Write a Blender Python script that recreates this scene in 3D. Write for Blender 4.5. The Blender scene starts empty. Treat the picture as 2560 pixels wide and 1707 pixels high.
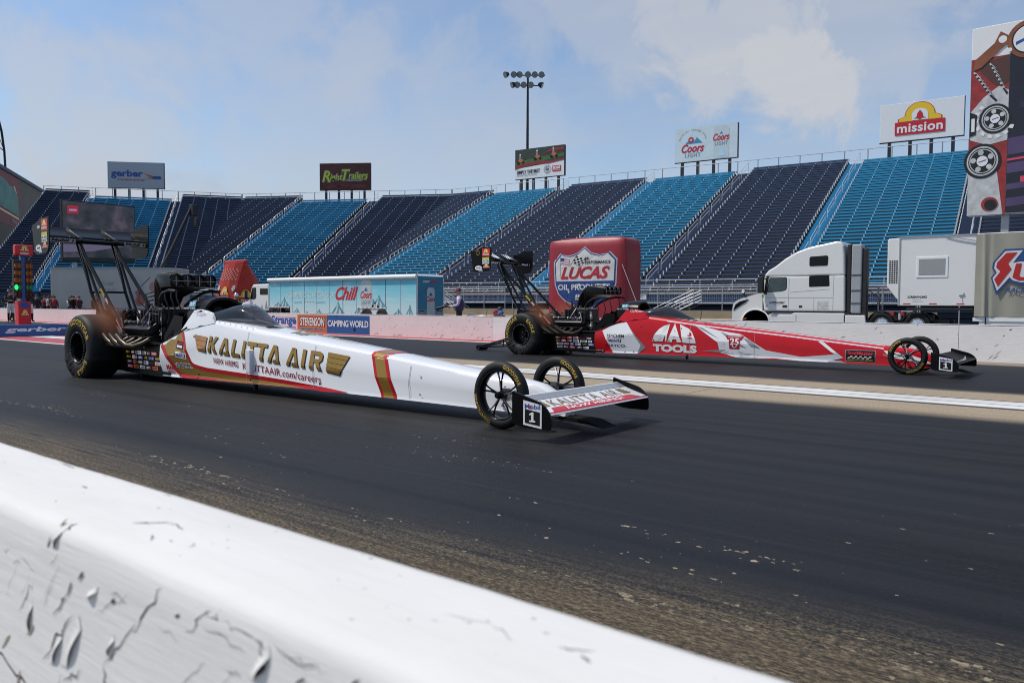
import bpy, bmesh, math, random
from mathutils import Vector, Matrix
R = math.radians
random.seed(7)
S = bpy.context.scene
COL = S.collection

# ------------------------------------------------------------------ camera
cam_d = bpy.data.cameras.new('camera'); cam = bpy.data.objects.new('camera', cam_d); COL.objects.link(cam)
S.camera = cam
AZ, PITCH, ROLL = 0.6708, -0.0469, 0.0050
fw = Vector((-math.sin(AZ)*math.cos(PITCH), math.cos(AZ)*math.cos(PITCH), math.sin(PITCH)))
r0 = Vector((math.cos(AZ), math.sin(AZ), 0)); u0 = r0.cross(fw)
rt = r0*math.cos(ROLL)+u0*math.sin(ROLL); up = -r0*math.sin(ROLL)+u0*math.cos(ROLL)
mw = Matrix(((rt.x, up.x, -fw.x, 0), (rt.y, up.y, -fw.y, 0), (rt.z, up.z, -fw.z, 1.0773), (0, 0, 0, 1)))
cam.matrix_world = mw
cam_d.sensor_width = 36; cam_d.lens = 1949.11/2560*36
cam_d.clip_start = 0.05; cam_d.clip_end = 3000
cam_d.dof.use_dof = True; cam_d.dof.focus_distance = 9.5; cam_d.dof.aperture_fstop = 5.0

# ------------------------------------------------------------------ light
SUN = Vector((-0.52, -0.34, 1.0)).normalized()
sun_d = bpy.data.lights.new('sun', 'SUN'); sun_d.energy = 3.2; sun_d.angle = R(0.53); sun_d.color = (1.0, 0.945, 0.865)
sun = bpy.data.objects.new('sun', sun_d); COL.objects.link(sun)
sun.rotation_euler = (-SUN).to_track_quat('-Z', 'Y').to_euler(); sun.location = (-20, -10, 60)
S.view_settings.view_transform = 'Standard'; S.view_settings.look = 'None'
S.view_settings.exposure = 0.28; S.cycles.filter_width = 1.0; S.view_settings.gamma = 1.0
world = bpy.data.worlds.new('World'); S.world = world; world.use_nodes = True
def build_world():
    nt = world.node_tree; nt.nodes.clear(); N = nt.nodes.new; L = nt.links.new
    out = N('ShaderNodeOutputWorld'); bg = N('ShaderNodeBackground'); bg.inputs['Strength'].default_value = 0.125
    sky = N('ShaderNodeTexSky'); sky.sky_type = 'NISHITA'; sky.sun_disc = False
    sky.sun_elevation = math.asin(SUN.z); sky.sun_rotation = math.atan2(SUN.x, SUN.y)
    sky.air_density = 1.0; sky.dust_density = 1.2; sky.ozone_density = 1.6; sky.altitude = 200
    tc = N('ShaderNodeTexCoord'); sep = N('ShaderNodeSeparateXYZ'); L(tc.outputs['Generated'], sep.inputs[0])
    def math_(op, a, b=None, clamp=False):
        m = N('ShaderNodeMath'); m.operation = op; m.use_clamp = clamp
        for i, v in enumerate((a, b)):
            if v is None: continue
            if isinstance(v, (int, float)): m.inputs[i].default_value = v
            else: L(v, m.inputs[i])
        return m.outputs[0]
    zz = math_('ADD', math_('MAXIMUM', sep.outputs['Z'], 0.0), 0.13)
    cx = math_('DIVIDE', sep.outputs['X'], zz); cy = math_('DIVIDE', sep.outputs['Y'], zz)
    cmb = N('ShaderNodeCombineXYZ'); L(cx, cmb.inputs[0]); L(cy, cmb.inputs[1])
    mp = N('ShaderNodeMapping'); L(cmb.outputs[0], mp.inputs[0]); mp.inputs['Rotation'].default_value = (0, 0, R(52)); mp.inputs['Scale'].default_value = (0.36, 0.85, 1); mp.inputs['Location'].default_value = (1.35, 0.4, 0)
    def noise(vec, sc, det, rough, dist=0.0):
        n = N('ShaderNodeTexNoise'); n.inputs['Scale'].default_value = sc; n.inputs['Detail'].default_value = det
        n.inputs['Roughness'].default_value = rough; n.inputs['Distortion'].default_value = dist; L(vec, n.inputs['Vector']); return n.outputs['Fac']
    def ramp(v, a, b):
        r = N('ShaderNodeMapRange'); r.interpolation_type = 'SMOOTHSTEP'; L(v, r.inputs[0]); r.inputs[1].default_value = a; r.inputs[2].default_value = b; return r.outputs[0]
    big = noise(mp.outputs[0], 1.1, 9, 0.58, 0.35)
    wisp = noise(mp.outputs[0], 2.6, 8, 0.62, 0.9)
    puff = noise(cmb.outputs[0], 1.7, 10, 0.55, 0.2)
    c1 = ramp(big, 0.40, 0.66); c2 = ramp(wisp, 0.45, 0.74); c3 = ramp(puff, 0.52, 0.72)
    hor = ramp(sep.outputs['Z'], 0.36, 0.02)
    cov = math_('ADD', math_('MULTIPLY', c1, 0.62), math_('MULTIPLY', c2, 0.34))
    cov = math_('ADD', cov, math_('MULTIPLY', c3, 0.30))
    cov = math_('ADD', math_('MULTIPLY', cov, 0.84), math_('MULTIPLY', hor, 0.55))
    # broad cumulus puffs and veils, each a soft-edged patch of sky around its own bearing
    soft = noise(tc.outputs['Generated'], 9.0, 8, 0.6, 0.4); patch = None
    for (dx, dy, dz), r0_, r1_, amp in (((-.323, .911, .254), 5.5, 2.2, 1.0), ((-.365, .879, .300), 8, 3, .85), ((-.27, .93, .33), 9, 3, .6), ((-.501, .794, .344), 9, 2, .6), ((-.571, .755, .323), 5, 1, .5), ((-.735, .612, .293), 7, 1, .6), ((-.896, .418, .151), 12, 3, .7), ((-.798, .561, .218), 16, 4, .5), ((-.629, .767, .122), 9, 2, .5), ((-.66, .72, .20), 14, 3, .45), ((-.43, .89, .12), 8, 2, .5)):
        dt = N('ShaderNodeVectorMath'); dt.operation = 'DOT_PRODUCT'; L(tc.outputs['Generated'], dt.inputs[0]); dt.inputs[1].default_value = Vector((dx, dy, dz)).normalized()
        ang = math_('MULTIPLY', math_('ARCCOSINE', math_('MINIMUM', dt.outputs['Value'], .99999)), 57.3)
        ang = math_('ADD', ang, math_('MULTIPLY', math_('SUBTRACT', soft, .5), r0_*2.6))
        v = math_('MULTIPLY', ramp(ang, r0_, r1_), amp); patch = v if patch is None else math_('MAXIMUM', patch, v)
    cov = math_('MAXIMUM', math_('ADD', math_('MULTIPLY', cov, .8), 0.05), math_('ADD', math_('MULTIPLY', patch, .85), math_('MULTIPLY', cov, .35)))
    cov = math_('MINIMUM', cov, 0.95, True); c3 = math_('MAXIMUM', math_('MULTIPLY', c3, .5), patch)
    cc = N('ShaderNodeMix'); cc.data_type = 'RGBA'; L(c3, cc.inputs[0]); cc.inputs[6].default_value = (3.0, 3.3, 3.85, 1); cc.inputs[7].default_value = (3.75, 3.85, 4.1, 1)
    skm = N('ShaderNodeMix'); skm.data_type = 'RGBA'; skm.blend_type = 'MULTIPLY'; skm.inputs[0].default_value = 1.0
    L(sky.outputs[0], skm.inputs[6]); skm.inputs[7].default_value = (.86, .93, .98, 1)
    mix = N('ShaderNodeMix'); mix.data_type = 'RGBA'; L(cov, mix.inputs[0]); L(skm.outputs[2], mix.inputs[6]); L(cc.outputs[2], mix.inputs[7])
    L(mix.outputs[2], bg.inputs['Color']); L(bg.outputs[0], out.inputs['Surface'])
build_world()

# ------------------------------------------------------------------ helpers
def tag(o, label=None, cat=None, group=None, kind=None):
    if label: o['label'] = label
    if cat: o['category'] = cat
    if group: o['group'] = group
    if kind: o['kind'] = kind
    return o
def thing(name, label, cat, loc=(0, 0, 0), rz=0.0, group=None):
    o = bpy.data.objects.new(name, None); o.empty_display_size = 0.3; COL.objects.link(o)
    o.location = loc; o.rotation_euler = (0, 0, rz)
    return tag(o, label, cat, group)
def dup(o, parent=None, loc=None, rz=None, label=None):
    c = o.copy(); COL.objects.link(c)
    if parent: c.parent = parent
    if loc is not None: c.location = loc
    if rz is not None: c.rotation_euler = (0, 0, rz)
    if label: c['label'] = label
    for ch in [x for x in o.children]: dup(ch, c)
    return c

_m = {}
def M(name, col, rough=0.5, metal=0.0, var=0.05, scale=4.0, bump=0.0, coat=0.0, spec=0.5, alpha=1.0, emit=0.0):
    if name in _m: return _m[name]
    m = bpy.data.materials.new(name); m.use_nodes = True; nt = m.node_tree; b = nt.nodes['Principled BSDF']
    b.inputs['Roughness'].default_value = rough; b.inputs['Metallic'].default_value = metal
    b.inputs['Specular IOR Level'].default_value = spec; b.inputs['Coat Weight'].default_value = coat; b.inputs['Coat Roughness'].default_value = 0.06
    b.inputs['Alpha'].default_value = alpha
    if emit: b.inputs['Emission Color'].default_value = (*col, 1); b.inputs['Emission Strength'].default_value = emit
    tc = nt.nodes.new('ShaderNodeTexCoord'); n = nt.nodes.new('ShaderNodeTexNoise'); n.inputs['Scale'].default_value = scale; n.inputs['Detail'].default_value = 5
    nt.links.new(tc.outputs['Object'], n.inputs['Vector'])
    mx = nt.nodes.new('ShaderNodeMix'); mx.data_type = 'RGBA'; nt.links.new(n.outputs['Fac'], mx.inputs[0])
    mx.inputs[6].default_value = tuple(c*(1-var*1.6) for c in col)+(1,); mx.inputs[7].default_value = tuple(min(1, c*(1+var*1.6)) for c in col)+(1,)
    nt.links.new(mx.outputs[2], b.inputs['Base Color'])
    if bump:
        bp = nt.nodes.new('ShaderNodeBump'); bp.inputs['Strength'].default_value = bump; bp.inputs['Distance'].default_value = 0.02
        nt.links.new(n.outputs['Fac'], bp.inputs['Height']); nt.links.new(bp.outputs[0], b.inputs['Normal'])
    _m[name] = m; return m

class MB:
    def __init__(s): s.v = []; s.f = []; s.mi = []; s.mats = []; s.sm = []
    def _mid(s, m):
        if m not in s.mats: s.mats.append(m)
        return s.mats.index(m)
    def add(s, vs, fs, m, smooth=False):
        o = len(s.v); s.v += [tuple(v) for v in vs]; k = s._mid(m)
        for f in fs: s.f.append([i+o for i in f]); s.mi.append(k); s.sm.append(smooth)
        return s
    def box(s, x0, x1, y0, y1, z0, z1, m, fn=None):
        vs = [(x, y, z) for z in (z0, z1) for y in (y0, y1) for x in (x0, x1)]
        if fn: vs = [fn(*v) for v in vs]
        return s.add(vs, [(0, 2, 3, 1), (4, 5, 7, 6), (0, 1, 5, 4), (1, 3, 7, 5), (3, 2, 6, 7), (2, 0, 4, 6)], m)
    def tube(s, pts, r, m, n=8, cap=True, smooth=True):
        pts = [Vector(p) for p in pts]; k = len(pts); rs = r if isinstance(r, (list, tuple)) else [r]*k
        vs = []; ref = None
        for i, p in enumerate(pts):
            t = (pts[min(i+1, k-1)]-pts[max(i-1, 0)]).normalized()
            if ref is None:
                ref = t.cross(Vector((0, 0, 1)))
                if ref.length < 1e-3: ref = t.cross(Vector((1, 0, 0)))
                ref.normalize()
            ref = (ref-t*ref.dot(t)).normalized(); b = t.cross(ref)
            for j in range(n):
                a = 2*math.pi*(j+.5)/n; vs.append(p+(ref*math.cos(a)+b*math.sin(a))*rs[i])
        fs = [(i*n+j, i*n+(j+1) % n, (i+1)*n+(j+1) % n, (i+1)*n+j) for i in range(k-1) for j in range(n)]
        s.add(vs, fs, m, smooth)
        if cap: s.add(vs[:n], [tuple(range(n-1, -1, -1))], m); s.add(vs[-n:], [tuple(range(n))], m)
        return s
    def lathe(s, prof, m, fn, n=32, a0=0.0, a1=2*math.pi, smooth=True):
        """prof: (radius, axial); fn(x, y, axial) -> 3D, where x,y are the disc coordinates"""
        full = abs(a1-a0-2*math.pi) < 1e-6; k = n if full else n+1
        vs = [fn(r*math.cos(a0+(a1-a0)*j/n), r*math.sin(a0+(a1-a0)*j/n), z) for (r, z) in prof for j in range(k)]
        fs = []
        for i in range(len(prof)-1):
            for j in range(n):
                j2 = (j+1) % k; fs.append((i*k+j, i*k+j2, (i+1)*k+j2, (i+1)*k+j))
        return s.add(vs, fs, m, smooth)
    def prism(s, poly, m, fa, fb, side=None, smooth=False):
        n = len(poly); va = [fa(*p) for p in poly]; vb = [fb(*p) for p in poly]
        s.add(va, [tuple(range(n))], m); s.add(vb, [tuple(range(n-1, -1, -1))], m)
        s.add(va+vb, [(i, (i+1) % n, n+(i+1) % n, n+i) for i in range(n)], side or m, smooth); return s
    def poly(s, pts, m): return s.add(pts, [tuple(range(len(pts)))], m)
    def grid(s, fn, nu, nv, m, smooth=True):
        vs = [fn(i/nu, j/nv) for j in range(nv+1) for i in range(nu+1)]; w = nu+1
        return s.add(vs, [(j*w+i, j*w+i+1, (j+1)*w+i+1, (j+1)*w+i) for j in range(nv) for i in range(nu)], m, smooth)
    def blob(s, c, rx, ry, rz, m, nu=14, nv=9, fn=None):
        def q(a, b):
            t = a*2*math.pi; p = (b-.5)*math.pi
            v = (c[0]+rx*math.cos(p)*math.cos(t), c[1]+ry*math.cos(p)*math.sin(t), c[2]+rz*math.sin(p))
            return fn(*v) if fn else v
        return s.grid(q, nu, nv, m)
    def flat(s, pts, m, fn, gx=None, gy=None):
        """2D polygon cut along grid lines, then mapped through fn(x, y) -> 3D"""
        vs, fs = cut2d([(p[0], p[1]) for p in pts], [tuple(range(len(pts)))], gx, gy)
        return s.add([fn(*v) for v in vs], fs, m)
    def text(s, body, m, fn, x0, x1, y0, y1, bold=0.0, shear=0.0, gx=None, gy=None, space=1.0):
        vs, fs, w, h = text2d(body, bold, shear, space)
        vs = [(x0+(x1-x0)*x/w, y0+(y1-y0)*y/h) for x, y in vs]
        if gx or gy: vs, fs = cut2d(vs, fs, gx, gy)
        return s.add([fn(*v) for v in vs], fs, m)
    def disc(s, cx, cy, rx, ry, m, fn, n=28, gx=None, gy=None, r0=None):
        if r0 is None: return s.flat([(cx+rx*math.cos(2*math.pi*i/n), cy+ry*math.sin(2*math.pi*i/n)) for i in range(n)], m, fn, gx, gy)
        vs = [fn(cx+rx*k*math.cos(2*math.pi*i/n), cy+ry*k*math.sin(2*math.pi*i/n)) for k in (1, r0) for i in range(n)]
        return s.add(vs, [(i, (i+1) % n, n+(i+1) % n, n+i) for i in range(n)], m)
    def build(s, name, parent=None, label=None, cat=None, group=None, kind=None, bevel=0.0, seg=2, sharp=40, loc=None):
        me = bpy.data.meshes.new(name); me.from_pydata(s.v, [], s.f)
        for mt in s.mats: me.materials.append(mt)
        me.polygons.foreach_set('material_index', s.mi); me.polygons.foreach_set('use_smooth', s.sm)
        me.update(); me.validate()
        bm = bmesh.new(); bm.from_mesh(me); bmesh.ops.remove_doubles(bm, verts=bm.verts, dist=1e-5)
        if not getattr(s, 'keep', False): bmesh.ops.recalc_face_normals(bm, faces=bm.faces)
        bm.to_mesh(me); bm.free()
        if any(s.sm): me.set_sharp_from_angle(angle=R(sharp))
        o = bpy.data.objects.new(name, me); COL.objects.link(o)
        if parent: o.parent = parent
        if loc is not None: o.location = loc
        if bevel:
            bv = o.modifiers.new('bevel', 'BEVEL'); bv.width = bevel; bv.segments = seg; bv.limit_method = 'ANGLE'; bv.angle_limit = R(35)
        return tag(o, label, cat, group, kind)

def cut2d(vs, fs, gx, gy):
    if not gx and not gy: return vs, fs
    bm = bmesh.new(); bv = [bm.verts.new((x, y, 0)) for x, y in vs]
    for f in fs:
        try: bm.faces.new([bv[i] for i in f])
        except ValueError: pass
    bmesh.ops.triangulate(bm, faces=bm.faces)
    xs = [v.co.x for v in bm.verts]; ys = [v.co.y for v in bm.verts]
    for step, lo, hi, no in ((gx, min(xs), max(xs), (1, 0, 0)), (gy, min(ys), max(ys), (0, 1, 0))):
        if not step: continue
        k = math.floor(lo/step)+1
        while k*step < hi-1e-6:
            co = (k*step, 0, 0) if no[0] else (0, k*step, 0)
            bmesh.ops.bisect_plane(bm, geom=bm.verts[:]+bm.edges[:]+bm.faces[:], plane_co=co, plane_no=no); k += 1
    bm.verts.index_update()
    r = [(v.co.x, v.co.y) for v in bm.verts], [tuple(v.index for v in f.verts) for f in bm.faces]
    bm.free(); return r
_tc = {}
def text2d(body, bold=0.0, shear=0.0, space=1.0):
    k = (body, bold, shear, space)
    if k in _tc: return _tc[k]
    c = bpy.data.curves.new('lettering_curve', 'FONT'); c.body = body; c.offset = bold; c.shear = shear; c.resolution_u = 3; c.space_character = space
    o = bpy.data.objects.new('lettering_curve', c); COL.objects.link(o)
    dg = bpy.context.evaluated_depsgraph_get(); dg.update()
    me = o.evaluated_get(dg).to_mesh(); vs = [(v.co.x, v.co.y) for v in me.vertices]; fs = [tuple(p.vertices) for p in me.polygons]
    o.evaluated_get(dg).to_mesh_clear(); bpy.data.objects.remove(o); bpy.data.curves.remove(c)
    x0 = min(v[0] for v in vs); y0 = min(v[1] for v in vs); w = max(v[0] for v in vs)-x0; h = max(v[1] for v in vs)-y0
    r = ([(x-x0, y-y0) for x, y in vs], fs, w, h); _tc[k] = r; return r
def plane(o, ex, ez, off=0.0):
    """frame on a flat board: fn(x, y) with x along ex, y along ez, off along the outward normal"""
    o = Vector(o); ex = Vector(ex).normalized(); ez = Vector(ez).normalized(); n = ex.cross(ez)
    return lambda x, y, d=0.0: o+ex*x+ez*y+n*(off+d)
def lerp_tab(tab, x):
    if x <= tab[0][0]: return tab[0][1]
    for (a, b), (c, d) in zip(tab, tab[1:]):
        if x <= c: return b+(d-b)*(x-a)/(c-a)
    return tab[-1][1]

WHITE = M('white_paint', (.78, .78, .77), .35, var=.02); BLACK = M('black_paint', (.008, .008, .009), .4, var=.1, spec=.35)
RED = M('red_paint', (.55, .012, .02), .35, var=.03); GOLD = M('gold_leaf', (.36, .2, .05), .3, .65, var=.05)
YEL = M('yellow_paint', (.8, .55, .02), .45, var=.04); BLUE = M('blue_paint', (.02, .08, .33), .45, var=.05)
ALU = M('aluminium', (.62, .62, .62), .4, .5, var=.05); GALV = M('galvanised_steel', (.42, .43, .44), .5, .45, var=.1)
DARK = M('dark_steel', (.03, .032, .036), .5, .3, var=.1); RUB = M('rubber', (.0075, .0075, .0075), .6, var=.15, scale=12, spec=.3)
GREYP = M('grey_paint', (.28, .29, .31), .4, var=.04); ORANGE = M('orange_paint', (.6, .12, .02), .5, var=.04)
GLASSD = M('dark_glass', (.006, .008, .010), .10, var=.2, spec=.22)
# ------------------------------------------------------------------ ground, track, walls
def track_material():
    m = bpy.data.materials.new('rubbered_track'); m.use_nodes = True; nt = m.node_tree; N = nt.nodes.new; L = nt.links.new
    b = nt.nodes['Principled BSDF']
    geo = N('ShaderNodeNewGeometry'); sep = N('ShaderNodeSeparateXYZ'); L(geo.outputs['Position'], sep.inputs[0]); X, Y = sep.outputs[0], sep.outputs[1]
    def mth(op, a, c=None, clamp=False):
        q = N('ShaderNodeMath'); q.operation = op; q.use_clamp = clamp
        for i, v in enumerate((a, c)):
            if v is None: continue
            if isinstance(v, (int, float)): q.inputs[i].default_value = v
            else: L(v, q.inputs[i])
        return q.outputs[0]
    def noise(sx, sy, det=4, rough=.55, off=0.0, dist=0.0):
        mp = N('ShaderNodeMapping'); L(geo.outputs['Position'], mp.inputs[0]); mp.inputs['Scale'].default_value = (sx, sy, 1); mp.inputs['Location'].default_value = (off, off*1.7, 0)
        n = N('ShaderNodeTexNoise'); n.inputs['Scale'].default_value = 1; n.inputs['Detail'].default_value = det; n.inputs['Roughness'].default_value = rough; n.inputs['Distortion'].default_value = dist
        L(mp.outputs[0], n.inputs['Vector']); return n.outputs['Fac']
    def ss(v, a, c):
        r = N('ShaderNodeMapRange'); r.interpolation_type = 'SMOOTHSTEP'; L(v, r.inputs[0]); r.inputs[1].default_value = a; r.inputs[2].default_value = c; return r.outputs[0]
    def mixc(f, a, c):
        x = N('ShaderNodeMix'); x.data_type = 'RGBA'
        if isinstance(f, (int, float)): x.inputs[0].default_value = f
        else: L(f, x.inputs[0])
        for i, v in ((6, a), (7, c)):
            if isinstance(v, tuple): x.inputs[i].default_value = v+(1,)
            else: L(v, x.inputs[i])
        return x.outputs[2]
    wob = mth('MULTIPLY', mth('SUBTRACT', noise(.35, 1.3, 5, .6), .5), .55)
    Yw = mth('ADD', Y, wob)
    streak = noise(.035, 2.6, 5, .6, 3.1); fine = noise(.16, 11, 4, .6, 9.0); grain = noise(45, 60, 3, .7, 1.0); broad = noise(.12, .5, 3, .5, 20.)
    dark = mixc(ss(streak, .32, .68), (.0035, .0036, .0038), (.0150, .0153, .0160))
    dark = mixc(mth('MULTIPLY', ss(fine, .45, .75), .4), dark, (.022, .023, .0255))
    dark = mixc(mth('MULTIPLY', ss(broad, .45, .7), .45), dark, (.0105, .0125, .0185))
    grain_amt = mth('MULTIPLY', ss(grain, .45, .7), .22)
    dark = mixc(grain_amt, dark, (.031, .031, .032))
    tan = mixc(ss(grain, .3, .7), (.185, .145, .098), (.40, .33, .245))
    tan = mixc(mth('MULTIPLY', ss(fine, .5, .8), .35), tan, (.14, .115, .085))
    # centre strip of bare concrete
    cs = mth('MULTIPLY', ss(Yw, 8.42, 8.98), ss(Yw, 11.62, 11.22))
    cs = mth('MULTIPLY', cs, mth('SUBTRACT', 1.0, mth('MULTIPLY', ss(fine, .58, .8), .45)))
    # worn edge along the near wall and along the far wall
    Ye = mth('ADD', Y, mth('MULTIPLY', mth('SUBTRACT', noise(.22, .3, 4, .6, 5.), .5), 1.3))
    edge = ss(Ye, 2.60, 2.15)
    streakmask = ss(mth('ADD', noise(1.1, 30, 6, .72, 2.), mth('MULTIPLY', mth('SUBTRACT', noise(60, 110, 3, .7, 3.), .5), 1.1)), .60, .42)
    edge2 = mth('MULTIPLY', ss(Ye, 2.95, 2.30), streakmask)
    dirty = mixc(ss(noise(28, 95, 5, .75, 6.), .38, .66), (.030, .025, .018), (.20, .155, .098))
    far = ss(Yw, 16.75, 17.15)
    # chips where the concrete shows through the rubber
    chip = noise(15, 25, 3, .6, 4.); zone = ss(noise(.33, 3.2, 4, .6, 7.7), .44, .68)
    near = ss(Y, 6.4, 2.6)
    thr = mth('SUBTRACT', .76, mth('MULTIPLY', mth('MULTIPLY', zone, near), .19))
    d = mth('SUBTRACT', chip, thr); chips = ss(d, 0.0, .018)
    col = mixc(mth('MULTIPLY', chips, .85), dark, (.34, .285, .2))
    col = mixc(edge2, col, dirty)
    col = mixc(mth('MULTIPLY', edge, .5), col, dirty)
    col = mixc(cs, col, tan); col = mixc(far, col, mixc(.45, tan, (.12, .1, .08)))
    # transverse slab joints
    jx = mth('ABSOLUTE', mth('SUBTRACT', mth('PINGPONG', mth('ADD', mth('ADD', X, mth('MULTIPLY', mth('SUBTRACT', noise(.5, 6, 3, .6), .5), .03)), 4.25), 3.05), 0.0))
    joint = mth('MULTIPLY', ss(jx, .010, .004), ss(noise(.01, 1.4, 3, .6, 8.), .3, .5))
    col = mixc(mth('MULTIPLY', joint, .9), col, (.008, .008, .008))
    L(col, b.inputs['Base Color'])
    rg = mth('ADD', .50, mth('MULTIPLY', streak, .22)); rg = mth('ADD', rg, mth('MULTIPLY', cs, .3)); rg = mth('ADD', rg, mth('MULTIPLY', edge, .2)); L(rg, b.inputs['Roughness'])
    b.inputs['Specular IOR Level'].default_value = .20
    bp = N('ShaderNodeBump'); bp.inputs['Strength'].default_value = .35; bp.inputs['Distance'].default_value = .006
    L(mth('ADD', grain, mth('MULTIPLY', chips, -.6)), bp.inputs['Height']); L(bp.outputs[0], b.inputs['Normal'])
    return m
TRACK = track_material()
def concrete_material(name, col, col2, stain=.25, bumpd=.004, sx=1.2, sz=1.2, pits=True):
    m = bpy.data.materials.new(name); m.use_nodes = True; nt = m.node_tree; N = nt.nodes.new; L = nt.links.new; b = nt.nodes['Principled BSDF']
    tc = N('ShaderNodeTexCoord'); mp = N('ShaderNodeMapping'); L(tc.outputs['Object'], mp.inputs[0]); mp.inputs['Scale'].default_value = (sx, sx*3, sz)
    n1 = N('ShaderNodeTexNoise'); n1.inputs['Scale'].default_value = 1.5; n1.inputs['Detail'].default_value = 8; n1.inputs['Roughness'].default_value = .65; L(mp.outputs[0], n1.inputs['Vector'])
    mp2 = N('ShaderNodeMapping'); L(tc.outputs['Object'], mp2.inputs[0]); mp2.inputs['Scale'].default_value = (5, 60, 70); mp2.inputs['Rotation'].default_value = (0, R(8), 0)
    n2 = N('ShaderNodeTexNoise'); n2.inputs['Scale'].default_value = 1.0; n2.inputs['Detail'].default_value = 6; n2.inputs['Roughness'].default_value = .6; L(mp2.outputs[0], n2.inputs['Vector'])
    mx = N('ShaderNodeMix'); mx.data_type = 'RGBA'; mr = N('ShaderNodeMapRange'); L(n1.outputs['Fac'], mr.inputs[0]); mr.inputs[1].default_value = .35; mr.inputs[2].default_value = .72; mr.inputs[4].default_value = stain
    L(mr.outputs[0], mx.inputs[0]); mx.inputs[6].default_value = col+(1,); mx.inputs[7].default_value = col2+(1,)
    last = mx.outputs[2]
    if pits:
        v = N('ShaderNodeTexNoise'); v.inputs['Scale'].default_value = 7; v.inputs['Detail'].default_value = 3; mp3 = N('ShaderNodeMapping'); L(tc.outputs['Object'], mp3.inputs[0]); mp3.inputs['Scale'].default_value = (1.1, 1.6, 2.2); mp3.inputs['Rotation'].default_value = (0, R(-35), 0); L(mp3.outputs[0], v.inputs['Vector'])
        pr = N('ShaderNodeMapRange'); L(v.outputs['Fac'], pr.inputs[0]); pr.inputs[1].default_value = .705; pr.inputs[2].default_value = .73
        mx2 = N('ShaderNodeMix'); mx2.data_type = 'RGBA'; L(pr.outputs[0], mx2.inputs[0]); L(last, mx2.inputs[6]); mx2.inputs[7].default_value = (.16, .15, .16, 1); last = mx2.outputs[2]
    L(last, b.inputs['Base Color']); b.inputs['Roughness'].default_value = .62; b.inputs['Specular IOR Level'].default_value = .3
    bp = N('ShaderNodeBump'); bp.inputs['Strength'].default_value = .5; bp.inputs['Distance'].default_value = bumpd; L(n2.outputs['Fac'], bp.inputs['Height']); L(bp.outputs[0], b.inputs['Normal'])
    return m
APRON = M('asphalt_apron', (.075, .074, .072), .85, var=.25, scale=1.5, bump=.3)
g = MB(); g.box(-900, 900, -700, 900, -1.0, -.15, APRON); tag(g.build('ground'), kind='structure')
g = MB(); g.box(-140, 70, -.6, 18.1, -.14, 0, TRACK); tag(g.build('track'), kind='structure')
LINE = concrete_material('white_line_paint', (.62, .62, .60), (.36, .35, .33), .7, .002, .4, 1, False)
BLK_LINE = M('line_edging', (.03, .03, .03), .6)
g = MB()
g.box(-140, 70, 9.66, 10.50, .0005, .004, BLK_LINE)
tag(g.build('centre_line_edging'), kind='structure')
g = MB()
for a, b_ in ((9.735, 10.015), (10.06, 10.40)): g.box(-140, 70, a, b_, .0045, .008, LINE)
tag(g.build('centre_line'), kind='structure')
KERB = M('red_kerb_paint', (.36, .05, .06), .7, var=.2, scale=2)
g = MB(); g.box(-90, -11.6, 17.1, 17.835, .001, .012, KERB); tag(g.build('red_kerb_strip'), kind='structure')
g = MB(); g.box(-90, -11.6, 16.86, 17.095, .001, .010, LINE); tag(g.build('lane_edge_line'), kind='structure')
REDC = M('red_track_paint', (.34, .04, .06), .6, var=.15)
g = MB(); g.box(-46, -21.5, 8.62, 9.6, .001, .006, REDC); g.box(-46, -21.5, 10.55, 11.3, .001, .006, REDC); g.box(-46, -27.1, 9.62, 10.53, .0085, .012, REDC)
fnG = lambda x, y: Vector((x, y, .0145))
tag(g.build('red_start_paint'), kind='structure')
g = MB(); g.box(-60, -16.5, 8.46, 8.60, .001, .007, LINE); tag(g.build('start_lane_line'), kind='structure')

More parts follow.
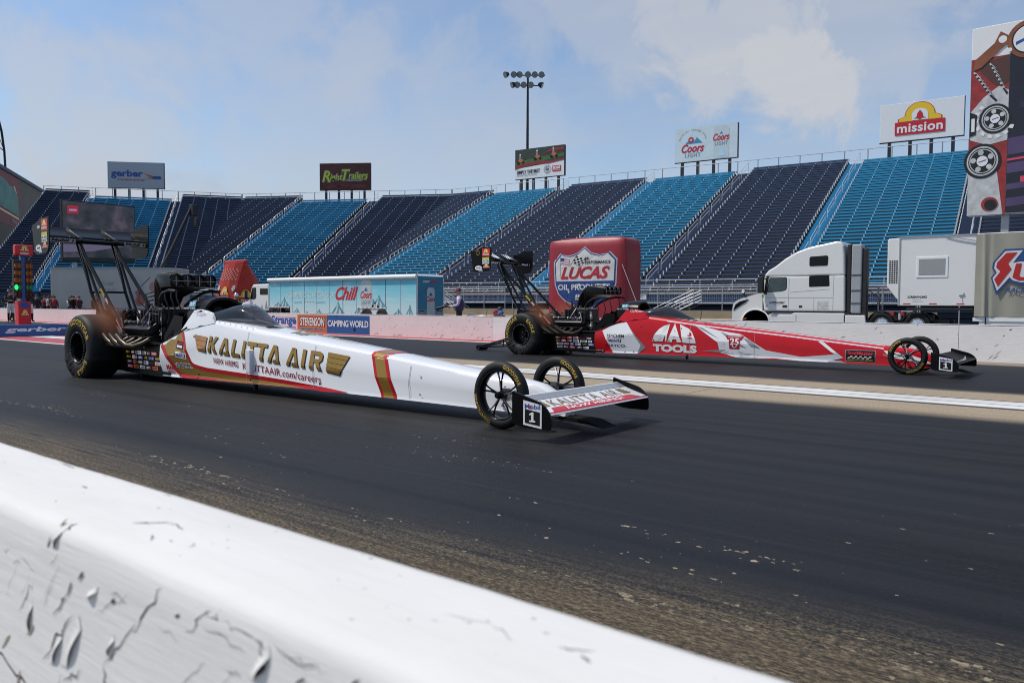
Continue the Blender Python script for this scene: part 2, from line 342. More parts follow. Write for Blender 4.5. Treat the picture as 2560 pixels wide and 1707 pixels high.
b = MB(); b.box(-60, 40, -9, .20, -.149, -.12, concrete_material('bounce_strip_concrete', (.50, .48, .44), (.36, .34, .31), .6, .004, .5, .5, False)); tag(b.build('walkway'), kind='structure')  # unseen pale strip added to bounce sunlight onto the near wall face
WALLW = concrete_material('pink_white_wall_paint', (.78, .765, .75), (.64, .60, .585), .55, .006, .8, 1.5)
WALLP = concrete_material('pale_pink_wall_paint', (.75, .655, .64), (.68, .555, .545), .6, .006, .8, 1.5)
def far_wall():
    t = thing('track_wall', 'long painted concrete wall with printed sponsor panels along the far side of the track', 'wall')
    h = .722; yf, yb = 17.83, 18.07
    prof = [(yf, -.14), (yf, h-.02), (yf+.02, h), (yb-.02, h), (yb, h-.02), (yb, -.15)]
    x = 40.0; k = 0
    while x > -110:
        L_ = 6.1; x1 = x-L_
        mt = WALLW if x > -9.5 else WALLP
        b = MB(); b.prism(prof, mt, lambda y, z: (x-.004, y, z), lambda y, z: (x1+.004, y, z), None, False)
        b.build('wall_panel', t); x = x1; k += 1
    cap = MB(); cap.box(-110, 40, yf-.003, yb+.003, h+.001, h+.006, concrete_material('wall_top_paint', (.74, .73, .72), (.55, .54, .53), .5, .004)); cap.build('wall_cap', t)
    fn = plane((0, yf-.004, 0), (1, 0, 0), (0, 0, 1)); f2 = plane((0, yf-.008, 0), (1, 0, 0), (0, 0, 1)); f3 = plane((0, yf-.011, 0), (1, 0, 0), (0, 0, 1)); f4 = plane((0, yf-.014, 0), (1, 0, 0), (0, 0, 1))
    b = MB(); W2 = M('panel_white', (.72, .72, .72), .5)
    b.flat([(-26.5, .05), (-24.41, .05), (-24.41, .665), (-26.5, .665)], WALLP, fn)
    b.text('Strange', BLUE, f2, -26.02, -24.45, .22, .62, .035, 0)
    b.flat([(-25.7, .545), (-24.47, .545), (-24.47, .565), (-25.7, .565)], BLUE, f2); b.flat([(-25.8, .19), (-24.47, .19), (-24.47, .215), (-25.8, .215)], BLUE, f2)
    for q in (.145, .10, .06): b.flat([(-26.0, q), (-24.45, q), (-24.45, q+.022), (-26.0, q+.022)], RED, f2)
    b.build('sponsor_panel', t)
    b = MB(); b.flat([(-24.38, .03), (-22.66, .03), (-22.66, .675), (-24.38, .675)], ORANGE, fn)
    b.text('STEVENSON', BLACK, f2, -24.25, -22.74, .24, .61, .06, .12); b.text('STEVENSON', W2, f3, -24.21, -22.78, .265, .585, .028, .12)
    b.flat([(-24.2, .10), (-22.8, .10), (-22.8, .195), (-24.2, .195)], GREYP, f2); b.text('CRANE | RIGGING | HEAVY HAUL', BLACK, f3, -24.16, -22.84, .115, .18, .01)
    b.build('sponsor_panel', t)
    b = MB(); b.flat([(-22.65, .03), (-20.36, .03), (-20.36, .675), (-22.65, .675)], M('panel_blue', (.01, .085, .27), .5), fn)
    b.text('CAMPING WORLD', W2, f2, -22.6, -20.42, .27, .50, .022, 0, space=.93); b.disc(-21.15, .19, .06, .06, BLACK, f3)
    b.build('sponsor_panel', t)
    b = MB(); b.text('FF', BLACK, fn, -10.78, -10.30, .50, .63, .01); b.build('lettering', t)
    sc = MB(); rnd = random.Random(3)   # scuffs and rubber chips on the wall face
    for i in range(210):
        xx = rnd.uniform(-30, 0); zz = rnd.uniform(.03, .12) if rnd.random() < .45 else rnd.uniform(.08, .66); l = rnd.uniform(.02, .10)*(1.2 if zz < .13 else .8); a = rnd.uniform(.3, .9); w = rnd.uniform(.003, .009)
        if -26.5 < xx < -20.3 and zz > .03: continue
        d = Vector((math.cos(a), 0, math.sin(a)))*l; n = Vector((-math.sin(a), 0, math.cos(a)))*w; c = Vector((xx, yf-.004, zz))
        sc.poly([c-d, c+n, c+d, c-n], DARK if rnd.random() < .5 else GREYP)
    sc.build('scuff_marks', t)
    return t
far_wall()
def near_wall():
    t = thing('barrier_wall', 'white painted concrete wall with peeling cracked paint in the near foreground', 'wall')
    m = concrete_material('chipped_white_paint', (.64, .635, .62), (.55, .545, .53), .6, .0030, 1.4, 2.0, False); m.node_tree.nodes['Principled BSDF'].inputs['Roughness'].default_value = .9; m.node_tree.nodes['Principled BSDF'].inputs['Specular IOR Level'].default_value = .12
    yb, yf, h = .683, .473, .75   # yb towards the track, yf towards the viewer
    prof = [(yb+.14, -.13), (yb+.14, .06), (yb+.03, .28), (yb+.004, h-.012), (yb-.008, h-.001), (yb-.022, h+.001)]
    prof += [(yf+.03, h+.001), (yf+.014, h-.002), (yf+.005, h-.009), (yf+.000, h-.020), (yf-.004, h-.05), (yf-.045, .36), (yf-.07, .28), (yf-.19, .06), (yf-.19, -.13)]
    rnd = random.Random(2); n = 260; xs = [-8+14*(i/n) for i in range(n+1)]
    b = MB(); k = len(prof); jit = [rnd.uniform(-1, 1) for _ in xs]
    vs = []
    for i, x in enumerate(xs):
        for j, (y, z) in enumerate(prof):
            e = .0022*(.5*math.sin(x*9+1)+.5*jit[i]) if 3 <= j <= 5 else 0.0006*math.sin(x*13+j)
            vs.append((x, y+e, z))
    b.add(vs, [(i*k+j, i*k+j+1, (i+1)*k+j+1, (i+1)*k+j) for i in range(n) for j in range(k-1)], m, True)
    b.build('wall_body', t, sharp=60)
    # peeled paint: curled flakes with the dark gap beneath, on the side face and on the top
    ck = MB(); fl = MB(); CR = M('crack_dark', (.05, .045, .05), .9, var=.2, scale=40); BARE = M('bare_concrete', (.30, .25, .19), .9, var=.3, scale=60); FLK = m  # dark colour of the cracks, small chips and specks
    slope = lambda z: yf-.004-(.70-z)*(.041/.34) if z < .70 else (yf-.004*((.73-z)/.03) if z < .73 else yf+.014*((z-.73)/.02))
    def face(x, z, d=.0): return Vector((x, slope(z)-d, z))
    def topf(x, y, d=.0): return Vector((x, y, h+.0012+d))
    def crack(pts, w, fn, mt=CR, d=.0012):
        for (a, b2), (wa, wb) in zip(zip(pts, pts[1:]), zip(w, w[1:])):
            dx, dz = b2[0]-a[0], b2[1]-a[1]; l = math.hypot(dx, dz); nx, nz = -dz/l, dx/l
            ck.poly([fn(a[0]-nx*wa, a[1]-nz*wa, d), fn(b2[0]-nx*wb, b2[1]-nz*wb, d), fn(b2[0]+nx*wb, b2[1]+nz*wb, d), fn(a[0]+nx*wa, a[1]+nz*wa, d)], mt)
    def wig(p0, p1, k=7, amp=.008, seed=1):
        r = random.Random(seed); q = []
        for i in range(k+1):
            t_ = i/k; q.append((p0[0]+(p1[0]-p0[0])*t_+(r.uniform(-amp, amp) if 0 < i < k else 0), p0[1]+(p1[1]-p0[1])*t_+(r.uniform(-amp, amp) if 0 < i < k else 0)))
        return q
    tap = lambda k, w: [w*math.sin(math.pi*min(1, (i+.25)/(k+.5)))*(.6+.4*((i*7) % 3)/2) for i in range(k+1)]
    for i, (a, c, w) in enumerate([((-.92, .728), (-.985, .66), .0016), ((-.975, .672), (-1.05, .60), .0013), ((-1.15, .64), (-1.235, .555), .0022), ((-1.17, .67), (-1.215, .625), .0017), ((-.81, .728), (-.86, .692), .0010), ((-.79, .722), (-.70, .715), .0006), ((-1.0, .705), (-1.085, .655), .0006), ((-.78, .735), (-.82, .715), .0006), ((-1.43, .525), (-1.22, .50), .0022), ((-1.335, .60), (-1.295, .655), .0011), ((-1.05, .60), (-1.03, .56), .0016), ((-1.11, .575), (-1.16, .545), .0016), ((-.72, .72), (-.69, .70), .0010), ((-.66, .715), (-.60, .72), .0005)]):
        crack(wig(a, c, 8, .006, i+1), tap(8, w), face)
    rr = random.Random(77)
    for i in range(34):
        x0_ = rr.uniform(-1.45, -.45); z0_ = rr.uniform(.50, .725); l_ = rr.uniform(.02, .09); an = rr.choice((rr.uniform(.7, 1.3), rr.uniform(-.2, .3))); crack(wig((x0_, z0_), (x0_+l_*math.cos(an), z0_+l_*math.sin(an)*(1 if z0_+l_ < .73 else -1)), 6, .004, i+200), tap(6, rr.uniform(.00025, .0007)), face)
    for x, z, l, ang, w in ((-1.245, .735, .026, 1.05, .0045), (-1.17, .672, .014, 1.2, .002), (-1.285, .585, .014, .9, .005), (-1.14, .695, .010, .8, .003), (-.71, .690, .016, .6, .004), (-1.04, .685, .007, .5, .003), (-1.37, .545, .02, .8, .004), (-1.31, .50, .02, 1.4, .004), (-1.15, .515, .02, .9, .005), (-.88, .705, .006, .4, .002), (-1.21, .745, .012, 2.6, .0012), (-.64, .70, .01, .6, .002), (-.56, .722, .008, .6, .0018)):
        r = random.Random(int(x*1000)); pts = []
        for i in range(9):
            a = 2*math.pi*i/9; rx = l*(.75+.35*r.random()); ry = w*(.6+.7*r.random()); px, pz = rx*math.cos(a), ry*math.sin(a)
            pts.append(face(x+px*math.cos(ang)-pz*math.sin(ang), z+px*math.sin(ang)+pz*math.cos(ang), .0013))
        ck.poly(pts, BARE if l > .019 or w > .0045 else CR)
    for x, z, l, ang in ((-1.235, .738, .03, 1.0), (-1.155, .605, .05, 1.1), (-1.20, .585, .035, 1.1), (-1.105, .685, .022, .5), (-.715, .700, .03, .9), (-1.04, .63, .02, 1.0), (-1.30, .60, .03, 1.5), (-1.12, .54, .04, .7)):
        # curled flake standing off the wall
        ca, sa = math.cos(ang), math.sin(ang); wv = l*.38
        def q(a, c_, x=x, z=z, l=l, ca=ca, sa=sa, wv=wv):
            u_ = (a-.5)*2*l*.9*(1-.25*c_); v_ = c_*wv; return face(x+u_*ca+v_*sa, z+u_*sa-v_*ca, .0006+.006*(c_**1.6)*math.sin(math.pi*min(.98, max(.02, a))))
        fl.grid(q, 8, 5, FLK)
    for i, (a, c, w) in enumerate([((-1.15, .545), (-1.105, .582), .0018), ((-1.105, .582), (-1.06, .575), .0010), ((-1.07, .535), (-1.045, .52), .0010), ((-.99, .55), (-.975, .54), .0006), ((-1.70, .66), (-1.62, .655), .0014), ((-.56, .585), (-.50, .60), .0004), ((-.50, .60), (-.46, .585), .0005), ((-.42, .60), (-.385, .615), .0010), ((-.39, .60), (-.375, .59), .001), ((-1.45, .60), (-1.43, .602), .001), ((-1.28, .66), (-1.26, .665), .0007)]):
        crack(wig(a, c, 6, .004, i+31), tap(6, w), topf)
    r = random.Random(8)
    for i in range(60):
        x = r.uniform(-2.3, -.1); y = r.uniform(.51, .67); l = r.uniform(.001, .005); a = r.uniform(-.4, .4)
        ck.poly([topf(x-l*math.cos(a), y-l*math.sin(a)), topf(x, y-l*.3), topf(x+l*math.cos(a), y+l*math.sin(a)), topf(x, y+l*.3)], CR if r.random() < .35 else GREYP)
    ck.keep = False
    ck.build('paint_crack', t); fl.build('paint_flake', t, sharp=60)
near_wall()
# ------------------------------------------------------------------ curved grandstand
NAVY = M('navy_bench', (.026, .050, .112), .5, var=.12, scale=.6); SKYB = M('sky_blue_bench', (.014, .255, .46), .5, var=.10, scale=.6)
NAVYS = M('navy_steps', (.022, .042, .095), .55, var=.1, scale=2); SKYS = M('sky_blue_steps', (.014, .22, .40), .55, var=.1, scale=2)
DECK = M('stand_deck_in_shade', (.035, .038, .045), .8, var=.2, scale=3); UNDER = M('stand_underside', (.012, .013, .015), .9)  # deck colour darkened to stand in for the shade between benches
BRK = M('bench_bracket', (.66, .66, .65), .45, .3)
PL = [Vector((4, 90.7, 0)), Vector((-77.5, 83.4, 0)), Vector((-106.55, 67.95, 0)), Vector((-124.3, 42.6, 0))]
SEG = []
for i in range(3):
    a, b = PL[i], PL[i+1]; d = (b-a).normalized(); n = Vector((-d.y, d.x, 0))  # n points down towards the track
    SEG.append((a, d, n, (b-a).length))
for i in (0, 1):
    th = SEG[i][1].angle(SEG[i+1][1]); SEG[i] = SEG[i]+(math.tan(th/2),)
SEG[2] = SEG[2]+(0.0,)
TREAD, RISE, ZB0 = .702, .343, 2.69
NROW = 41
def offr(r): return (41-r)*TREAD+.05
def zb(r): return ZB0+RISE*r
def P(i, s, off, z):
    a, d, n, L_, _ = SEG[i]; q = a+d*s+n*off; return Vector((q.x, q.y, z))
def clip(i, s0, s1, off):
    lo = off*SEG[i-1][4] if i > 0 else -1e9; hi = SEG[i][3]-off*SEG[i][4] if i < 2 else 1e9
    return max(s0, lo), min(s1, hi)
def qbox(b, i, s0, s1, o0, o1, z0, z1, m, mit=True):
    """box along the stand between offsets o0 (back) and o1 (front)"""
    if mit: a0, b0 = clip(i, s0, s1, o0); a1, b1 = clip(i, s0, s1, o1)
    else: a0, b0, a1, b1 = s0, s1, s0, s1
    if b0-a0 < .03 or b1-a1 < .03: return False
    vs = [P(i, a0, o0, z0), P(i, b0, o0, z0), P(i, b1, o1, z0), P(i, a1, o1, z0), P(i, a0, o0, z1), P(i, b0, o0, z1), P(i, b1, o1, z1), P(i, a1, o1, z1)]
    b.add(vs, [(0, 1, 2, 3), (4, 7, 6, 5), (0, 4, 5, 1), (1, 5, 6, 2), (2, 6, 7, 3), (3, 7, 4, 0)], m); return True
def section(spans, navy, extra, label, aisle):
    """spans: [(segment, s0, s1)]; aisle: (segment, s0, s1) of the stairs on the section's left, painted in its colour"""
    i0, sa, sb = spans[0]; base = P(i0, (sa+sb)/2, 29.0, 0)
    t = thing('grandstand_section', label, 'grandstand', base, group='bleacher sections of the curved grandstand')
    off0 = Vector(base)
    def fin(b, name): b.v = [tuple(Vector(v)-off0) for v in b.v]; return b.build(name, t)
    seat = NAVY if navy else SKYB; st = NAVYS if navy else SKYS; nr = NROW+extra
    for r in range(nr):
        b = MB(); ok = False; o = offr(r)
        for (i, s0, s1) in spans: ok |= qbox(b, i, s0, s1, o, o+.27, zb(r)-.165, zb(r), seat)
        if ok: fin(b, 'bench')
    def strip(b, i, s0, s1, prof, m, skirt=None):
        """one connected stepped sheet along the segment; prof: [(offset, z)] from the back to the front"""
        rows = []
        for o, z in prof:
            a, c = clip(i, s0, s1, o)
            if c-a < .03: break
            rows.append((a, c, o, z))
        if len(rows) < 2: return
        vs = [P(i, s_, o, z) for a, c, o, z in rows for s_ in (a, c)]; b.add(vs, [(2*k, 2*k+1, 2*k+3, 2*k+2) for k in range(len(rows)-1)], m)
        if skirt:
            n_ = len(vs); lo = [P(i, s_, o, z-skirt) for a, c, o, z in rows for s_ in (a, c)]
            b.add(vs+lo, [f_ for k in range(len(rows)-1) for f_ in ((2*k, 2*k+2, n_+2*k+2, n_+2*k), (2*k+1, n_+2*k+1, n_+2*k+3, 2*k+3))], UNDER if m is DECK else m)
    prof = []
    for r in range(nr-1, -1, -1): o = offr(r); zf = zb(r)-.43; prof += [(o-.12, zf), (o+TREAD-.12, zf)]
    for (i, s0, s1) in spans: b = MB(); strip(b, i, s0, s1, prof, DECK, .55); fin(b, 'deck')
    for (i, s0, s1) in spans:
        k = max(2, round((s1-s0)/1.75))
        for j in range(k+1):
            s_ = s0+.06+(s1-s0-.12)*j/k; e = j in (0, k); pts = []
            for r in range(nr-1, -1, -1):
                c0, c1 = clip(i, s0, s1, offr(r)+.3)
                if not (c0+.02 <= s_ <= c1-.02): break
                o = offr(r); z = zb(r)
                pts += [(o+.02, z+.010), (o+.30, z+.010), (o+.30, z-.40)] if e else [(o+.10, z-.175), (o+.29, z-.175), (o+.29, z-.36), (o+.60, z-.405)]
            if len(pts) < 3: continue
            b = MB(); w = .055 if e else .042; vs = [P(i, s_+q_, o+d_, z) for o, z in pts for q_ in (-w, w) for d_ in (0, -.035)]
            fs = []
            for q_ in range(len(pts)-1):
                A_ = 4*q_; B_ = A_+4; fs += [(A_, A_+2, B_+2, B_), (A_+1, B_+1, B_+3, A_+3), (A_, B_, B_+1, A_+1), (A_+2, A_+3, B_+3, B_+2)]
            b.add(vs, fs, ALU if e else BRK); fin(b, 'seat_stringer')
    if aisle:
        i, s0, s1 = aisle; prof = []
        for r in range(NROW-1, -1, -1):
            for h_ in (1, 0): o = offr(r)-.10+.351*(1-h_); z = zb(r)-.43+h_*.1715-.1; prof += [(o, z), (o+.351, z)]
        b = MB(); strip(b, i, s0, s1, prof, st, .4); fin(b, 'aisle_steps')
    return t
def rail_loop(b, pts, r=.028): b.tube(pts, r, ALU, 5)
def handrail(i, s, label):
    base = P(i, s, 29, 0); t = thing('aisle_handrail', label, 'handrail', base, group='handrails along the grandstand stairs')
    k = 0
    for r0 in [1+4.6*j for j in range(9)]:
        r1 = r0+3.7; b = MB(); f = lambda r, h: P(i, s, offr(r)+.1, zb(r)-.43+h)-base
        b.tube([f(r0, -.05), f(r0, .78), f(r0+.25, .95), f(r1, .95), f(r1, -.05)], .03, ALU, 5); b.tube([f(r0, .52), f(r1, .52)], .026, ALU, 5)
        b.build('rail_loop', t)
sx = lambda x: (4-x)/abs(SEG[0][1].x)
def XS(x0, x1): return (0, sx(x0), sx(x1))
C = ['second from the right-hand end']
section([XS(-.4, -11.2)], True, 1, 'navy bleacher section behind the big right-hand video board', XS(-11.2, -12.55))
section([XS(-12.7, -22.6)], False, 0, 'bright blue bleacher section rising behind the white semi-trailer', XS(-22.6, -24.0))
section([XS(-24.1, -34.2)], True, 1, 'navy bleacher section directly left of the white truck cab', XS(-34.2, -35.8))
section([XS(-35.9, -45.8)], False, 0, 'bright blue bleacher section rising behind the red inflatable shield cube', XS(-45.8, -47.1))
section([XS(-47.2, -57.7)], True, 1, 'navy bleacher section rising right behind the far dragster rear wing', XS(-57.7, -59.5))
section([XS(-59.6, -69.2)], False, 0, 'bright blue bleacher section below the lawn mower billboard and light pole', XS(-69.2, -70.4))
L0, L1 = SEG[0][3], SEG[1][3]
section([(0, sx(-70.5), L0), (1, 0, 10.6)], True, 2, 'navy bleacher section with a bend, right of the maroon billboard', (1, 10.6, 12.2))
section([(1, 12.5, 22.6)], False, 0, 'bright blue bleacher section below the maroon billboard', (1, 22.6, 23.5))
section([(1, 23.6, L1), (2, 0, 8.45)], True, 3, 'navy bleacher section with a bend, far round the curve', (2, 8.45, 9.6))
section([(2, 9.7, 19.9)], False, 0, 'bright blue bleacher section behind the left-hand video board', (2, 19.9, 20.9))
section([(2, 21.0, 26.7)], True, 3, 'navy bleacher section at the far left-hand end of the grandstand', None)
for i, s, lb in ((0, sx(-11.6), 'white stair handrail beside the right-hand video board'), (0, sx(-23.1), 'white stair handrail between the bright blue and navy sections above the truck cab'), (0, sx(-34.9), 'white stair handrail left of the navy section beside the truck cab'), (0, sx(-46.4), 'white stair handrail running up left of the red inflatable cube'), (0, sx(-58.4), 'white stair handrail below the right half of the lawn mower billboard'), (0, sx(-69.7), 'white stair handrail left of the lawn mower billboard section'), (1, 11.2, 'grey stair handrail right of the maroon billboard section'), (1, 23.1, 'grey stair handrail left of the maroon billboard section'), (2, 9.0, 'grey stair handrail at the bend of the far navy section'), (2, 20.4, 'grey stair handrail beside the left-hand video board')):
    handrail(i, s, lb)
def back_fence(i, s0, s1, label):
    base = P(i, (s0+s1)/2, 0, 16); t = thing('back_fence', label, 'fence', base, group='safety fence along the top row')
    n = max(1, round((s1-s0)/2.3)); f = lambda s, z: P(i, s, -.25, z)-base
    for k in range(n+1):
        s = s0+(s1-s0)*k/n; b = MB(); b.tube([f(s, 14.6), f(s, 17.72)], .055, GREYP, 6); b.build('post', t)
    b = MB(); b.tube([f(s0, 17.72), f(s1, 17.72)], .04, ALU, 6); b.build('top_rail', t)
    b = MB()
    for z in (15.2, 16.6): b.tube([f(s0, z), f(s1, z)], .02, ALU, 4)
    b.build('lower_rail', t)
back_fence(0, 8, L0, 'silver rail fence along the straight top row of the grandstand')
back_fence(1, 0.05, L1, 'silver rail fence along the top row beside the maroon billboard')
back_fence(2, 0.05, 26.7, 'silver rail fence along the top row at the far left bend')
def front(i, s0, s1, label, ramp=None):
    base = P(i, (s0+s1)/2, 30, 0); t = thing('front_walkway', label, 'walkway', base, group='raised walkways in front of the grandstand')
    f = lambda s, o, z: P(i, s, o, z)-base
    def bx(b, a, c, o0, o1, z0, z1, m):
        vs = [f(a, o0, z0), f(c, o0, z0), f(c, o1, z0), f(a, o1, z0), f(a, o0, z1), f(c, o0, z1), f(c, o1, z1), f(a, o1, z1)]
        b.add(vs, [(0, 1, 2, 3), (4, 7, 6, 5), (0, 4, 5, 1), (1, 5, 6, 2), (2, 6, 7, 3), (3, 7, 4, 0)], m)
    b = MB(); bx(b, s0, s1, 29.35, 31.6, 1.22, 1.34, GALV); b.build('deck', t)
    b = MB(); 
    for k in range(4): bx(b, s0, s1, 29.25+.02*(3-k), 29.33, 1.36+.245*k, 1.36+.245*k+.19, NAVY)
    b.build('riser_boards', t)
    b = MB()
    for z in (2.52, 2.32, 1.30): b.tube([f(s0, 31.6, z), f(s1, 31.6, z)], .035, ALU, 6)
    for z in (3.16, 2.74): b.tube([f(s0, 29.3, z), f(s1, 29.3, z)], .03, ALU, 6)
    b.build('guard_rail', t)
    n = max(1, round((s1-s0)/2.4))
    for k in range(n+1):
        s = s0+(s1-s0)*k/n
        for o_, z0, z1 in ((31.62, -.1, 2.52), (29.28, 1.3, 3.16)): b = MB(); b.tube([f(s, o_, z0), f(s, o_, z1)], .038, GALV, 6); b.build('post', t)
    b = MB(); MESHC = M('wire_mesh_panel', (.32, .30, .27), .7)
    bx(b, s0, s1, 29.36, 29.38, 2.34-.32, 2.34-.14, MESHC)
    for k in range(int((s1-s0)/.14)):
        s = s0+.14*k; b.tube([f(s, 31.6, 1.34), f(s, 31.6, 2.30)], .006, GALV, 4, False)
    b.build('mesh_panel', t)
def base_wall(i, s0, s1, label):
    base = P(i, (s0+s1)/2, 29, 0); t = thing('stand_base', label, 'base wall', base, group='board-faced base walls of the grandstand')
    for k in range(6):
        b = MB(); qbox(b, i, s0, s1, 29.10, 29.16, -.1+.40*k, -.1+.40*k+.33, NAVY); b.v = [tuple(Vector(v)-base) for v in b.v]; b.build('board', t)
    b = MB(); qbox(b, i, s0, s1, 28.9, 29.09, -.15, 2.3, UNDER); b.v = [tuple(Vector(v)-base) for v in b.v]; b.build('backing', t)
base_wall(0, -6, L0, 'navy board-faced base wall under the straight part of the grandstand'); base_wall(1, 0, L1, 'navy board-faced base wall under the bend of the grandstand'); base_wall(2, 0, 26.7, 'navy board-faced base wall under the far left end of the grandstand')
front(0, 6, sx(-23.6), 'raised steel walkway with rails behind the white semi-trailer')
front(0, sx(-24.6), sx(-35.0), 'raised steel walkway with rails in front of the navy section beside the truck')
front(0, sx(-36.0), sx(-46.2), 'raised steel walkway with rails behind the red inflatable cube')
front(0, sx(-47.0), sx(-58.5), 'raised steel walkway with rails behind the photographer')
front(1, 12.3, 23.0, 'raised steel walkway behind the red inflatable bag')
def stairs(x_top, x_bot, y, label):
    t = thing('entry_stairs', label, 'stairs', ((x_top+x_bot)/2, y, 0), group='entry stairs of the grandstand')
    d = x_bot-x_top; w = .7; n = 8; cx = (x_top+x_bot)/2
    b = MB()
    for k in range(n):
        x = x_top+d*k/n-cx; x2 = x_top+d*(k+1)/n-cx; z = 1.3-(1.45)*k/n; b.box(min(x, x2), max(x, x2), -w, w, z-.05, z, ALU)
    b.build('steps', t)
    for s in (-w, w):
        b = MB(); b.tube([(x_top-cx, s, 1.25), (x_bot-cx, s, -.2)], .05, GALV, 5)
        for h in (.25, .5, .75, 1.0): b.tube([(x_top-cx, s, 1.3+h), (x_bot-cx, s, -.15+h)], .028, ALU, 5)
        for k in range(4): x = x_top-cx+d*k/3; z = 1.3-1.45*k/3; b.tube([(x, s, z-.1), (x, s, z+1.02)], .032, GALV, 5)
        b.build('stair_rail', t)
    return t
stairs(-26.4, -29.8, 56.4, 'silver entry stairs rising to the walkway left of the white truck')
stairs(-51.6, -48.6, 54.0, 'silver entry stairs rising to the walkway behind the photographer')
stairs(-67.5, -64.3, 54.0, 'silver entry stairs rising beside the red inflatable bag')
BROWN = concrete_material('stained_tan_concrete', (.30, .24, .155), (.17, .13, .085), .8, .01, .5, .8, False)
for i, (x0, x1, lb) in enumerate(((-30, -9, 'low tan concrete barrier under the walkway beside the white truck'), (-56, -33, 'low tan concrete barrier behind the photographer and crouching people'))):
    b = MB(); prof = [(-.3, 0), (-.3, .1), (-.12, .35), (-.08, .88), (.08, .88), (.12, .35), (.3, .1), (.3, 0)]
    for k in range(int((x1-x0)/3)):
        a = x0+3*k; b.prism(prof, BROWN, lambda y, z: (a+.03, y, z), lambda y, z: (a+2.97, y, z))
    tag(b.build('concrete_barrier', loc=(0, 52, -.15)), lb, 'barrier', 'tan concrete barriers in front of the grandstand')
b = MB(); b.box(-.65, .65, -.02, .02, -.22, .22, WHITE); fn = plane((-.65, -.021, 0), (1, 0, 0), (0, 0, 1), .003)
b.text('NO SMOKING', BLACK, fn, .3, 1.05, .0+.03, .12, .01); b.text('IN GRANDSTAND', BLACK, fn, .25, 1.1, -.12, -.03, .01)
tag(b.build('notice_sign', loc=(-31.3, P(0, sx(-31.3), 31.68, 0).y, 1.78)), 'small white notice on the walkway rail left of the entry stairs', 'sign')

# ------------------------------------------------------------------ billboards on the top row
def billboard(c0, c1, z0, z1, label, draw, panelm, posts=4, pbot=14.6, thick=.35):
    a, b_ = Vector(c0), Vector(c1); mid = (a+b_)/2; e = (b_-a); w = e.length; e.normalize(); nrm = Vector((e.y, -e.x, 0))
    t = thing('billboard', label, 'billboard', (mid.x, mid.y, z0), group='billboards above the grandstand')
    f3 = lambda s, o, z: e*(s-w/2)-nrm*o+Vector((0, 0, z-z0))
    def bx(b, s0, s1, o0, o1, za, zb_, m):
        vs = [f3(s, o, z) for z in (za, zb_) for o in (o0, o1) for s in (s0, s1)]
        b.add(vs, [(0, 2, 3, 1), (4, 5, 7, 6), (0, 1, 5, 4), (1, 3, 7, 5), (3, 2, 6, 7), (2, 0, 4, 6)], m)
    b = MB(); bx(b, 0, w, 0, thick, z0, z1, panelm); b.build('panel', t, bevel=.02)
    b = MB(); bx(b, -.04, w+.04, .03, thick+.02, z0-.06, z0-.005, DARK); bx(b, w+.005, w+.06, .03, thick+.02, z0-.05, z1, DARK); b.build('frame', t)
    for k in range(posts):
        s = w*(.12+.76*k/(posts-1)); b = MB(); bx(b, s-.16, s+.16, .06, .30, pbot, z0-.065, DARK); b.build('post', t)
    fn = lambda off: (lambda x, y: e*(x-w/2)+nrm*(off)+Vector((0, 0, y)))
    draw(t, w, z1-z0, fn)
    return t
def mission_logo(b, fn1, fn2, fn3, x, y, w, h, text=True):
    """bell in a stepped arch over a red name bar; box x..x+w, y..y+h"""
    X = lambda u: x+u*w; Yv = lambda v: y+v*h
    arch = [(.08, .43), (.08, .52), (.16, .56), (.22, .60)]+[(.5-.29*math.cos(math.pi*k/16), .60+.40*math.sin(math.pi*k/16)) for k in range(17)]+[(.80, .60), (.84, .58), (.92, .52), (.92, .43)]
    big = [(.5+(u-.5)*1.05, .42+(v-.42)*1.035) for u, v in arch]
    b.flat([(X(u), Yv(v)) for u, v in big], RED, fn1); b.flat([(X(u), Yv(v)) for u, v in arch], YELB, fn2)
    inner = [(.34, .44), (.34, .62)]+[(.5-.16*math.cos(math.pi*k/10), .62+.19*math.sin(math.pi*k/10)) for k in range(1, 10)]+[(.66, .62), (.66, .44)]
    b.flat([(X(u), Yv(v)) for u, v in inner], WHITE, fn3)
    fn4 = lambda u, v: fn3(u, v)+(fn3(u, v)-fn2(u, v))
    bell = [(.37, .49), (.43, .53), (.45, .66), (.48, .71), (.5, .76), (.52, .71), (.55, .66), (.57, .53), (.63, .49)]
    b.flat([(X(u), Yv(v)) for u, v in bell], RED, fn4); b.disc(X(.5), Yv(.475), .035*w, .02*h, RED, fn4)
    b.flat([(X(0), Yv(0)), (X(1), Yv(0)), (X(1), Yv(.42)), (X(0), Yv(.42))], RED, fn2)
    if text: b.text('mission', WHITE, fn3, X(.045), X(.955), Yv(.07), Yv(.35), .025, 0, space=1.06)
YELB = M('logo_yellow', (.80, .52, .02), .5, var=.03)
def d_mission(t, w, h, F):
    b = MB(); mission_logo(b, F(.02), F(.04), F(.06), w*.185, h*.15, w*.60, h*.82); b.build('emblem', t)
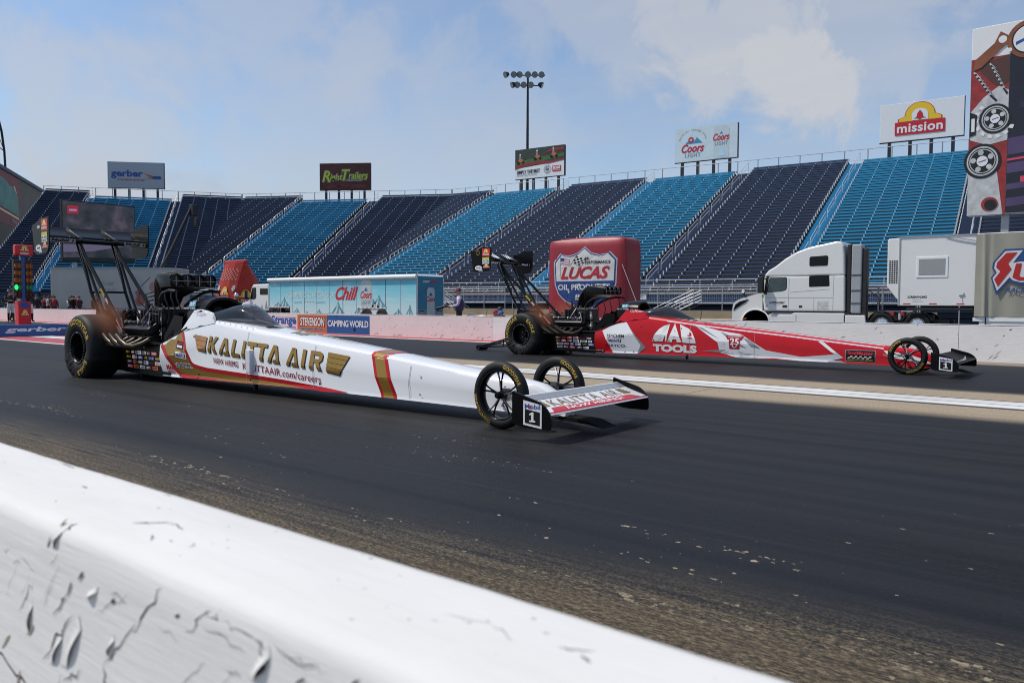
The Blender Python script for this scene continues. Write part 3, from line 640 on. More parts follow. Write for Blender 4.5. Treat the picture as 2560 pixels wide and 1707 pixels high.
def d_coors(t, w, h, F):
    CB, CL = M('peak_blue', (.05, .24, .42), .5), M('pale_ice', (.45, .68, .74), .5, var=.12, scale=1.2)
    b = MB(); b.flat([(0, 0), (w, 0), (w, h), (0, h)], M('ice_board', (.60, .70, .73), .5, var=.1, scale=.8), F(.012))
    b.flat([(w*.17, h*.53), (w*.45, h*.53), (w*.36, h*.74), (w*.33, h*.68), (w*.28, h*.84), (w*.22, h*.66)], CL, F(.02))
    b.flat([(w*.17, h*.53), (w*.45, h*.53), (w*.36, h*.70), (w*.32, h*.60), (w*.25, h*.66)], CB, F(.03)); b.disc(w*.265, h*.64, w*.045, h*.085, RED, F(.04)); b.text('66', WHITE, F(.05), w*.245, w*.285, h*.605, h*.675, .03)
    b.text('Coors', RED, F(.04), w*.11, w*.48, h*.27, h*.52, .025, .35); b.text('LIGHT', GREYP, F(.04), w*.17, w*.42, h*.13, h*.25, .01, 0, space=1.2)
    s = 'ILLINOIS. CHOOSE CHILL'
    for k, ch in enumerate(s):
        if ch == ' ': continue
        a = math.pi*(.93-.86*k/(len(s)-1)); cx, cy = w*.29+w*.21*math.cos(a), h*.58+h*.33*math.sin(a); ca, sa = math.cos(a-math.pi/2), math.sin(a-math.pi/2)
        b.text(ch, GREYP, lambda x, y: F(.04)(cx+x*ca-y*sa, cy+x*sa+y*ca), -.07 if ch not in 'I.' else -.02, .07 if ch not in 'I.' else .02, 0, .19, .02)
    can = [(w*.63, h*.06), (w*.65, h*.02), (w*.85, h*.02), (w*.87, h*.06), (w*.87, h*.88), (w*.84, h*.96), (w*.66, h*.96), (w*.63, h*.88)]
    b.flat(can, M('can_silver', (.58, .64, .65), .4, .2, var=.06), F(.03)); b.flat([(w*.70, h*.08), (w*.82, h*.08), (w*.79, h*.30), (w*.76, h*.40), (w*.73, h*.32)], CL, F(.04))
    b.flat([(w*.72, h*.72), (w*.78, h*.72), (w*.75, h*.80)], CB, F(.04))
    b.text('Coors', RED, F(.05), w*.62, w*.875, h*.53, h*.74, .025, .35); b.text('LIGHT', GREYP, F(.05), w*.65, w*.85, h*.40, h*.50, .01, 0, space=1.15)
    b.build('print', t)
def d_scag(t, w, h, F):
    b = MB(); b.flat([(0, 0), (w, 0), (w, h), (0, h)], WHITE, F(.012))
    b.flat([(0, h*.36), (w*.5, h*.42), (w, h*.5), (w, h), (0, h)], M('tree_print', (.025, .04, .028), .6, var=.6, scale=2.2), F(.02))
    b.flat([(0, h*.42), (w*.4, h*.5), (w, h*.62), (w, h*.74), (w*.5, h*.68), (0, h*.58)], M('grass_print', (.05, .12, .03), .6, var=.3, scale=3), F(.03))
    rib = M('ribbon_print', (.26, .02, .02), .5, var=.3, scale=1.5)
    b.flat([(0, h*.33), (w*.2, h*.41), (w*.45, h*.44), (w*.7, h*.43), (w, h*.50), (w, h*.56), (w*.75, h*.52), (w*.5, h*.55), (w*.25, h*.52), (0, h*.44)], rib, F(.04)); b.flat([(w*.55, h*.74), (w*.75, h*.84), (w, h*.83), (w, h*.93), (w*.75, h*.93)], rib, F(.04))
    for cx, cy in ((.12, .62), (.47, .70), (.80, .72)):
        b.disc(w*cx, h*cy, w*.05, h*.06, ORANGE, F(.05)); b.disc(w*(cx-.01), h*(cy+.1), w*.025, h*.08, M('rider_print', (.25, .2, .2), .6), F(.055)); b.disc(w*(cx+.05), h*(cy-.06), w*.025, h*.04, BLACK, F(.06)); b.disc(w*(cx-.05), h*(cy-.07), w*.03, h*.05, BLACK, F(.06)); b.disc(w*(cx-.01), h*(cy+.2), w*.014, h*.03, WHITE, F(.06))
    b.text('SIMPLY THE BEST', BLACK, F(.05), w*.04, w*.52, h*.17, h*.29, .03, 0, space=.95); b.text('PROUDLY BUILT IN THE USA', GREYP, F(.05), w*.04, w*.46, h*.09, h*.155, .01)
    b.disc(w*.67, h*.245, w*.075, h*.135, GREYP, F(.05), r0=.86); b.text('USA', BLACK, F(.05), w*.63, w*.71, h*.2, h*.29, .04); b.text('BUILT', GREYP, F(.05), w*.635, w*.705, h*.31, h*.35, .03); b.text('PROUD', GREYP, F(.05), w*.635, w*.705, h*.14, h*.18, .03)
    b.flat([(w*.77, h*.15), (w*.94, h*.15), (w*.94, h*.34), (w*.77, h*.34)], RED, F(.05)); b.text('SCAG', WHITE, F(.06), w*.785, w*.925, h*.22, h*.32, .06); b.text('POWER EQUIPMENT', WHITE, F(.06), w*.785, w*.925, h*.17, h*.2, .01)
    b.build('print', t)
def d_right(t, w, h, F):
    b = MB(); mar = M('maroon_print', (.085, .012, .010), .5, var=.55, scale=.9); b.flat([(0, 0), (w, 0), (w, h), (0, h)], mar, F(.012))
    LG = M('lime_yellow', (.58, .62, .05), .5); GL = M('letter_glow', (.40, .42, .40), .6)
    for dx, dy, mt, o_, bo in ((0, 0, GL, .03, .075), (0, 0, BLACK, .04, .05), (0, 0, LG, .05, .02)):
        b.text('R', mt, F(o_), w*.055-bo*1.2, w*.215+bo*1.2, h*.30-bo, h*.72+bo, bo, .25); b.text('ight', mt, F(o_), w*.21-bo, w*.455+bo, h*.30-bo, h*.60+bo, bo, .2)
        b.text('T', mt, F(o_), w*.44-bo*1.2, w*.60+bo*1.2, h*.34-bo, h*.76+bo, bo, .25); b.text('railers', mt, F(o_), w*.575-bo, w*.95+bo, h*.40-bo, h*.66+bo, bo, .2)
    b.text('Nationwide', GL, F(.05), w*.52, w*.85, h*.31, h*.41, .02, .4); b.text('Inc.', LG, F(.05), w*.87, w*.94, h*.36, h*.41, .03)
    for x0, y0, x1 in ((.1, .06, .45), (.3, .1, .62), (.55, .07, .95)): b.flat([(w*x0, h*y0), (w*x1, h*(y0+.02)), (w*(x1-.05), h*(y0+.12)), (w*(x0+.1), h*(y0+.14))], M('ember_print', (.16, .03, .02), .6, var=.5, scale=2), F(.02))
    b.build('print', t)
def d_gerber(t, w, h, F):
    b = MB(); b.flat([(0, 0), (w, 0), (w, h), (0, h)], M('pale_grey_board', (.40, .44, .48), .5, var=.06), F(.012))
    b.text('gerber', BLUE, F(.05), w*.06, w*.63, h*.36, h*.70, .03); b.text('COLLISION & GLASS', RED, F(.05), w*.17, w*.66, h*.29, h*.35, .03)
    b.flat([(w*.64, h*.58), (w*.78, h*.50), (w*.82, h*.42), (w*.78, h*.38), (w*.66, h*.34), (w*.76, h*.40), (w*.72, h*.47)], ORANGE, F(.05))
    for k in range(3): b.disc(w*(.82+.05*k), h*.42, w*.035, h*.06, BLUE, F(.06))
    b.build('print', t)
SB = lambda x: None
billboard((-67.2, 85.2, 0), (-59.5, 85.88, 0), 18.3, 22.3, 'billboard with lawn mowers and a red ribbon above white lettering band', d_scag, WHITE)
billboard((-44.1, 87.25, 0), (-36.5, 87.95, 0), 18.37, 22.37, 'pale icy blue billboard with a beer can and red script lettering', d_coors, WHITE)
billboard((-21.42, 89.3, 0), (-13.75, 89.98, 0), 18.3, 22.2, 'white billboard with a yellow bell arch over a red name bar', d_mission, WHITE)
billboard((-97.95, 75.9, 0), (-91.2, 80.1, 0), 18.45, 22.48, 'maroon billboard with big lime yellow lettering', d_right, M('maroon_edge', (.06, .012, .012), .5))
billboard((-125.1, 56.5, 0), (-119.36, 62.5, 0), 18.95, 22.95, 'pale grey billboard with blue lowercase lettering', d_gerber, GREYP)
# light mast behind the stand
t = thing('light_mast', 'tall floodlight mast with two rows of lamps behind the grandstand', 'light pole', (-76.4, 100, 0))
b = MB(); b.tube([(0, 0, 0), (0, 0, 18), (0, 0, 37.7)], [.33, .26, .16], DARK, 12); b.build('pole', t)
b = MB(); ax = Vector((rt.x, rt.y, 0)).normalized()
for z, l0, l1 in ((37.5, -2.75, 2.75), (35.9, -2.1, 2.1)): b.tube([ax*l0+Vector((0, 0, z)), ax*l1+Vector((0, 0, z))], .09, DARK, 6)
b.build('crossarm', t)
LAMPF = M('lamp_lens', (.30, .31, .30), .25, .2)
for z, offs, aims in ((37.6, (-3.3, -2.1, -1.2, 0, 1.05, 2.1), (-60, -25, -20, 0, 5, 8)), (36.0, (-2.2, -1.55, -.6, .45, 1.95), (-70, -25, -10, 0, 80))):
    for q, am in zip(offs, aims):
        b = MB(); yaw = AZ+R(am); dirv = Vector((math.sin(-yaw)*-1, -math.cos(yaw), -.45)).normalized(); dirv = Vector((math.sin(AZ)*math.cos(R(am))-math.cos(AZ)*math.sin(R(am))*-1*1, -math.cos(AZ)*math.cos(R(am))+math.sin(AZ)*math.sin(R(am)), -.4)).normalized()
        c = ax*q*1.0+Vector((0, 0, z+.05)); e1 = dirv.cross(Vector((0, 0, 1))).normalized(); e2 = e1.cross(dirv); f = lambda x, y, a: c+e1*x+e2*y+dirv*a
        b.lathe([(0.02, -.35), (.22, -.3), (.40, 0), (.50, .35), (.50, .42)], DARK, f, 14); b.lathe([(.48, .38), (.0, .40)], LAMPF, f, 14); b.build('floodlight', t)
# big video board on the right, in front of the stand
def video_right():
    x0, y0, z0, z1 = -8.25, 56.0, 6.75, 18.2
    t = thing('video_board', 'huge video board with engine part prints around a dark screen, cut off by the frame', 'video screen', (x0, y0, 0))
    b = MB(); b.box(0, 16, 0, .9, z0, z1, WHITE); b.build('cabinet', t, bevel=.03)
    for x in (2, 8, 14): b = MB(); b.box(x-.2, x+.2, .3, .7, -.15, z0-.01, GALV); b.build('post', t)
    fn = lambda off: plane((0, -off, 0), (1, 0, 0), (0, 0, 1))
    b = MB(); SC = M('screen_dark', (.016, .016, .026), .25, var=.3, scale=.5)
    b.flat([(2.03, z0+.05), (16, z0+.05), (16, 16.35), (2.03, 16.35)], SC, fn(.02))
    PU = M('screen_purple', (.07, .045, .11), .3, emit=.12, var=.4, scale=.6); PK = M('screen_pink', (.45, .05, .09), .3, emit=.2)
    for z, hh, m_ in ((10.4, 1.0, PU), (9.3, .6, PU), (8.3, .35, PU), (7.3, .5, PU)): b.flat([(2.05, z-.12), (16, z+1.1), (16, z+1.1+hh), (2.05, z-.12+hh)], m_, fn(.03))
    b.flat([(2.05, 9.92), (16, 11.1), (16, 11.25), (2.05, 10.05)], PK, fn(.04)); b.flat([(2.75, 8.6), (16, 9.2), (16, 9.5), (2.75, 8.95)], PK, fn(.04)); b.flat([(2.6, 13), (16, 13.8), (16, 14.5), (2.6, 13.4)], M('screen_navy', (.02, .025, .05), .3, emit=.1), fn(.03))
    b.build('screen', t)
    b = MB(); RD = M('print_red', (.30, .025, .025), .5, var=.4, scale=2.5); BRZ = M('print_bronze', (.26, .09, .045), .4, .3, var=.3, scale=1.5); DK = M('print_black_metal', (.02, .024, .024), .35, .3, var=.5, scale=2); SV = M('print_silver', (.55, .55, .54), .4, .2, var=.35, scale=2.2)
    b.flat([(0, z0), (2.02, z0), (2.02, 16.3), (0, 16.3)], RD, fn(.012)); b.flat([(0, z0), (1.9, z0), (1.5, 9.6), (0, 9.5)], SV, fn(.02)); b.flat([(.2, 15.9), (2.02, 16.3), (2.02, 14.7), (1.5, 14.4), (.9, 15)], M('print_maroon', (.08, .03, .025), .5), fn(.02))
    b.flat([(.05, 13.1), (.7, 13.9), (1.5, 14.5), (2.02, 14.2), (2.02, 11.2), (1.0, 11.0), (.05, 11.4)], SV, fn(.025))
    for k in range(14):  # ribs and bolts
        u = k/13; b.flat([(.1+.9*u, 15.5-1.5*u), (.2+.9*u, 15.55-1.5*u), (.55+.9*u, 15.15-1.5*u), (.45+.9*u, 15.08-1.5*u)], DK if k % 2 else SV, fn(.03+.001*k)); b.flat([(.95+.75*u, 15.9-1.6*u), (1.02+.75*u, 15.95-1.6*u), (1.3+.7*u, 15.6-1.6*u), (1.2+.7*u, 15.52-1.6*u)], DK if k % 2 else SV, fn(.03+.001*k))
    def wheel(cx, cz, r, hubs, ringm=DK):
        b.disc(cx, cz, r*1.0, r*1.06, ringm, fn(.04)); b.disc(cx, cz, r*.84, r*.9, SV, fn(.045), r0=.90); b.disc(cx, cz, r*.70, r*.74, SV, fn(.045), r0=.93)
        for k in range(hubs): a = 2*math.pi*k/hubs+.5; b.disc(cx+r*.5*math.cos(a), cz+r*.53*math.sin(a), r*.15, r*.16, SV, fn(.05))
        b.disc(cx, cz, r*.30, r*.32, WHITE, fn(.06)); b.flat([(cx-r*.2, cz-r*.09), (cx+r*.22, cz+r*.03), (cx+r*.22, cz+r*.09), (cx-r*.2, cz-r*.03)], BLUE, fn(.065))
    wheel(1.35, 12.55, .85, 5); wheel(.75, 10.05, 1.0, 5); b.disc(1.2, 7.4, .45, .42, RD, fn(.05)); b.disc(1.25, 7.35, .33, .32, DK, fn(.06))
    b.flat([(0, 11.6), (.35, 11.7), (.4, 12.9), (0, 13.1)], DK, fn(.05)); b.flat([(.1, 11.9), (.28, 11.9), (.28, 12.7), (.1, 12.7)], WHITE, fn(.06))
    for k in range(9): a = 2.2+k*.42; b.flat([(1.35+.9*math.cos(a), 12.55+.95*math.sin(a)), (1.35+1.15*math.cos(a+.1), 12.55+1.2*math.sin(a+.1)), (1.35+1.1*math.cos(a+.3), 12.55+1.15*math.sin(a+.3)), (1.35+.92*math.cos(a+.25), 12.55+.97*math.sin(a+.25))], WHITE, fn(.042))
    # connecting rod over the top strip
    b.flat([(.1, 15.6), (.55, 15.75), (1.6, 16.75), (2.2, 17.2), (1.5, 17.75), (1.2, 17.1), (.2, 16.25)], BRZ, fn(.05)); b.disc(2.9, 17.05, 1.05, 1.1, BRZ, fn(.055)); b.disc(2.9, 17.05, .82, .86, DK, fn(.06)); b.disc(2.9, 17.05, .74, .78, WHITE, fn(.065)); b.disc(1.62, 17.25, .22, .22, WHITE, fn(.06)); b.disc(2.0, 16.55, .12, .12, WHITE, fn(.06))
    b.flat([(2.3, 16.75), (3.5, 17.25), (3.5, 17.4), (2.3, 16.95)], BLUE, fn(.07))
    b.build('print', t)
video_right()
# ------------------------------------------------------------------ the two dragsters (local frame: +x forward, +y left, near side = -y)
CARW = M('car_white', (.76, .76, .77), .22, var=.012, scale=1.5, coat=.6); CARR = M('car_red', (.47, .004, .010), .3, var=.02, coat=.22, spec=.25)
CGOLD = M('car_gold', (.36, .205, .035), .3, .55, var=.03, coat=.15); CGREY = M('car_grey', (.27, .28, .29), .3, .1, var=.03, coat=.4)
CORANGE = M('gold_glow_fade', (.48, .20, .04), .25, .6, var=.25, scale=5, coat=.4); DRED = M('lettering_red', (.36, .01, .025), .35, var=.02)
CARB = M('carbon_black', (.004, .004, .0045), .30, var=.25, scale=30, spec=.17); TUBE = M('black_chromoly_tube', (.006, .006, .0065), .22, 0, var=.1, spec=.25)
ENG = M('engine_black', (.005, .005, .0055), .38, .0, var=.4, scale=18, spec=.25); ENGS = M('engine_metal', (.30, .29, .28), .3, .85, var=.3, scale=25); VALV = M('valve_cover', (.012, .013, .016), .33, .2, var=.15, scale=20)
HDR = M('header_pipe', (.055, .042, .03), .36, .7, var=.5, scale=9); CHR = M('chrome', (.70, .70, .72), .12, .95, var=.03); HOSE = M('braided_hose', (.012, .012, .013), .5, .0, var=.4, scale=60)
TYREY = M('tyre_lettering', (.50, .33, .03), .7, var=.25, scale=20); SHIELD = None
def shield_mat():
    m = bpy.data.materials.new('tinted_windscreen'); m.use_nodes = True; b = m.node_tree.nodes['Principled BSDF']
    b.inputs['Base Color'].default_value = (.018, .025, .035, 1); b.inputs['Roughness'].default_value = .05; b.inputs['Alpha'].default_value = .80; b.inputs['Coat Weight'].default_value = .1; b.inputs['Specular IOR Level'].default_value = .45
    return m
SHIELD = shield_mat(); TRIMB = M('matt_black', (.006, .006, .006), .8, spec=.2)
# stations: u, bottom, half width bottom, crease z, half width crease, shoulder z, half width shoulder, top z, half width top
ST = [(1.69, .100, .355, .330, .405, .520, .385, .535, .340),
      (2.10, .104, .355, .420, .400, .690, .350, .710, .300),
      (2.36, .108, .355, .480, .395, .800, .330, .830, .290),
      (2.80, .113, .350, .520, .385, .838, .310, .872, .265),
      (3.35, .120, .340, .500, .365, .775, .297, .818, .250),
      (3.85, .126, .325, .462, .345, .722, .285, .760, .235),
      (4.80, .130, .290, .395, .308, .632, .255, .665, .205),
      (5.70, .126, .252, .340, .268, .548, .222, .578, .178),
      (6.35, .122, .225, .300, .240, .480, .200, .508, .158),
      (6.80, .118, .205, .275, .218, .435, .182, .462, .142),
      (7.25, .112, .180, .245, .192, .388, .160, .418, .122),
      (7.55, .108, .155, .225, .165, .362, .135, .390, .100),
      (7.75, .105, .130, .205, .138, .325, .110, .360, .080),
      (7.92, .103, .100, .165, .105, .240, .085, .280, .060),
      (8.05, .101, .070, .120, .072, .150, .060, .165, .040)]
def st(u):
    if u <= ST[0][0]: return ST[0]
    for a, b in zip(ST, ST[1:]):
        if u <= b[0]: t = (u-a[0])/(b[0]-a[0]); return tuple(p+(q-p)*t for p, q in zip(a, b))
    return ST[-1]
def sidew(u, z):
    _, zbt, wb, zc, wc, zs, ws, zt, wt = st(u)
    if z <= zbt: return wb+.012
    if z < zbt+.035: return wb+.012-(.012)*(z-zbt)/.035
    if z < zc: return wb+(wc-wb)*(z-zbt-.035)/max(1e-4, zc-zbt-.035)
    if z < zs: return wc+(ws-wc)*(z-zc)/(zs-zc)
    if z < zt: return ws+(wt-ws)*(z-zs)/max(1e-4, zt-zs)
    return wt
def side(off): return lambda u, z: Vector((u, -(sidew(u, z)+off), z))
def topf(off): return lambda u, v: Vector((u, -v, (lambda q: q[7]+.012*(1-(v/max(.05, q[8]))**2) if abs(v) <= q[8] else q[7]-(abs(v)-q[8])*(q[7]-q[5])/(q[6]-q[8]))(st(u))+off))
def body_mesh(mt):
    b = MB(); us = []; 
    for a, c in zip(ST, ST[1:]):
        k = max(2, int((c[0]-a[0])/.12)); us += [a[0]+(c[0]-a[0])*i/k for i in range(k)]
    us.append(ST[-1][0]); rows = []
    for u in us:
        q = st(u); _, zbt, wb, zc, wc, zs, ws, zt, wt = q
        half = [(0, zbt+.012), (wb-.03, zbt+.006), (wb+.012, zbt), (wb, zbt+.035), (wc, zc), (ws+.006, zs-.02), (ws-.004, zs+.004), (wt+.01, zt-.004), (wt, zt), (wt*.5, zt+.009), (0, zt+.012)]
        rows.append([Vector((u, -w, z)) for w, z in half]+[Vector((u, w, z)) for w, z in half[-2:0:-1]])
    n = len(rows[0]); vs = [v for r in rows for v in r]
    b.add(vs, [(i*n+j, i*n+(j+1) % n, (i+1)*n+(j+1) % n, (i+1)*n+j) for i in range(len(rows)-1) for j in range(n)], mt, True)
    b.add(rows[0], [tuple(range(n))], CARB); b.add(rows[-1], [tuple(range(n-1, -1, -1))], mt)
    return b
def cowl_mesh(mt):
    """raised engine cowl / cockpit surround: from the slanted rear edge up to the helmet fairing"""
    b = MB(); pr = [(2.08, .70), (2.36, .80), (2.46, 1.0), (2.80, .955), (2.84, .905), (2.84, .80), (2.40, .76), (2.1, .66)]
    for sgn in (-1, 1):
        def f(u, z, o): q_ = st(u); w = (sidew(u, z) if z < q_[5] else q_[6]+(.272-q_[6])*(z-q_[5])/(1.0-q_[5]))+o; return Vector((u, sgn*w, z))
        P_ = [(2.12, .690), (2.19, .755), (2.385, .998), (2.55, 1.0), (2.66, .985), (2.80, .955), (2.86, .90), (2.90, .83), (2.6, .78), (2.35, .735)]
        vs, fs = cut2d(P_, [tuple(range(len(P_)))], .1, .05); vo = [f(u, z, .006) for u, z in vs]; vi = [f(u, z, -.02) for u, z in vs]
        b.add(vo, fs, mt, True); b.add(vi, [q[::-1] for q in fs], mt, True)
        k = len(P_); rim = [f(u, z, .006) for u, z in P_]+[f(u, z, -.02) for u, z in P_]; b.add(rim, [(i, (i+1) % k, k+(i+1) % k, k+i) for i in range(k)], mt)
    return b
def hoop(mt):
    b = MB()   # helmet fairing: black hollow roll-cage shroud open to the front
    def sec(u, w, z0, z1, n=14):
        r = []
        for i in range(n+1):
            a = math.pi*i/n; r.append(Vector((u, -w*math.cos(a)*(1 if abs(math.cos(a)) < .95 else 1), z0+(z1-z0)*max(0, math.sin(a))**.62)))
        return r
    secs = [sec(2.02, .14, .86, .93), sec(2.08, .24, .84, 1.06), sec(2.20, .285, .83, 1.135), sec(2.38, .295, .83, 1.168), sec(2.54, .295, .84, 1.168), sec(2.62, .293, .85, 1.155)]
    n = len(secs[0]); vs = [v for s in secs for v in s]
    b.add(vs, [(i*n+j, i*n+j+1, (i+1)*n+j+1, (i+1)*n+j) for i in range(len(secs)-1) for j in range(n-1)], mt, True)
    inn = [Vector((v.x, v.y*.88, .84+(v.z-.84)*.90)) for s in secs[2:] for v in s]
    b.add(inn, [(i*n+j, (i+1)*n+j, (i+1)*n+j+1, i*n+j+1) for i in range(len(secs)-3) for j in range(n-1)], CARB, True)
    e = secs[-1]; ei = inn[-n:]; b.add(e+ei, [(i, i+1, n+i+1, n+i) for i in range(n-1)], mt, True)
    b.add(secs[0], [tuple(range(n))], mt); b.add(inn[:n], [tuple(range(n-1, -1, -1))], CARB)
    b.keep = True
    return b
def windscreen():
    b = MB()
    def sec(u, w, z0, z1, n=12): return [Vector((u, -w*math.cos(math.pi*i/n), z0+(z1-z0)*math.sin(math.pi*i/n)**.6)) for i in range(n+1)]
    tab = [(2.56, .290, .885, .965), (2.70, .288, .878, .995), (2.90, .275, .872, 1.03), (3.05, .250, .862, 1.058), (3.18, .215, .852, 1.070), (3.3, .190, .845, 1.035), (3.45, .150, .832, .955), (3.62, .10, .818, .872), (3.76, .05, .80, .815)]
    secs = [sec(*q) for q in tab]; n = len(secs[0]); vs = [v for s in secs for v in s]
    # the rear top is open: the crest of the screen starts at u 2.95, so drop top faces behind it
    fs = [(i*n+j, i*n+j+1, (i+1)*n+j+1, (i+1)*n+j) for i in range(len(secs)-1) for j in range(n-1) if not (i < 3 and 4 <= j <= 7)]
    b.add(vs, fs, SHIELD, True); b.keep = True
    return b
def tyre_rear(sgn):
    """big slick with a wrinkled side wall squatting on the ground; axle at local origin, outer face at sgn*y"""
    b = MB(); Rr, W = .482, .44; hub = .428
    prof = [(.215, -.165), (.235, -.19), (.30, -.218), (.38, -.222), (.435, -.208), (.466, -.178), (.479, -.12), (.482, 0), (.479, .12), (.466, .178), (.435, .208), (.38, .222), (.30, .218), (.235, .19), (.215, .165)]
    n = 96; vs = []
    for (r, a) in prof:
        for j in range(n):
            t = 2*math.pi*j/n; x, z = r*math.cos(t), r*math.sin(t); y = a*sgn
            low = max(0, -math.sin(t)); dn = max(0, min(1, (low-.1)/.5))
            if .22 < r < .46:   # torsional wrinkles
                fold = math.sin(t*26+r*34)*.5+.5*math.sin(t*17+r*50+1)
                y += sgn*(1 if a > 0 else -1)*dn*.024*fold*math.sin(math.pi*(r-.22)/.24)+sgn*(1 if a > 0 else -1)*dn*.012
            if z < -hub+.002: 
                z = -hub+.002
                if abs(a) > .1: y *= 1.03
            if r > .35 and math.sin(t) < -.3: x *= 1.03
            vs.append(Vector((x, y, z)))
    k = len(prof); b.add(vs, [(i*n+j, i*n+(j+1) % n, (i+1)*n+(j+1) % n, (i+1)*n+j) for i in range(k-1) for j in range(n)], RUB, True)
    return b
def arc_text(b, s, r0, r1, a0, a1, mt, fn, bold=.01):
    """lettering along an arc, from angle a0 to a1 (clockwise seen from outside)"""
    vs, fs, w, h = text2d(s, bold, 0, 1.0); vs = [(x/w, y/h) for x, y in vs]; vs, fs = cut2d(vs, fs, .05, None)
    b.add([fn((r0+(r1-r0)*y)*math.cos(a0+(a1-a0)*x), (r0+(r1-r0)*y)*math.sin(a0+(a1-a0)*x)) for x, y in vs], fs, mt)
def rear_wheel(car, sgn, v, rot):
    t = bpy.data.objects.new('rear_wheel', None); COL.objects.link(t); t.parent = car; t.location = (0, -v*sgn, .428); t.empty_display_size = .2
    # sgn=+1: near side (outer face towards -y)
    s = -sgn
    tyre_rear(s).build('tyre', t, sharp=70)
    b = MB(); f = lambda x, y, a: Vector((x, s*a, y))
    b.lathe([(.235, .19), (.238, .205), (.226, .212), (.212, .20), (.205, .16), (.19, .05), (.06, .03), (.055, .09), (0, .095)], CARB, f, 40)
    b.lathe([(.235, -.19), (.21, -.2), (.20, -.1), (.0, -.05)], CARB, f, 40)
    b.build('rim', t)
    b = MB()
    for k in range(32):
        a = 2*math.pi*k/32; b.lathe([(.0055, .0), (.0055, .010), (0, .012)], CHR, lambda x, y, z, a=a: Vector((.219*math.cos(a)+x, s*(.208+z), .219*math.sin(a)+y)), 6)
    for k in range(5):
        a = 2*math.pi*k/5; b.lathe([(.012, .0), (.012, .02), (0, .022)], ENGS, lambda x, y, z, a=a: Vector((.09*math.cos(a)+x, s*(.038+z), .09*math.sin(a)+y)), 6)
    b.build('bolts', t)
    b = MB(); g_ = lambda x, y: Vector((x, s*(.2245-(.0 if math.hypot(x, y) < .385 else (math.hypot(x, y)-.385)*.26)), y))
    arc_text(b, 'GOODYEAR', .335, .415, rot, rot-1.75, TYREY, g_, .02); arc_text(b, 'EAGLE', .335, .41, rot-2.55, rot-3.45, TYREY, lambda x, y: g_(x, y)+Vector((0, s*.018, 0)), .02)
    b.build('lettering', t)
    return t
def front_wheel(car, sgn, v, rot):
    t = bpy.data.objects.new('front_wheel', None); COL.objects.link(t); t.parent = car; t.location = (7.62, -v*sgn, .295); t.empty_display_size = .1
    f = lambda x, y, a: Vector((x, a, y))
    b = MB(); b.lathe([(.217, -.036), (.225, -.043), (.25, -.047), (.275, -.040), (.289, -.024), (.295, 0), (.289, .024), (.275, .040), (.25, .047), (.225, .043), (.217, .036)], RUB, f, 64); b.build('tyre', t, sharp=70)
    b = MB(); b.lathe([(.217, -.034), (.221, -.040), (.212, -.042), (.204, -.034), (.198, -.01), (.198, .01), (.204, .034), (.212, .042), (.221, .040), (.217, .034)], CARB, f, 64)
    b.lathe([(0, -.065), (.022, -.065), (.03, -.05), (.034, -.02), (.034, .02), (.03, .05), (0, .055)], CARB, f, 20)
    for k in range(10):
        a = rot+2*math.pi*(k//2)/5+(.155 if k % 2 else -.155); c = rot+2*math.pi*(k//2)/5
        p0 = (.03*math.cos(c), 0, .03*math.sin(c)); p1 = (.12*math.cos((a+c)/2), 0, .12*math.sin((a+c)/2)); p2 = (.202*math.cos(a), 0, .202*math.sin(a)); pm = (.165*math.cos((a*.8+c*.2)), 0, .165*math.sin((a*.8+c*.2)))
        b.tube([p0, p1, pm, p2], [.011, .0085, .008, .011], CARB if k % 3 else CHR, 6)
    b.build('rim', t)
    b = MB()
    for s in (-1, 1):
        g_ = lambda x, y: Vector((x, s*(.0478-.0*math.hypot(x, y)), y)); 
        if s == -1*1: arc_text(b, 'GOODYEAR', .238, .272, rot+1.0, rot+.05, TYREY, lambda x, y: Vector((x, -.0482+(max(0, math.hypot(x, y)-.25))*.28, y)), .015); arc_text(b, 'FRONTRUNNER', .238, .272, rot+4.0, rot+2.8, TYREY, lambda x, y: Vector((x, -.0482+(max(0, math.hypot(x, y)-.25))*.28, y)), .015)
    b.build('lettering', t)
    return t
def airfoil(c, th, camber, n=10):
    up_, lo = [], []
    for i in range(n+1):
        x = (1-math.cos(math.pi*i/n))/2; y = 5*th*(.2969*math.sqrt(x)-.126*x-.3516*x*x+.2843*x**3-.1015*x**4); cm = camber*4*x*(1-x)
        up_.append((x*c, (cm+y)*c)); lo.append((x*c, (cm-y)*c))
    return up_+lo[-2:0:-1]
def wing_element(b, le, chord, ang, v0, v1, th, cam_, mt):
    """leading edge at le=(u,z); runs back (towards -u) and up by ang"""
    pr = airfoil(chord, th, -cam_); ca, sa = math.cos(ang), math.sin(ang)
    q = [(le[0]-(x*ca-y*sa), le[1]+(x*sa+y*ca)) for x, y in pr]
    b.prism(q, mt, lambda u, z: Vector((u, -v0, z)), lambda u, z: Vector((u, -v1, z)), None, True)
def rounded(pts, r=.05, n=5):
    out = []; k = len(pts)
    for i, p in enumerate(pts):
        rr = p[2] if len(p) > 2 else r
        a, b_ = Vector(pts[i-1][:2]), Vector(pts[(i+1) % k][:2]); p = Vector(p[:2]); d0, d1 = (a-p), (b_-p); rr = min(rr, d0.length*.45, d1.length*.45)
        p0, p1 = p+d0.normalized()*rr, p+d1.normalized()*rr
        for j in range(n+1): t = j/n; out.append(tuple((p0*(1-t)+p*t)*(1-t)+(p*(1-t)+p1*t)*t))
    return out
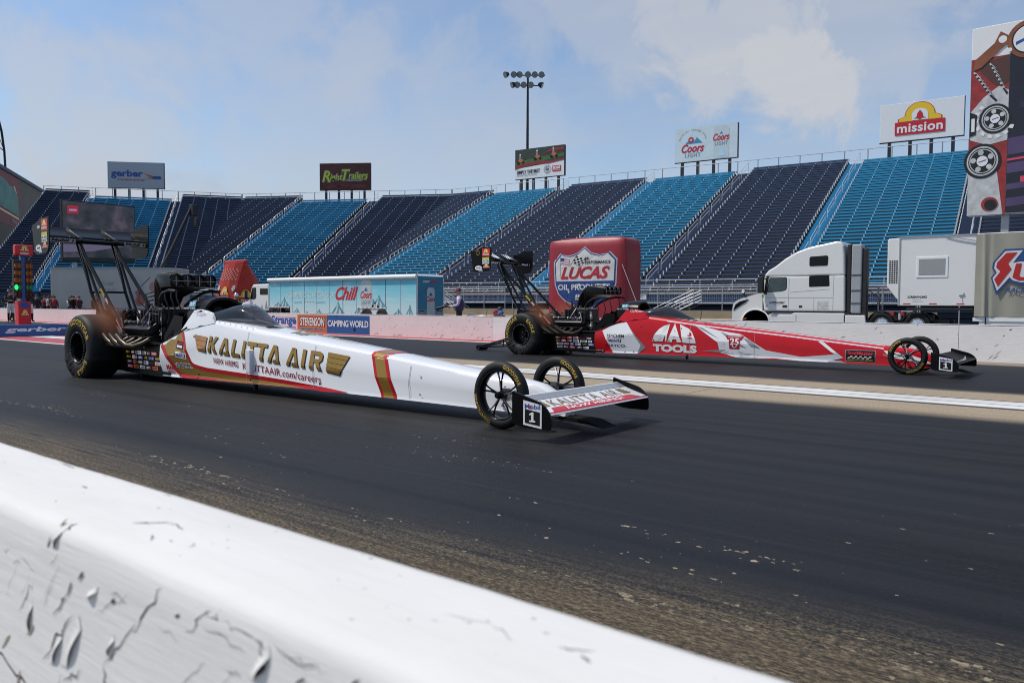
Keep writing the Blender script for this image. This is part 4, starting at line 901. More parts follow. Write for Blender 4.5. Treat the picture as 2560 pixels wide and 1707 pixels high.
def sticker(b, fn, x0, x1, y0, y1, bg, txt, fg, bold=.03, shear=0.0, fn2=None, pad=.1):
    fn2 = fn2 or (lambda u, z: fn(u, z)+Vector((0, -.0015, 0)))
    if bg: b.flat([(x0, y0), (x1, y0), (x1, y1), (x0, y1)], bg, fn)
    if txt: b.text(txt, fg, fn2, x0+(x1-x0)*pad, x1-(x1-x0)*pad, y0+(y1-y0)*(pad+.08), y1-(y1-y0)*(pad+.08), bold, shear)
GLYPH = {'K': [[(0, 0), (0, 1), (.30, 1), (.30, 0)], [(.24, .48), (.66, 1), (.99, 1), (.52, .45)], [(.36, .62), (.56, .62), (1, 0), (.68, 0), (.36, .42)]],
 'A': [[(0, 0), (.34, 1), (.62, 1), (.48, .70), (.25, 0)], [(.38, 1), (.64, 1), (1, 0), (.44, 0), (.50, .20), (.72, .20), (.47, .82)]], 'L': [[(0, 0), (0, 1), (.34, 1), (.34, .21), (1, .21), (1, 0)]], 'I': [[(0, 0), (0, 1), (1, 1), (1, 0)]],
 'T': [[(0, .79), (0, 1), (1, 1), (1, .79)], [(.34, 0), (.34, .80), (.66, .80), (.66, 0)]], 'R': [[(0, 0), (0, 1), (.28, 1), (.28, 0)], [(.27, .80), (.27, 1), (.72, 1), (.88, .95), (.68, .79)], [(.68, .79), (.88, .95), (.98, .84), (.98, .58), (.88, .48), (.68, .58), (.72, .64), (.72, .74)], [(.27, .40), (.27, .59), (.68, .59), (.88, .48), (.74, .40)], [(.46, .41), (.76, .41), (1, 0), (.68, 0)]]}
def glyph(b, ch, fn, x0, x1, y0, y1, m, gx=None, gy=None):
    for pl in GLYPH[ch]: b.flat([(x0+(x1-x0)*p, y0+(y1-y0)*q) for p, q in pl], m, fn, gx, gy)
def one(b, fn, x0, x1, y0, y1, m):
    w, h = x1-x0, y1-y0; b.flat([(x0+w*a, y0+h*c) for a, c in ((.36, .16), (.36, .74), (.10, .66), (.10, .82), (.46, 1), (.68, 1), (.68, .16), (.92, .16), (.92, 0), (.08, 0), (.08, .16))], m, fn)
def dragster(name, label, x, y, yaw, red):
    car = thing(name, label, 'dragster', (x, y, 0), yaw, 'dragsters racing side by side')
    main = CARR if red else CARW
    body_mesh(main).build('body', car, sharp=28)
    cowl_mesh(main).build('cowl', car, sharp=50)
    h = hoop(CARB).build('helmet_fairing', car, sharp=60)
    b = MB(); fnr = lambda u, z: Vector((u, -(.296-(max(0, z-.95))*.33)-.004, z))
    b.flat([(2.27, 1.03), (2.42, 1.03), (2.42, 1.10), (2.27, 1.10)], M('pale_blue_badge', (.10, .38, .55), .4), lambda u, z: Vector((u, -.298+(z-1.0)*.22-.006, z))); b.text('5/3', WHITE, lambda u, z: Vector((u, -.302+(z-1.0)*.22-.006, z)), 2.29, 2.40, 1.043, 1.088, .04, .2)
    b.text('FIFTH THIRD', WHITE, lambda u, z: Vector((u, -.309, z)), 2.17, 2.44, .99 if red else 1.0, 1.015 if red else 1.022, .02)
    b.build('badge', h)
    windscreen().build('windscreen', car, sharp=70)
    b = MB()   # dark cockpit tub and padding seen behind the screen
    b.grid(lambda s, t: Vector((2.25+1.5*s, -.26*math.cos(math.pi*t)*(1-.75*max(0, s-.45)), .815-.06*s+.04*math.sin(math.pi*t))), 10, 8, CARB)
    b.blob((2.42, 0, .98), .10, .12, .13, CARB, 14, 10)
    b.build('cockpit_liner', car)
    # --- rear wheels, front wheels
    for sg, v in ((1, .53), (-1, .53)): rear_wheel(car, sg, v, R(118) if not red else R(205))
    for sg, v in ((1, .435), (-1, .435)): front_wheel(car, sg, v, .35 if not red else 1.9)
    # --- front axle and steering
    b = MB(); b.tube([(7.62, -.39, .295), (7.60, -.15, .30), (7.60, .15, .30), (7.62, .39, .295)], .018, TUBE, 8)
    for s in (-1, 1):
        b.tube([(7.62, s*.36, .295), (7.45, s*.17, .33)], .012, TUBE, 6); b.tube([(7.62, s*.36, .27), (7.42, s*.17, .16)], .012, TUBE, 6); b.box(7.585, 7.655, s*.37-.02, s*.37+.02, .24, .35, ENGS)
    b.build('front_axle', car)
    # --- front wing
    fwt = bpy.data.objects.new('front_wing', None); COL.objects.link(fwt); fwt.parent = car
    b = MB(); wm = CARW if not red else CARB
    wing_element(b, (8.40, .225), .36, R(20), .775, -.775, .10, .05, wm); b.build('wing_plane', fwt, sharp=50)
    for s in (1, -1):
        pl = rounded([(8.02, .39, .01), (8.31, .315, .05), (8.40, .235, .06), (8.40, .105, .03), (8.14, .105, .05), (8.02, .13, .03)], .03)
        b = MB(); b.prism(pl, CARB, lambda u, z: Vector((u, -s*.790, z)), lambda u, z: Vector((u, -s*.776, z))); ep = b.build('end_plate', fwt)
        if s == 1:
            b = MB(); fe = lambda o: (lambda u, z: Vector((u, -.790-o, z)))
            b.flat([(8.135, .130), (8.315, .112), (8.315, .298), (8.135, .326)], WHITE, fe(.002)); b.flat([(8.152, .148), (8.298, .134), (8.298, .240), (8.152, .258)], BLACK, fe(.004))
            one(b, fe(.006), 8.190, 8.262, .158, .236, WHITE); b.text('Mobil', BLUE, fe(.004), 8.150, 8.300, .262, .300, .012); b.disc(8.206, .276, .012, .013, RED, fe(.005), r0=.55)
            b.build('number_board', ep)
    b = MB()
    for s in (-.12, .12): b.tube([(8.2, s, .245), (8.0, s, .16), (7.8, s*.9, .13)], .016, TUBE, 6)
    b.prism([(8.0, .11), (8.30, .095), (8.46, .045), (8.30, .065), (8.0, .08)], TRIMB, lambda u, z: Vector((u, -.11, z)), lambda u, z: Vector((u, .11, z)))
    b.build('wing_mount', fwt)
    # wing lettering on the sloping upper surface
    ca, sa = math.cos(R(20)), math.sin(R(20)); le = (8.40, .225)
    pr = airfoil(.36, .10, -.05); upper = sorted(pr[:11])
    def wtop(off):
        def f(sy, c):   # sy: across the car from near to far; c: chord from leading edge
            yv = lerp_tab(upper, c); return Vector((le[0]-(c*ca-(yv+off)*sa), -(.775-sy), le[1]+(c*sa+(yv+off)*ca)))
        return f
    b = MB()
    if not red:
        b.flat([(.06, .02), (1.46, .02), (1.36, .10), (.12, .10)], CARR, wtop(.0025), .1, .02); b.flat([(.0, .012), (1.55, .012), (1.55, .03), (.0, .03)], CARR, wtop(.002), .2, .006)
        b.text('NOW HIRING!', WHITE, wtop(.004), .28, 1.18, .035, .085, .015, .15, .1, .02)
        b.text('KALITTA AIR', CGOLD, wtop(.0045), .20, 1.26, .12, .235, .0, .1, .1, .02, 1.1)
        for k in range(4): b.flat([(1.31, .13+.028*k), (1.44-.012*k, .13+.028*k), (1.446-.012*k, .152+.028*k), (1.31, .152+.028*k)], CGOLD, wtop(.004), None, .02); b.flat([(.04+.012*k, .13+.028*k), (.155, .13+.028*k), (.155, .152+.028*k), (.034+.012*k, .152+.028*k)], CGOLD, wtop(.004), None, .02)
        b.flat([(.0, .26), (1.55, .26), (1.55, .345), (.0, .345)], CGREY, wtop(.003), .2, .02)
    else:
        for k in range(4): b.flat([(.1+.25*k, .05), (.9+.15*k, .05+.03*k), (.9+.15*k, .065+.03*k), (.1+.25*k, .062)], ALU, wtop(.003), .1, .02)
    b.build('wing_graphics', fwt)
    # --- chassis, side panel behind the body with stickers
    b = MB()
    for s in (-1, 1):
        b.tube([(1.9, s*.36, .14), (.5, s*.34, .14), (-.2, s*.26, .22), (-.35, s*.2, .4)], .022, TUBE, 8); b.tube([(2.3, s*.33, .76), (1.70, s*.36, .53), (.6, s*.34, .52), (-.2, s*.24, .55), (-.35, s*.2, .4)], .022, TUBE, 8)
        for u in (.1, .6, 1.15, 1.65): b.tube([(u, s*.33, .14), (u+.05, s*.33, .52)], .016, TUBE, 6)
        b.tube([(.1, s*.3, .16), (.6, s*.33, .52), (1.15, s*.34, .14), (1.65, s*.36, .53)], .014, TUBE, 6)
        b.tube([(1.72, s*.355, .53), (2.05, s*.2, .95)], .02, TUBE, 6)
    b.box(-.28, 1.68, -.3, .3, .10, .13, CARB); b.build('chassis', car)
    fp = lambda o: (lambda u, z: Vector((u, -(.352+o+.02*min(1, max(0, (u-.3)/1.4))), z)))
    b = MB(); b.flat([(.42, .16), (.62, .10), (1.69, .085), (1.69, .49), (.55, .45), (.42, .36)], CARB, fp(0)); b.flat([(.42, .16), (.62, .10), (1.69, .085), (1.69, .49), (.55, .45), (.42, .36)], CARB, lambda u, z: fp(-.012)(u, z)); pn = b.build('side_panel', car)
    rs = random.Random(5 if red else 4); b = MB(); words = ['DENSO', 'ARP', 'JESEL', 'MAHLE', 'LUCAS', 'NGK', 'K&N', 'CHAMPION', 'GOODYEAR', 'DAYTON', 'RACE PAK', 'HUSSEY', 'XRP', 'PPG', 'MANTON', 'TREND', 'AJPE', 'NITRO', 'SIMPSON', 'STRANGE']
    cols = [(RED, WHITE), (WHITE, RED), (WHITE, BLUE), (BLUE, WHITE), (None, YEL), (None, WHITE), (M('dull_maroon', (.16, .02, .03), .5), WHITE), (None, RED), (WHITE, BLACK), (ORANGE, BLACK)]
    k = 0
    for r in range(4):
        u = .66+.02*r
        while u < 1.62:
            w = rs.choice((.10, .13, .15, .17)); z = .41-.066*r
            if u+w > 1.67: break
            bg, fg = rs.choice(cols); sticker(b, fp(.003), u, u+w, z-.045, z, bg, words[k % len(words)], fg, .02); k += 1; u += w+.03
    b.build('sponsor_stickers', pn)
    # --- engine
    eng = bpy.data.objects.new('engine', None); COL.objects.link(eng); eng.parent = car
    b = MB(); b.box(.55, 1.45, -.19, .19, .2, .62, ENG); b.box(1.45, 1.62, -.25, .25, .18, .55, ENG)
    b.prism([(-.22, .2), (.22, .2), (.30, .45), (.30, .62), (.12, .70), (-.12, .70), (-.30, .62), (-.30, .45)], ENG, lambda v, z: Vector((.62, v, z)), lambda v, z: Vector((1.38, v, z)))
    b.box(-.12, .55, -.10, .10, .28, .55, ENG); b.lathe([(0, -.30), (.17, -.26), (.2, -.1), (.2, .1), (.17, .26), (0, .3)], ENG, lambda x, y, a: Vector((x*.9, a, .43+y)), 24)
    b.build('block', eng, bevel=.015)
    for s in (-1, 1):
        b = MB(); o_ = Vector((0, s*.27, .70)); t_ = R(38)*s
        def vf(x, yy, z, s=s, t_=t_): return Vector((x, s*.27+yy*math.cos(t_)-z*math.sin(-t_)*-1*0+0, .0))
        ca_, sa_ = math.cos(R(32)), math.sin(R(32))
        def vf(x, a, c, s=s): return Vector((x, s*(.285+a*ca_+c*sa_), .70-a*sa_+c*ca_))
        b.box(.64, 1.36, -.085, .085, -.03, .075, VALV, vf); b.build('valve_cover', eng, bevel=.02)
        b = MB(); b.box(.60, 1.40, -.11, .12, -.14, -.032, ENG, vf)
        for k in range(6): x_ = .66+.13*k; b.box(x_, x_+.05, .10, .135, -.13, -.04, ENGS if k % 2 else ENG, vf)
        b.build('cylinder_head', eng)
        for k in range(4):
            u_ = 1.33-.20*k
            b = MB(); p = [(u_, s*.33, .585), (u_-.03, s*.43, .52), (u_-.13, s*.50, .475), (u_-.28, s*.53, .485), (u_-.42, s*.54, .545), (u_-.53, s*.55, .625)]
            b.tube(p, [.036, .038, .04, .041, .042, .044], HDR, 10, False); b.tube([Vector(p[-1])+Vector((.004, 0, -.01)), p[-1]], [.030, .034], BLACK, 10); b.build('exhaust_pipe', eng, sharp=60)
    b = MB(); b.box(.78, 1.40, -.20, .20, .76, .99, ENG); b.box(.74, 1.44, -.15, .15, .70, .77, ENG)
    for k in range(7): b.box(.80+.085*k, .83+.085*k, -.215, .215, .775, .975, VALV)
    b.build('supercharger', eng, bevel=.01)
    # injector hat: four round butterflies facing forward
    b = MB(); hw = .335
    secs = [(1.05, 1.0, 1.05, .13), (1.09, 1.0, 1.15, .15), (1.17, 1.01, 1.30, .19), (1.27, 1.05, 1.405, .24), (1.36, 1.16, 1.452, .28), (1.46, 1.245, 1.478, .31), (1.60, 1.285, 1.484, hw), (1.74, 1.295, 1.480, hw), (1.86, 1.295, 1.470, hw)]
    rows = []
    for (u, z0, z1, w) in secs:
        n = 24; r = []
        for i in range(n+1):
            t_ = i/n; v = -w+2*w*t_; sc = 1-.10*(1-abs(math.sin(math.pi*4*t_)))*max(0, (u-1.3)/.56); r.append(Vector((u, v, z0+(z1-z0)*sc if 0 < i < n else z1-(.05 if u < 1.5 else .045))))
        wb_ = w*.96 if u > 1.5 else .13+max(0, (u-1.36)/.14)*(w*.96-.13); r += [Vector((u, wb_, z0)), Vector((u, -wb_, z0))]; rows.append(r)
    n = len(rows[0]); b.add([v for r in rows for v in r], [(i*n+j, i*n+(j+1) % n, (i+1)*n+(j+1) % n, (i+1)*n+j) for i in range(len(rows)-1) for j in range(n)], CARB, True)
    b.add(rows[0], [tuple(range(n))], CARB); b.add(rows[-1], [tuple(range(n-1, -1, -1))], BLACK)
    b.box(.98, 1.34, -.15, .15, .985, 1.02, ENGS)
    hat = b.build('injector_hat', eng, sharp=50)
    for k in range(4):
        v = -.25+.1667*k; b = MB(); b.lathe([(.083, 0), (.083, .03), (.074, .03), (.072, -.02), (0, -.02)], CARB, lambda x, y, a: Vector((1.86+a, v+x*.96, 1.383+y)), 22); b.tube([(1.87, v, 1.30), (1.87, v, 1.45)], .007, ENGS, 6); b.build('butterfly', hat)
    b = MB(); b.box(1.52, 1.68, -.26, -.08, 1.488, 1.492, YEL); b.box(1.885, 1.895, -.31, .31, 1.372, 1.377, ENGS); b.tube([(1.08, -.178, 1.12), (1.26, -.262, 1.36)], .006, ENGS, 5) if red else None; b.build('hat_trim', hat)
    # hoses, fuel lines, pulleys, small hardware
    b = MB()
    for (v0, z0, v1) in ((-.30, 1.27, -.34), (.30, 1.27, .34)): b.tube([(1.30, v0*.6, 1.03), (1.42, v0*.8, 1.14), (1.58, v0*.95, 1.215), (1.78, v0, 1.25), (1.98, v0*1.05, 1.235)], .022, HOSE, 8)
    for (u, v) in ((1.64, -.29), (1.82, -.30), (1.98, -.31), (1.82, .3), (1.97, .31)): b.tube([(u, v, 1.24), (u+.03, v*1.04, 1.14), (u+.05, v*.9, 1.0), (u-.02, v*.75, .88), (u-.05, v*.8, .80)], .010, HOSE, 6)
    rs = random.Random(11)
    for k in range(16):
        u0_ = rs.uniform(.5, 1.5); s = rs.choice((-1, -1, 1)); b.tube([(u0_, s*.2, rs.uniform(.7, 1.0)), (u0_+rs.uniform(-.1, .1), s*.3, rs.uniform(.75, 1.05)), (u0_+rs.uniform(-.2, .2), s*.36, rs.uniform(.6, .85))], rs.choice((.007, .01, .013)), HOSE if k % 3 else ENGS, 6)
    b.tube([(1.0, -.16, 1.44), (.9, -.26, 1.3), (.88, -.27, 1.1), (.95, -.2, 1.0)], .006, HOSE, 5)
    for k in range(5): b.tube([(1.04+.03*k, -.17, 1.0+.06*k), (.98, -.22, 1.0+.05*k), (.96+.02*k, -.2, .9)], .011, HOSE, 6)
    b.build('hoses', eng)
    b = MB()
    for (u, z, r_) in ((1.50, .86, .10), (1.50, .66, .095)):
        b.lathe([(r_*.5, -.03), (r_, -.03), (r_, .03), (r_*.3, .034), (0, .034)], ENG, lambda x, y, a: Vector((u+x*.35+a*.3, -.24-a-x*.1, z+y)), 20)
        b.lathe([(r_*.92, .037), (0, .040)], ENGS, lambda x, y, a: Vector((u+x*.35+a*.3, -.24-a-x*.1, z+y)), 20)
        b.text('MSD' if red else 'MAG', WHITE, lambda x, y: Vector((u+x*.35+.014, -.283-x*.1, z+y)), -.06, .06, -.025, .025, .03)
    b.tube([(.55, -.30, .80), (1.32, -.30, .79)], .030, ENG, 10)
    for q in (.58, .70, .95, 1.15, 1.25): b.tube([(q, -.30, .80), (q+.02, -.30, .80)], .036, CHR if q != 1.15 else M('anodised_purple', (.22, .05, .3), .3, .7), 10)
    rs = random.Random(21)
    for k in range(46): u, v, z = rs.uniform(.5, 1.6), -rs.uniform(.2, .37), rs.uniform(.45, .98); r_ = rs.uniform(.006, .02); b.box(u-r_, u+r_, v-r_, v+r_, z-r_*.6, z+r_*.6, rs.choice((ENGS, ENG, ENG, CHR)))
    for k in range(26): u = rs.uniform(.95, 1.45); v = -rs.uniform(.05, .2); r_ = rs.uniform(.008, .018); z = rs.uniform(.99, 1.06); b.box(u-r_, u+r_, v-r_, v+r_, z-r_, z+r_, rs.choice((ENGS, ENG, HOSE)))
    b.build('fittings', eng)
    b = MB(); b.flat([(1.62, .14), (1.72, .50), (2.06, .66), (2.12, .90), (1.9, .92), (1.62, .62)], CARB, lambda u, z: Vector((u, -.30, z))); b.grid(lambda s, t: Vector((1.66+.36*t, -.3+.6*s, .2+.75*t)), 6, 6, CARB, False); b.build('firewall', car)
    # --- rear wing
    rw = bpy.data.objects.new('rear_wing', None); COL.objects.link(rw); rw.parent = car
    b = MB(); wing_element(b, (-.90, 2.025), .28, R(8), .745, -.745, .26, .04, CARB); b.build('main_plane', rw, sharp=50)
    b = MB(); wing_element(b, (-1.08, 2.075), .27, R(28), .745, -.745, .20, .06, CARB); b.build('flap', rw, sharp=50)
    b = MB(); wing_element(b, (-1.27, 2.155), .18, R(36), .745, -.745, .18, .06, CARB); b.build('flap', rw, sharp=50)
    b = MB()
    for v in (.27, -.27):
        b.prism([(-.86, 2.06), (-.95, 2.10), (-1.1, 2.14), (-1.25, 2.21), (-1.42, 2.29), (-1.43, 2.26), (-1.2, 2.08), (-.9, 2.0)], BLACK, lambda u, z: Vector((u, -v-.007, z)), lambda u, z: Vector((u, -v+.007, z)))
        b.prism([(-.88, 2.09), (-1.0, 2.135), (-1.2, 2.215), (-1.2, 2.20), (-1.0, 2.12)], ENGS, lambda u, z: Vector((u, -v-.05, z)), lambda u, z: Vector((u, -v-.035, z)))
    b.build('wing_rib', rw)
    b = MB(); fl_ = lambda o: (lambda v, z: Vector((-.893+o+max(0, (2.03-z))*-.10, v, z)))
    for v0, v1 in ((-.73, -.36), (.38, .73)):
        if red: b.text('Mobil 1', WHITE, fl_(.012), v0+.02, v1-.02, 2.0, 2.045, .03, .2)
        else: b.flat([(v0, 1.995), (v1, 1.995), (v1, 2.058), (v0, 2.058)], M('dull_silver_tape', (.25, .25, .25), .4, .3), fl_(.008)); b.text('Mobil 1', BLACK, fl_(.012), v0+.02, v1-.02, 2.005, 2.05, .04, .2)
    if red:
        for v in (-.42, .05):
            for k in range(3): b.poly([Vector((-1.02-.02*k+.0, v+.08*k, 2.145)), Vector((-1.05, v+.08*k+.05, 2.155)), Vector((-1.33, v+.08*k+.12, 2.268)), Vector((-1.30, v+.08*k+.07, 2.262))], WHITE)
    b.build('wing_lettering', rw)
    ep0 = [(-1.36, 1.81, .09), (-.84, 1.82, .16), (-.83, 2.36, .03), (-1.10, 2.36, .03), (-1.26, 2.30, .1), (-1.45, 2.26, .02)]
    for s in (1, -1):
        pl = rounded(ep0, .05); b = MB(); b.prism(pl, CARB, lambda u, z: Vector((u, -s*.762, z)), lambda u, z: Vector((u, -s*.746, z))); ep = b.build('end_plate', rw)
        if s == 1:
            b = MB(); fe = lambda o: (lambda u, z: Vector((u, -.762-o, z)))
            b.flat([(-1.10, 2.16), (-.87, 2.16), (-.87, 2.335), (-1.10, 2.335)], RED, fe(.002)); mission_logo(b, fe(.003), fe(.004), fe(.005), -1.085, 2.175, .20, .15)
            b.flat([(-1.09, 1.99), (-.89, 1.99), (-.89, 2.14), (-1.09, 2.14)], WHITE, fe(.002)); b.flat([(-1.09, 2.09), (-.89, 2.09), (-.89, 2.14), (-1.09, 2.14)], M('lime_yellow_sticker', (.55, .55, .05), .5), fe(.003)); b.text('ALL STAR', BLACK, fe(.004), -1.08, -.90, 2.045, 2.08, .02); b.text('CALLOUT', BLACK, fe(.004), -1.08, -.90, 2.0, 2.035, .02)
            b.flat([(-1.08, 1.90), (-.87, 1.90), (-.89, 1.945), (-1.05, 1.95)], M('pink_sticker', (.62, .22, .22), .5), fe(.002)); mission_logo(b, fe(.003), fe(.004), fe(.005), -1.05, 1.90, .15, .09)
            b.disc(-1.21, 1.905, .105, .05, WHITE, fe(.002)); b.text('Toyo Air' if red else 'SKF', BLACK, fe(.004), -1.28, -1.14, 1.885, 1.925, .02, .3)
            b.text('NHRA', WHITE, fe(.003), -1.25, -1.15, 2.20, 2.25, .03, .3) if not red else b.disc(-1.22, 2.24, .05, .055, GOLD, fe(.003), r0=.7)
            b.flat([(-1.20, 1.835), (-1.08, 1.835), (-1.10, 1.875), (-1.20, 1.875)], ALU, fe(.002))
            b.build('stickers', ep)
    for s in (1, -1):
        v = .27*s
        b = MB(); b.tube([(-.92, -v, 1.98), (-.78, -v, 1.80), (.62, -.30*s, .56)], [.022, .030, .030], TUBE, 10); main_strut = b.build('front_strut', rw)
        if s == 1:
            b = MB(); dd = (Vector((.62, -.30, .56))-Vector((-.78, -.27, 1.80))); d0 = dd.normalized(); o0 = Vector((-.78, -.27, 1.80)); nn = Vector((0, -1, 0)); e2 = d0.cross(nn).normalized()*-1
            for a, l, c_, tx in ((.78, .16, YEL, 'NGK'), (1.0, .10, WHITE, 'KB'), (1.45, .26, M('strut_pink', (.55, .06, .12), .4), 'Strange')):
                f = lambda x, y, o=0.0: o0+d0*(a+x)+nn*(.030+o)+e2*y
                b.add([f(0, -.02), f(l, -.02), f(l, .02), f(0, .02)], [(0, 1, 2, 3)], c_); b.text(tx, BLACK if c_ is YEL else (RED if c_ is WHITE else WHITE), lambda x, y: f(x, y, .002), .01, l-.01, -.014, .014, .01)
            b.build('strut_stickers', main_strut)
        b = MB(); b.tube([(-.96, -v, 1.99), (-.62, -.26*s, 1.24), (-.18, -.24*s, .60)], [.024, .026, .026], TUBE, 8); b.build('rear_strut', rw)
        b = MB(); b.tube([(-1.08, -v, 2.02), (-.62, -.26*s, 1.24)], .018, TUBE, 8); b.build('brace_strut', rw)
        b = MB(); b.tube([(-.94, -v, 1.98), (-.25, -.25*s, .95), (.05, -.25*s, .62)], .024, TUBE, 8); b.build('centre_strut', rw)
    b = MB(); b.tube([(-.62, -.26, 1.24), (-.62, .26, 1.24)], .015, TUBE, 6); b.build('cross_brace', rw)
    # --- wheelie bar and parachute pack
    b = MB()
    for s in (-1, 1): b.tube([(-.35, s*.20, .42), (-1.76, s*.12, .075)], .020, TUBE, 8); b.tube([(-.35, s*.20, .16), (-1.76, s*.12, .065)], .015, TUBE, 8)
    b.tube([(-.95, -.17, .27), (-.97, -.16, .11)], .012, TUBE, 6); b.tube([(-.95, .17, .27), (-.97, .16, .11)], .012, TUBE, 6)
    b.lathe([(.02, -.16), (.06, -.16), (.065, -.12), (.065, .12), (.06, .16), (.02, .16)], RUB, lambda x, y, a: Vector((-1.76+x, a, .067+y)), 16); b.build('wheelie_bar', car)
    for s in (-1, 1):
        b = MB(); b.box(-.52, -.22, s*.15-.11, s*.15+.11, .70, .98, CARB); b.build('parachute_pack', car, bevel=.05, seg=3)
    livery(car, red)
    return car
def livery(car, red):
    GX, GY = .15, .03
    s2, s3, s4, s5, s6 = side(.0025), side(.004), side(.0055), side(.007), side(.0085)
    b = MB()
    if not red:
        # gold swoosh with red borders along the tail and the lower edge
        inner = [(2.20, .768), (2.45, .335), (2.50, .305), (2.62, .285), (2.80, .268), (3.6, .240), (4.33, .210), (5.0, .170), (5.47, .136)]
        def off(pts, d):
            o = []
            for i, p in enumerate(pts):
                a, c = Vector(pts[max(0, i-1)]), Vector(pts[min(len(pts)-1, i+1)]); t = (c-a).normalized(); o.append((p[0]+t.y*d, p[1]-t.x*d))
            return o
        b2 = off(inner, .048)
        def strip(a, c, m_, f):
            for i in range(len(a)-1): b.flat([a[i], a[i+1], c[i+1], c[i]], m_, f, GX, GY)
        bot = [(u, st(u)[1]+.003) for u, _ in inner]
        strip(inner[:-1]+[(5.40, .139)], b2[:-1]+[(5.36, .132)], CARR, s3)
        gold = [(1.72, .545), (1.90, .61), (2.10, .695), (2.17, .72), (2.40, .335), (2.45, .295), (2.6, .255), (2.8, .235), (3.6, .205), (4.33, .170), (4.75, .140), (4.75, .1305), (4.0, .127), (3.2, .118), (2.3, .108), (2.22, .16), (2.12, .17), (2.06, .21), (1.75, .50)]
        b.flat(gold, CGOLD, s2, GX, GY)
        b.flat([(1.70, .50), (1.745, .545), (2.13, .185), (2.25, .155), (2.6, .143), (2.6, .112), (2.2, .106), (2.09, .15), (2.02, .2)], CARR, s3, GX, GY)
        b.flat([(2.55, .142), (3.2, .138), (4.0, .138), (4.9, .137), (4.9, .131), (4.0, .128), (3.2, .119), (2.55, .112)], CARR, s3, GX, GY)
        b.flat([(3.0, .133), (4.6, .136), (4.6, .1325), (3.0, .124)], CGOLD, s4, GX, GY)
        # band across the nose
        for a, c, m_, f in ((0, .04, CARR, s3), (.04, .175, CGOLD, s3), (.175, .222, CARR, s3)):
            b.flat([(5.715+a, .549), (5.715+c, .549), (5.895+c, .127), (5.895+a, .127)], m_, f, GX, GY)
            for sg in (1,): b.flat([(5.705+a, .222), (5.705+c, .222), (5.69+c, .0), (5.69+c, -.222), (5.69+a, -.222), (5.69+a, 0)], m_, topf(.003), .1, .045)
        sh = lambda u: -.0560*(u-2.9)
        def slant(f): return lambda u, z: f(u, z+sh(u))
        # wings and the big name
        def wing(pts, n_, left):
            m_ = CORANGE if left else CGOLD
            (a, b_, c, d) = pts   # top-left, top-right, bottom-right, bottom-left
            for k in range(n_):
                t0, t1 = k/n_+.012, (k+1)/n_-.012; L0_ = lambda t: (a[0]+(d[0]-a[0])*t, a[1]+(d[1]-a[1])*t); R0_ = lambda t: (b_[0]+(c[0]-b_[0])*t, b_[1]+(c[1]-b_[1])*t)
                b.flat([L0_(t0), R0_(t0), R0_(t1), L0_(t1)], m_, s4, GX, GY)
            b.flat([(p[0]+.012, p[1]-.012) for p in pts], BLACK, s3, GX, GY)
        wing([(2.50, .682), (2.80, .657), (2.80, .464), (2.62, .490)], 3, True); wing([(5.06, .556), (5.40, .526), (5.27, .318), (5.06, .345)], 4, False)
        for m_, f, dx in ((BLACK, s3, .016), (CGOLD, s4, 0)):
            for ch, x0, x1 in (('K', 2.85, 3.035), ('A', 3.085, 3.30), ('L', 3.345, 3.505), ('I', 3.55, 3.60), ('T', 3.635, 3.815), ('T', 3.835, 4.015), ('A', 4.045, 4.265), ('A', 4.385, 4.595), ('I', 4.645, 4.70), ('R', 4.78, 4.985)):
                z0 = .461-.0555*((x0+x1)/2-2.93); glyph(b, ch, lambda u, z, x0=x0, x1=x1: f(u, z-.055*(u-(x0+x1)/2)), x0+dx, x1+dx, z0-dx*.5, z0+.205-dx*.5, m_, GX, GY)
        b.text('NOW HIRING', DRED, slant(s3), 2.96, 3.47, .338, .408, .010, 0, GX, GY, 1.05); b.text('KALITTAAIR.com/careers', DRED, slant(s3), 3.56, 4.965, .325, .408, .006, 0, GX, GY, 1.05)
        b.text('AIR', CGOLD, topf(.004), 4.12, 4.46, -.06, .12, .03, 0, .1, .03); b.text('KALITTA', CGOLD, topf(.004), 3.98, 4.9, -.17, -.10, .03, 0, .1, .03)
        b.flat([(2.105, .488), (2.27, .468), (2.27, .575), (2.105, .590)], BLACK, s4, GX, GY); b.text('SealMaster', RED, s5, 2.12, 2.26, .54, .575, .01); b.flat([(2.12, .505), (2.255, .495), (2.255, .525), (2.12, .533)], WHITE, s5)
        b.flat([(2.10, .372), (2.345, .352), (2.345, .434), (2.10, .450)], WHITE, s4, GX, GY); b.text('Mobil', BLUE, s5, 2.11, 2.26, .375, .43, .015); b.flat([(2.275, .37), (2.325, .366), (2.325, .418), (2.275, .422)], BLACK, s5); b.text('1', WHITE, s6, 2.292, 2.31, .378, .412, .02); b.disc(2.163, .394, .014, .016, RED, s6, r0=.5)
        b.flat([(2.05, .272), (2.47, .242), (2.47, .252), (2.05, .282)], WHITE, s4, GX, GY); b.text('DAYCO', WHITE, s4, 2.085, 2.425, .232, .302, .05, .1, GX, GY); b.text('DAYCO', BLACK, s5, 2.095, 2.415, .240, .294, .01, .1, GX, GY)
        b.text('MAC', CARR, s4, 1.83, 2.03, .195, .262, .05, 0); b.text('TOOLS', CARR, s4, 1.83, 2.03, .145, .185, .03, 0)
        b.text('S. Langdon', GREYP, lambda u, z: Vector((u, -(st(u)[6]+(.272-st(u)[6])*(z-st(u)[5])/(1.0-st(u)[5]))-.010, z)), 2.46, 2.68, .90, .965, -.008, .4)
    else:
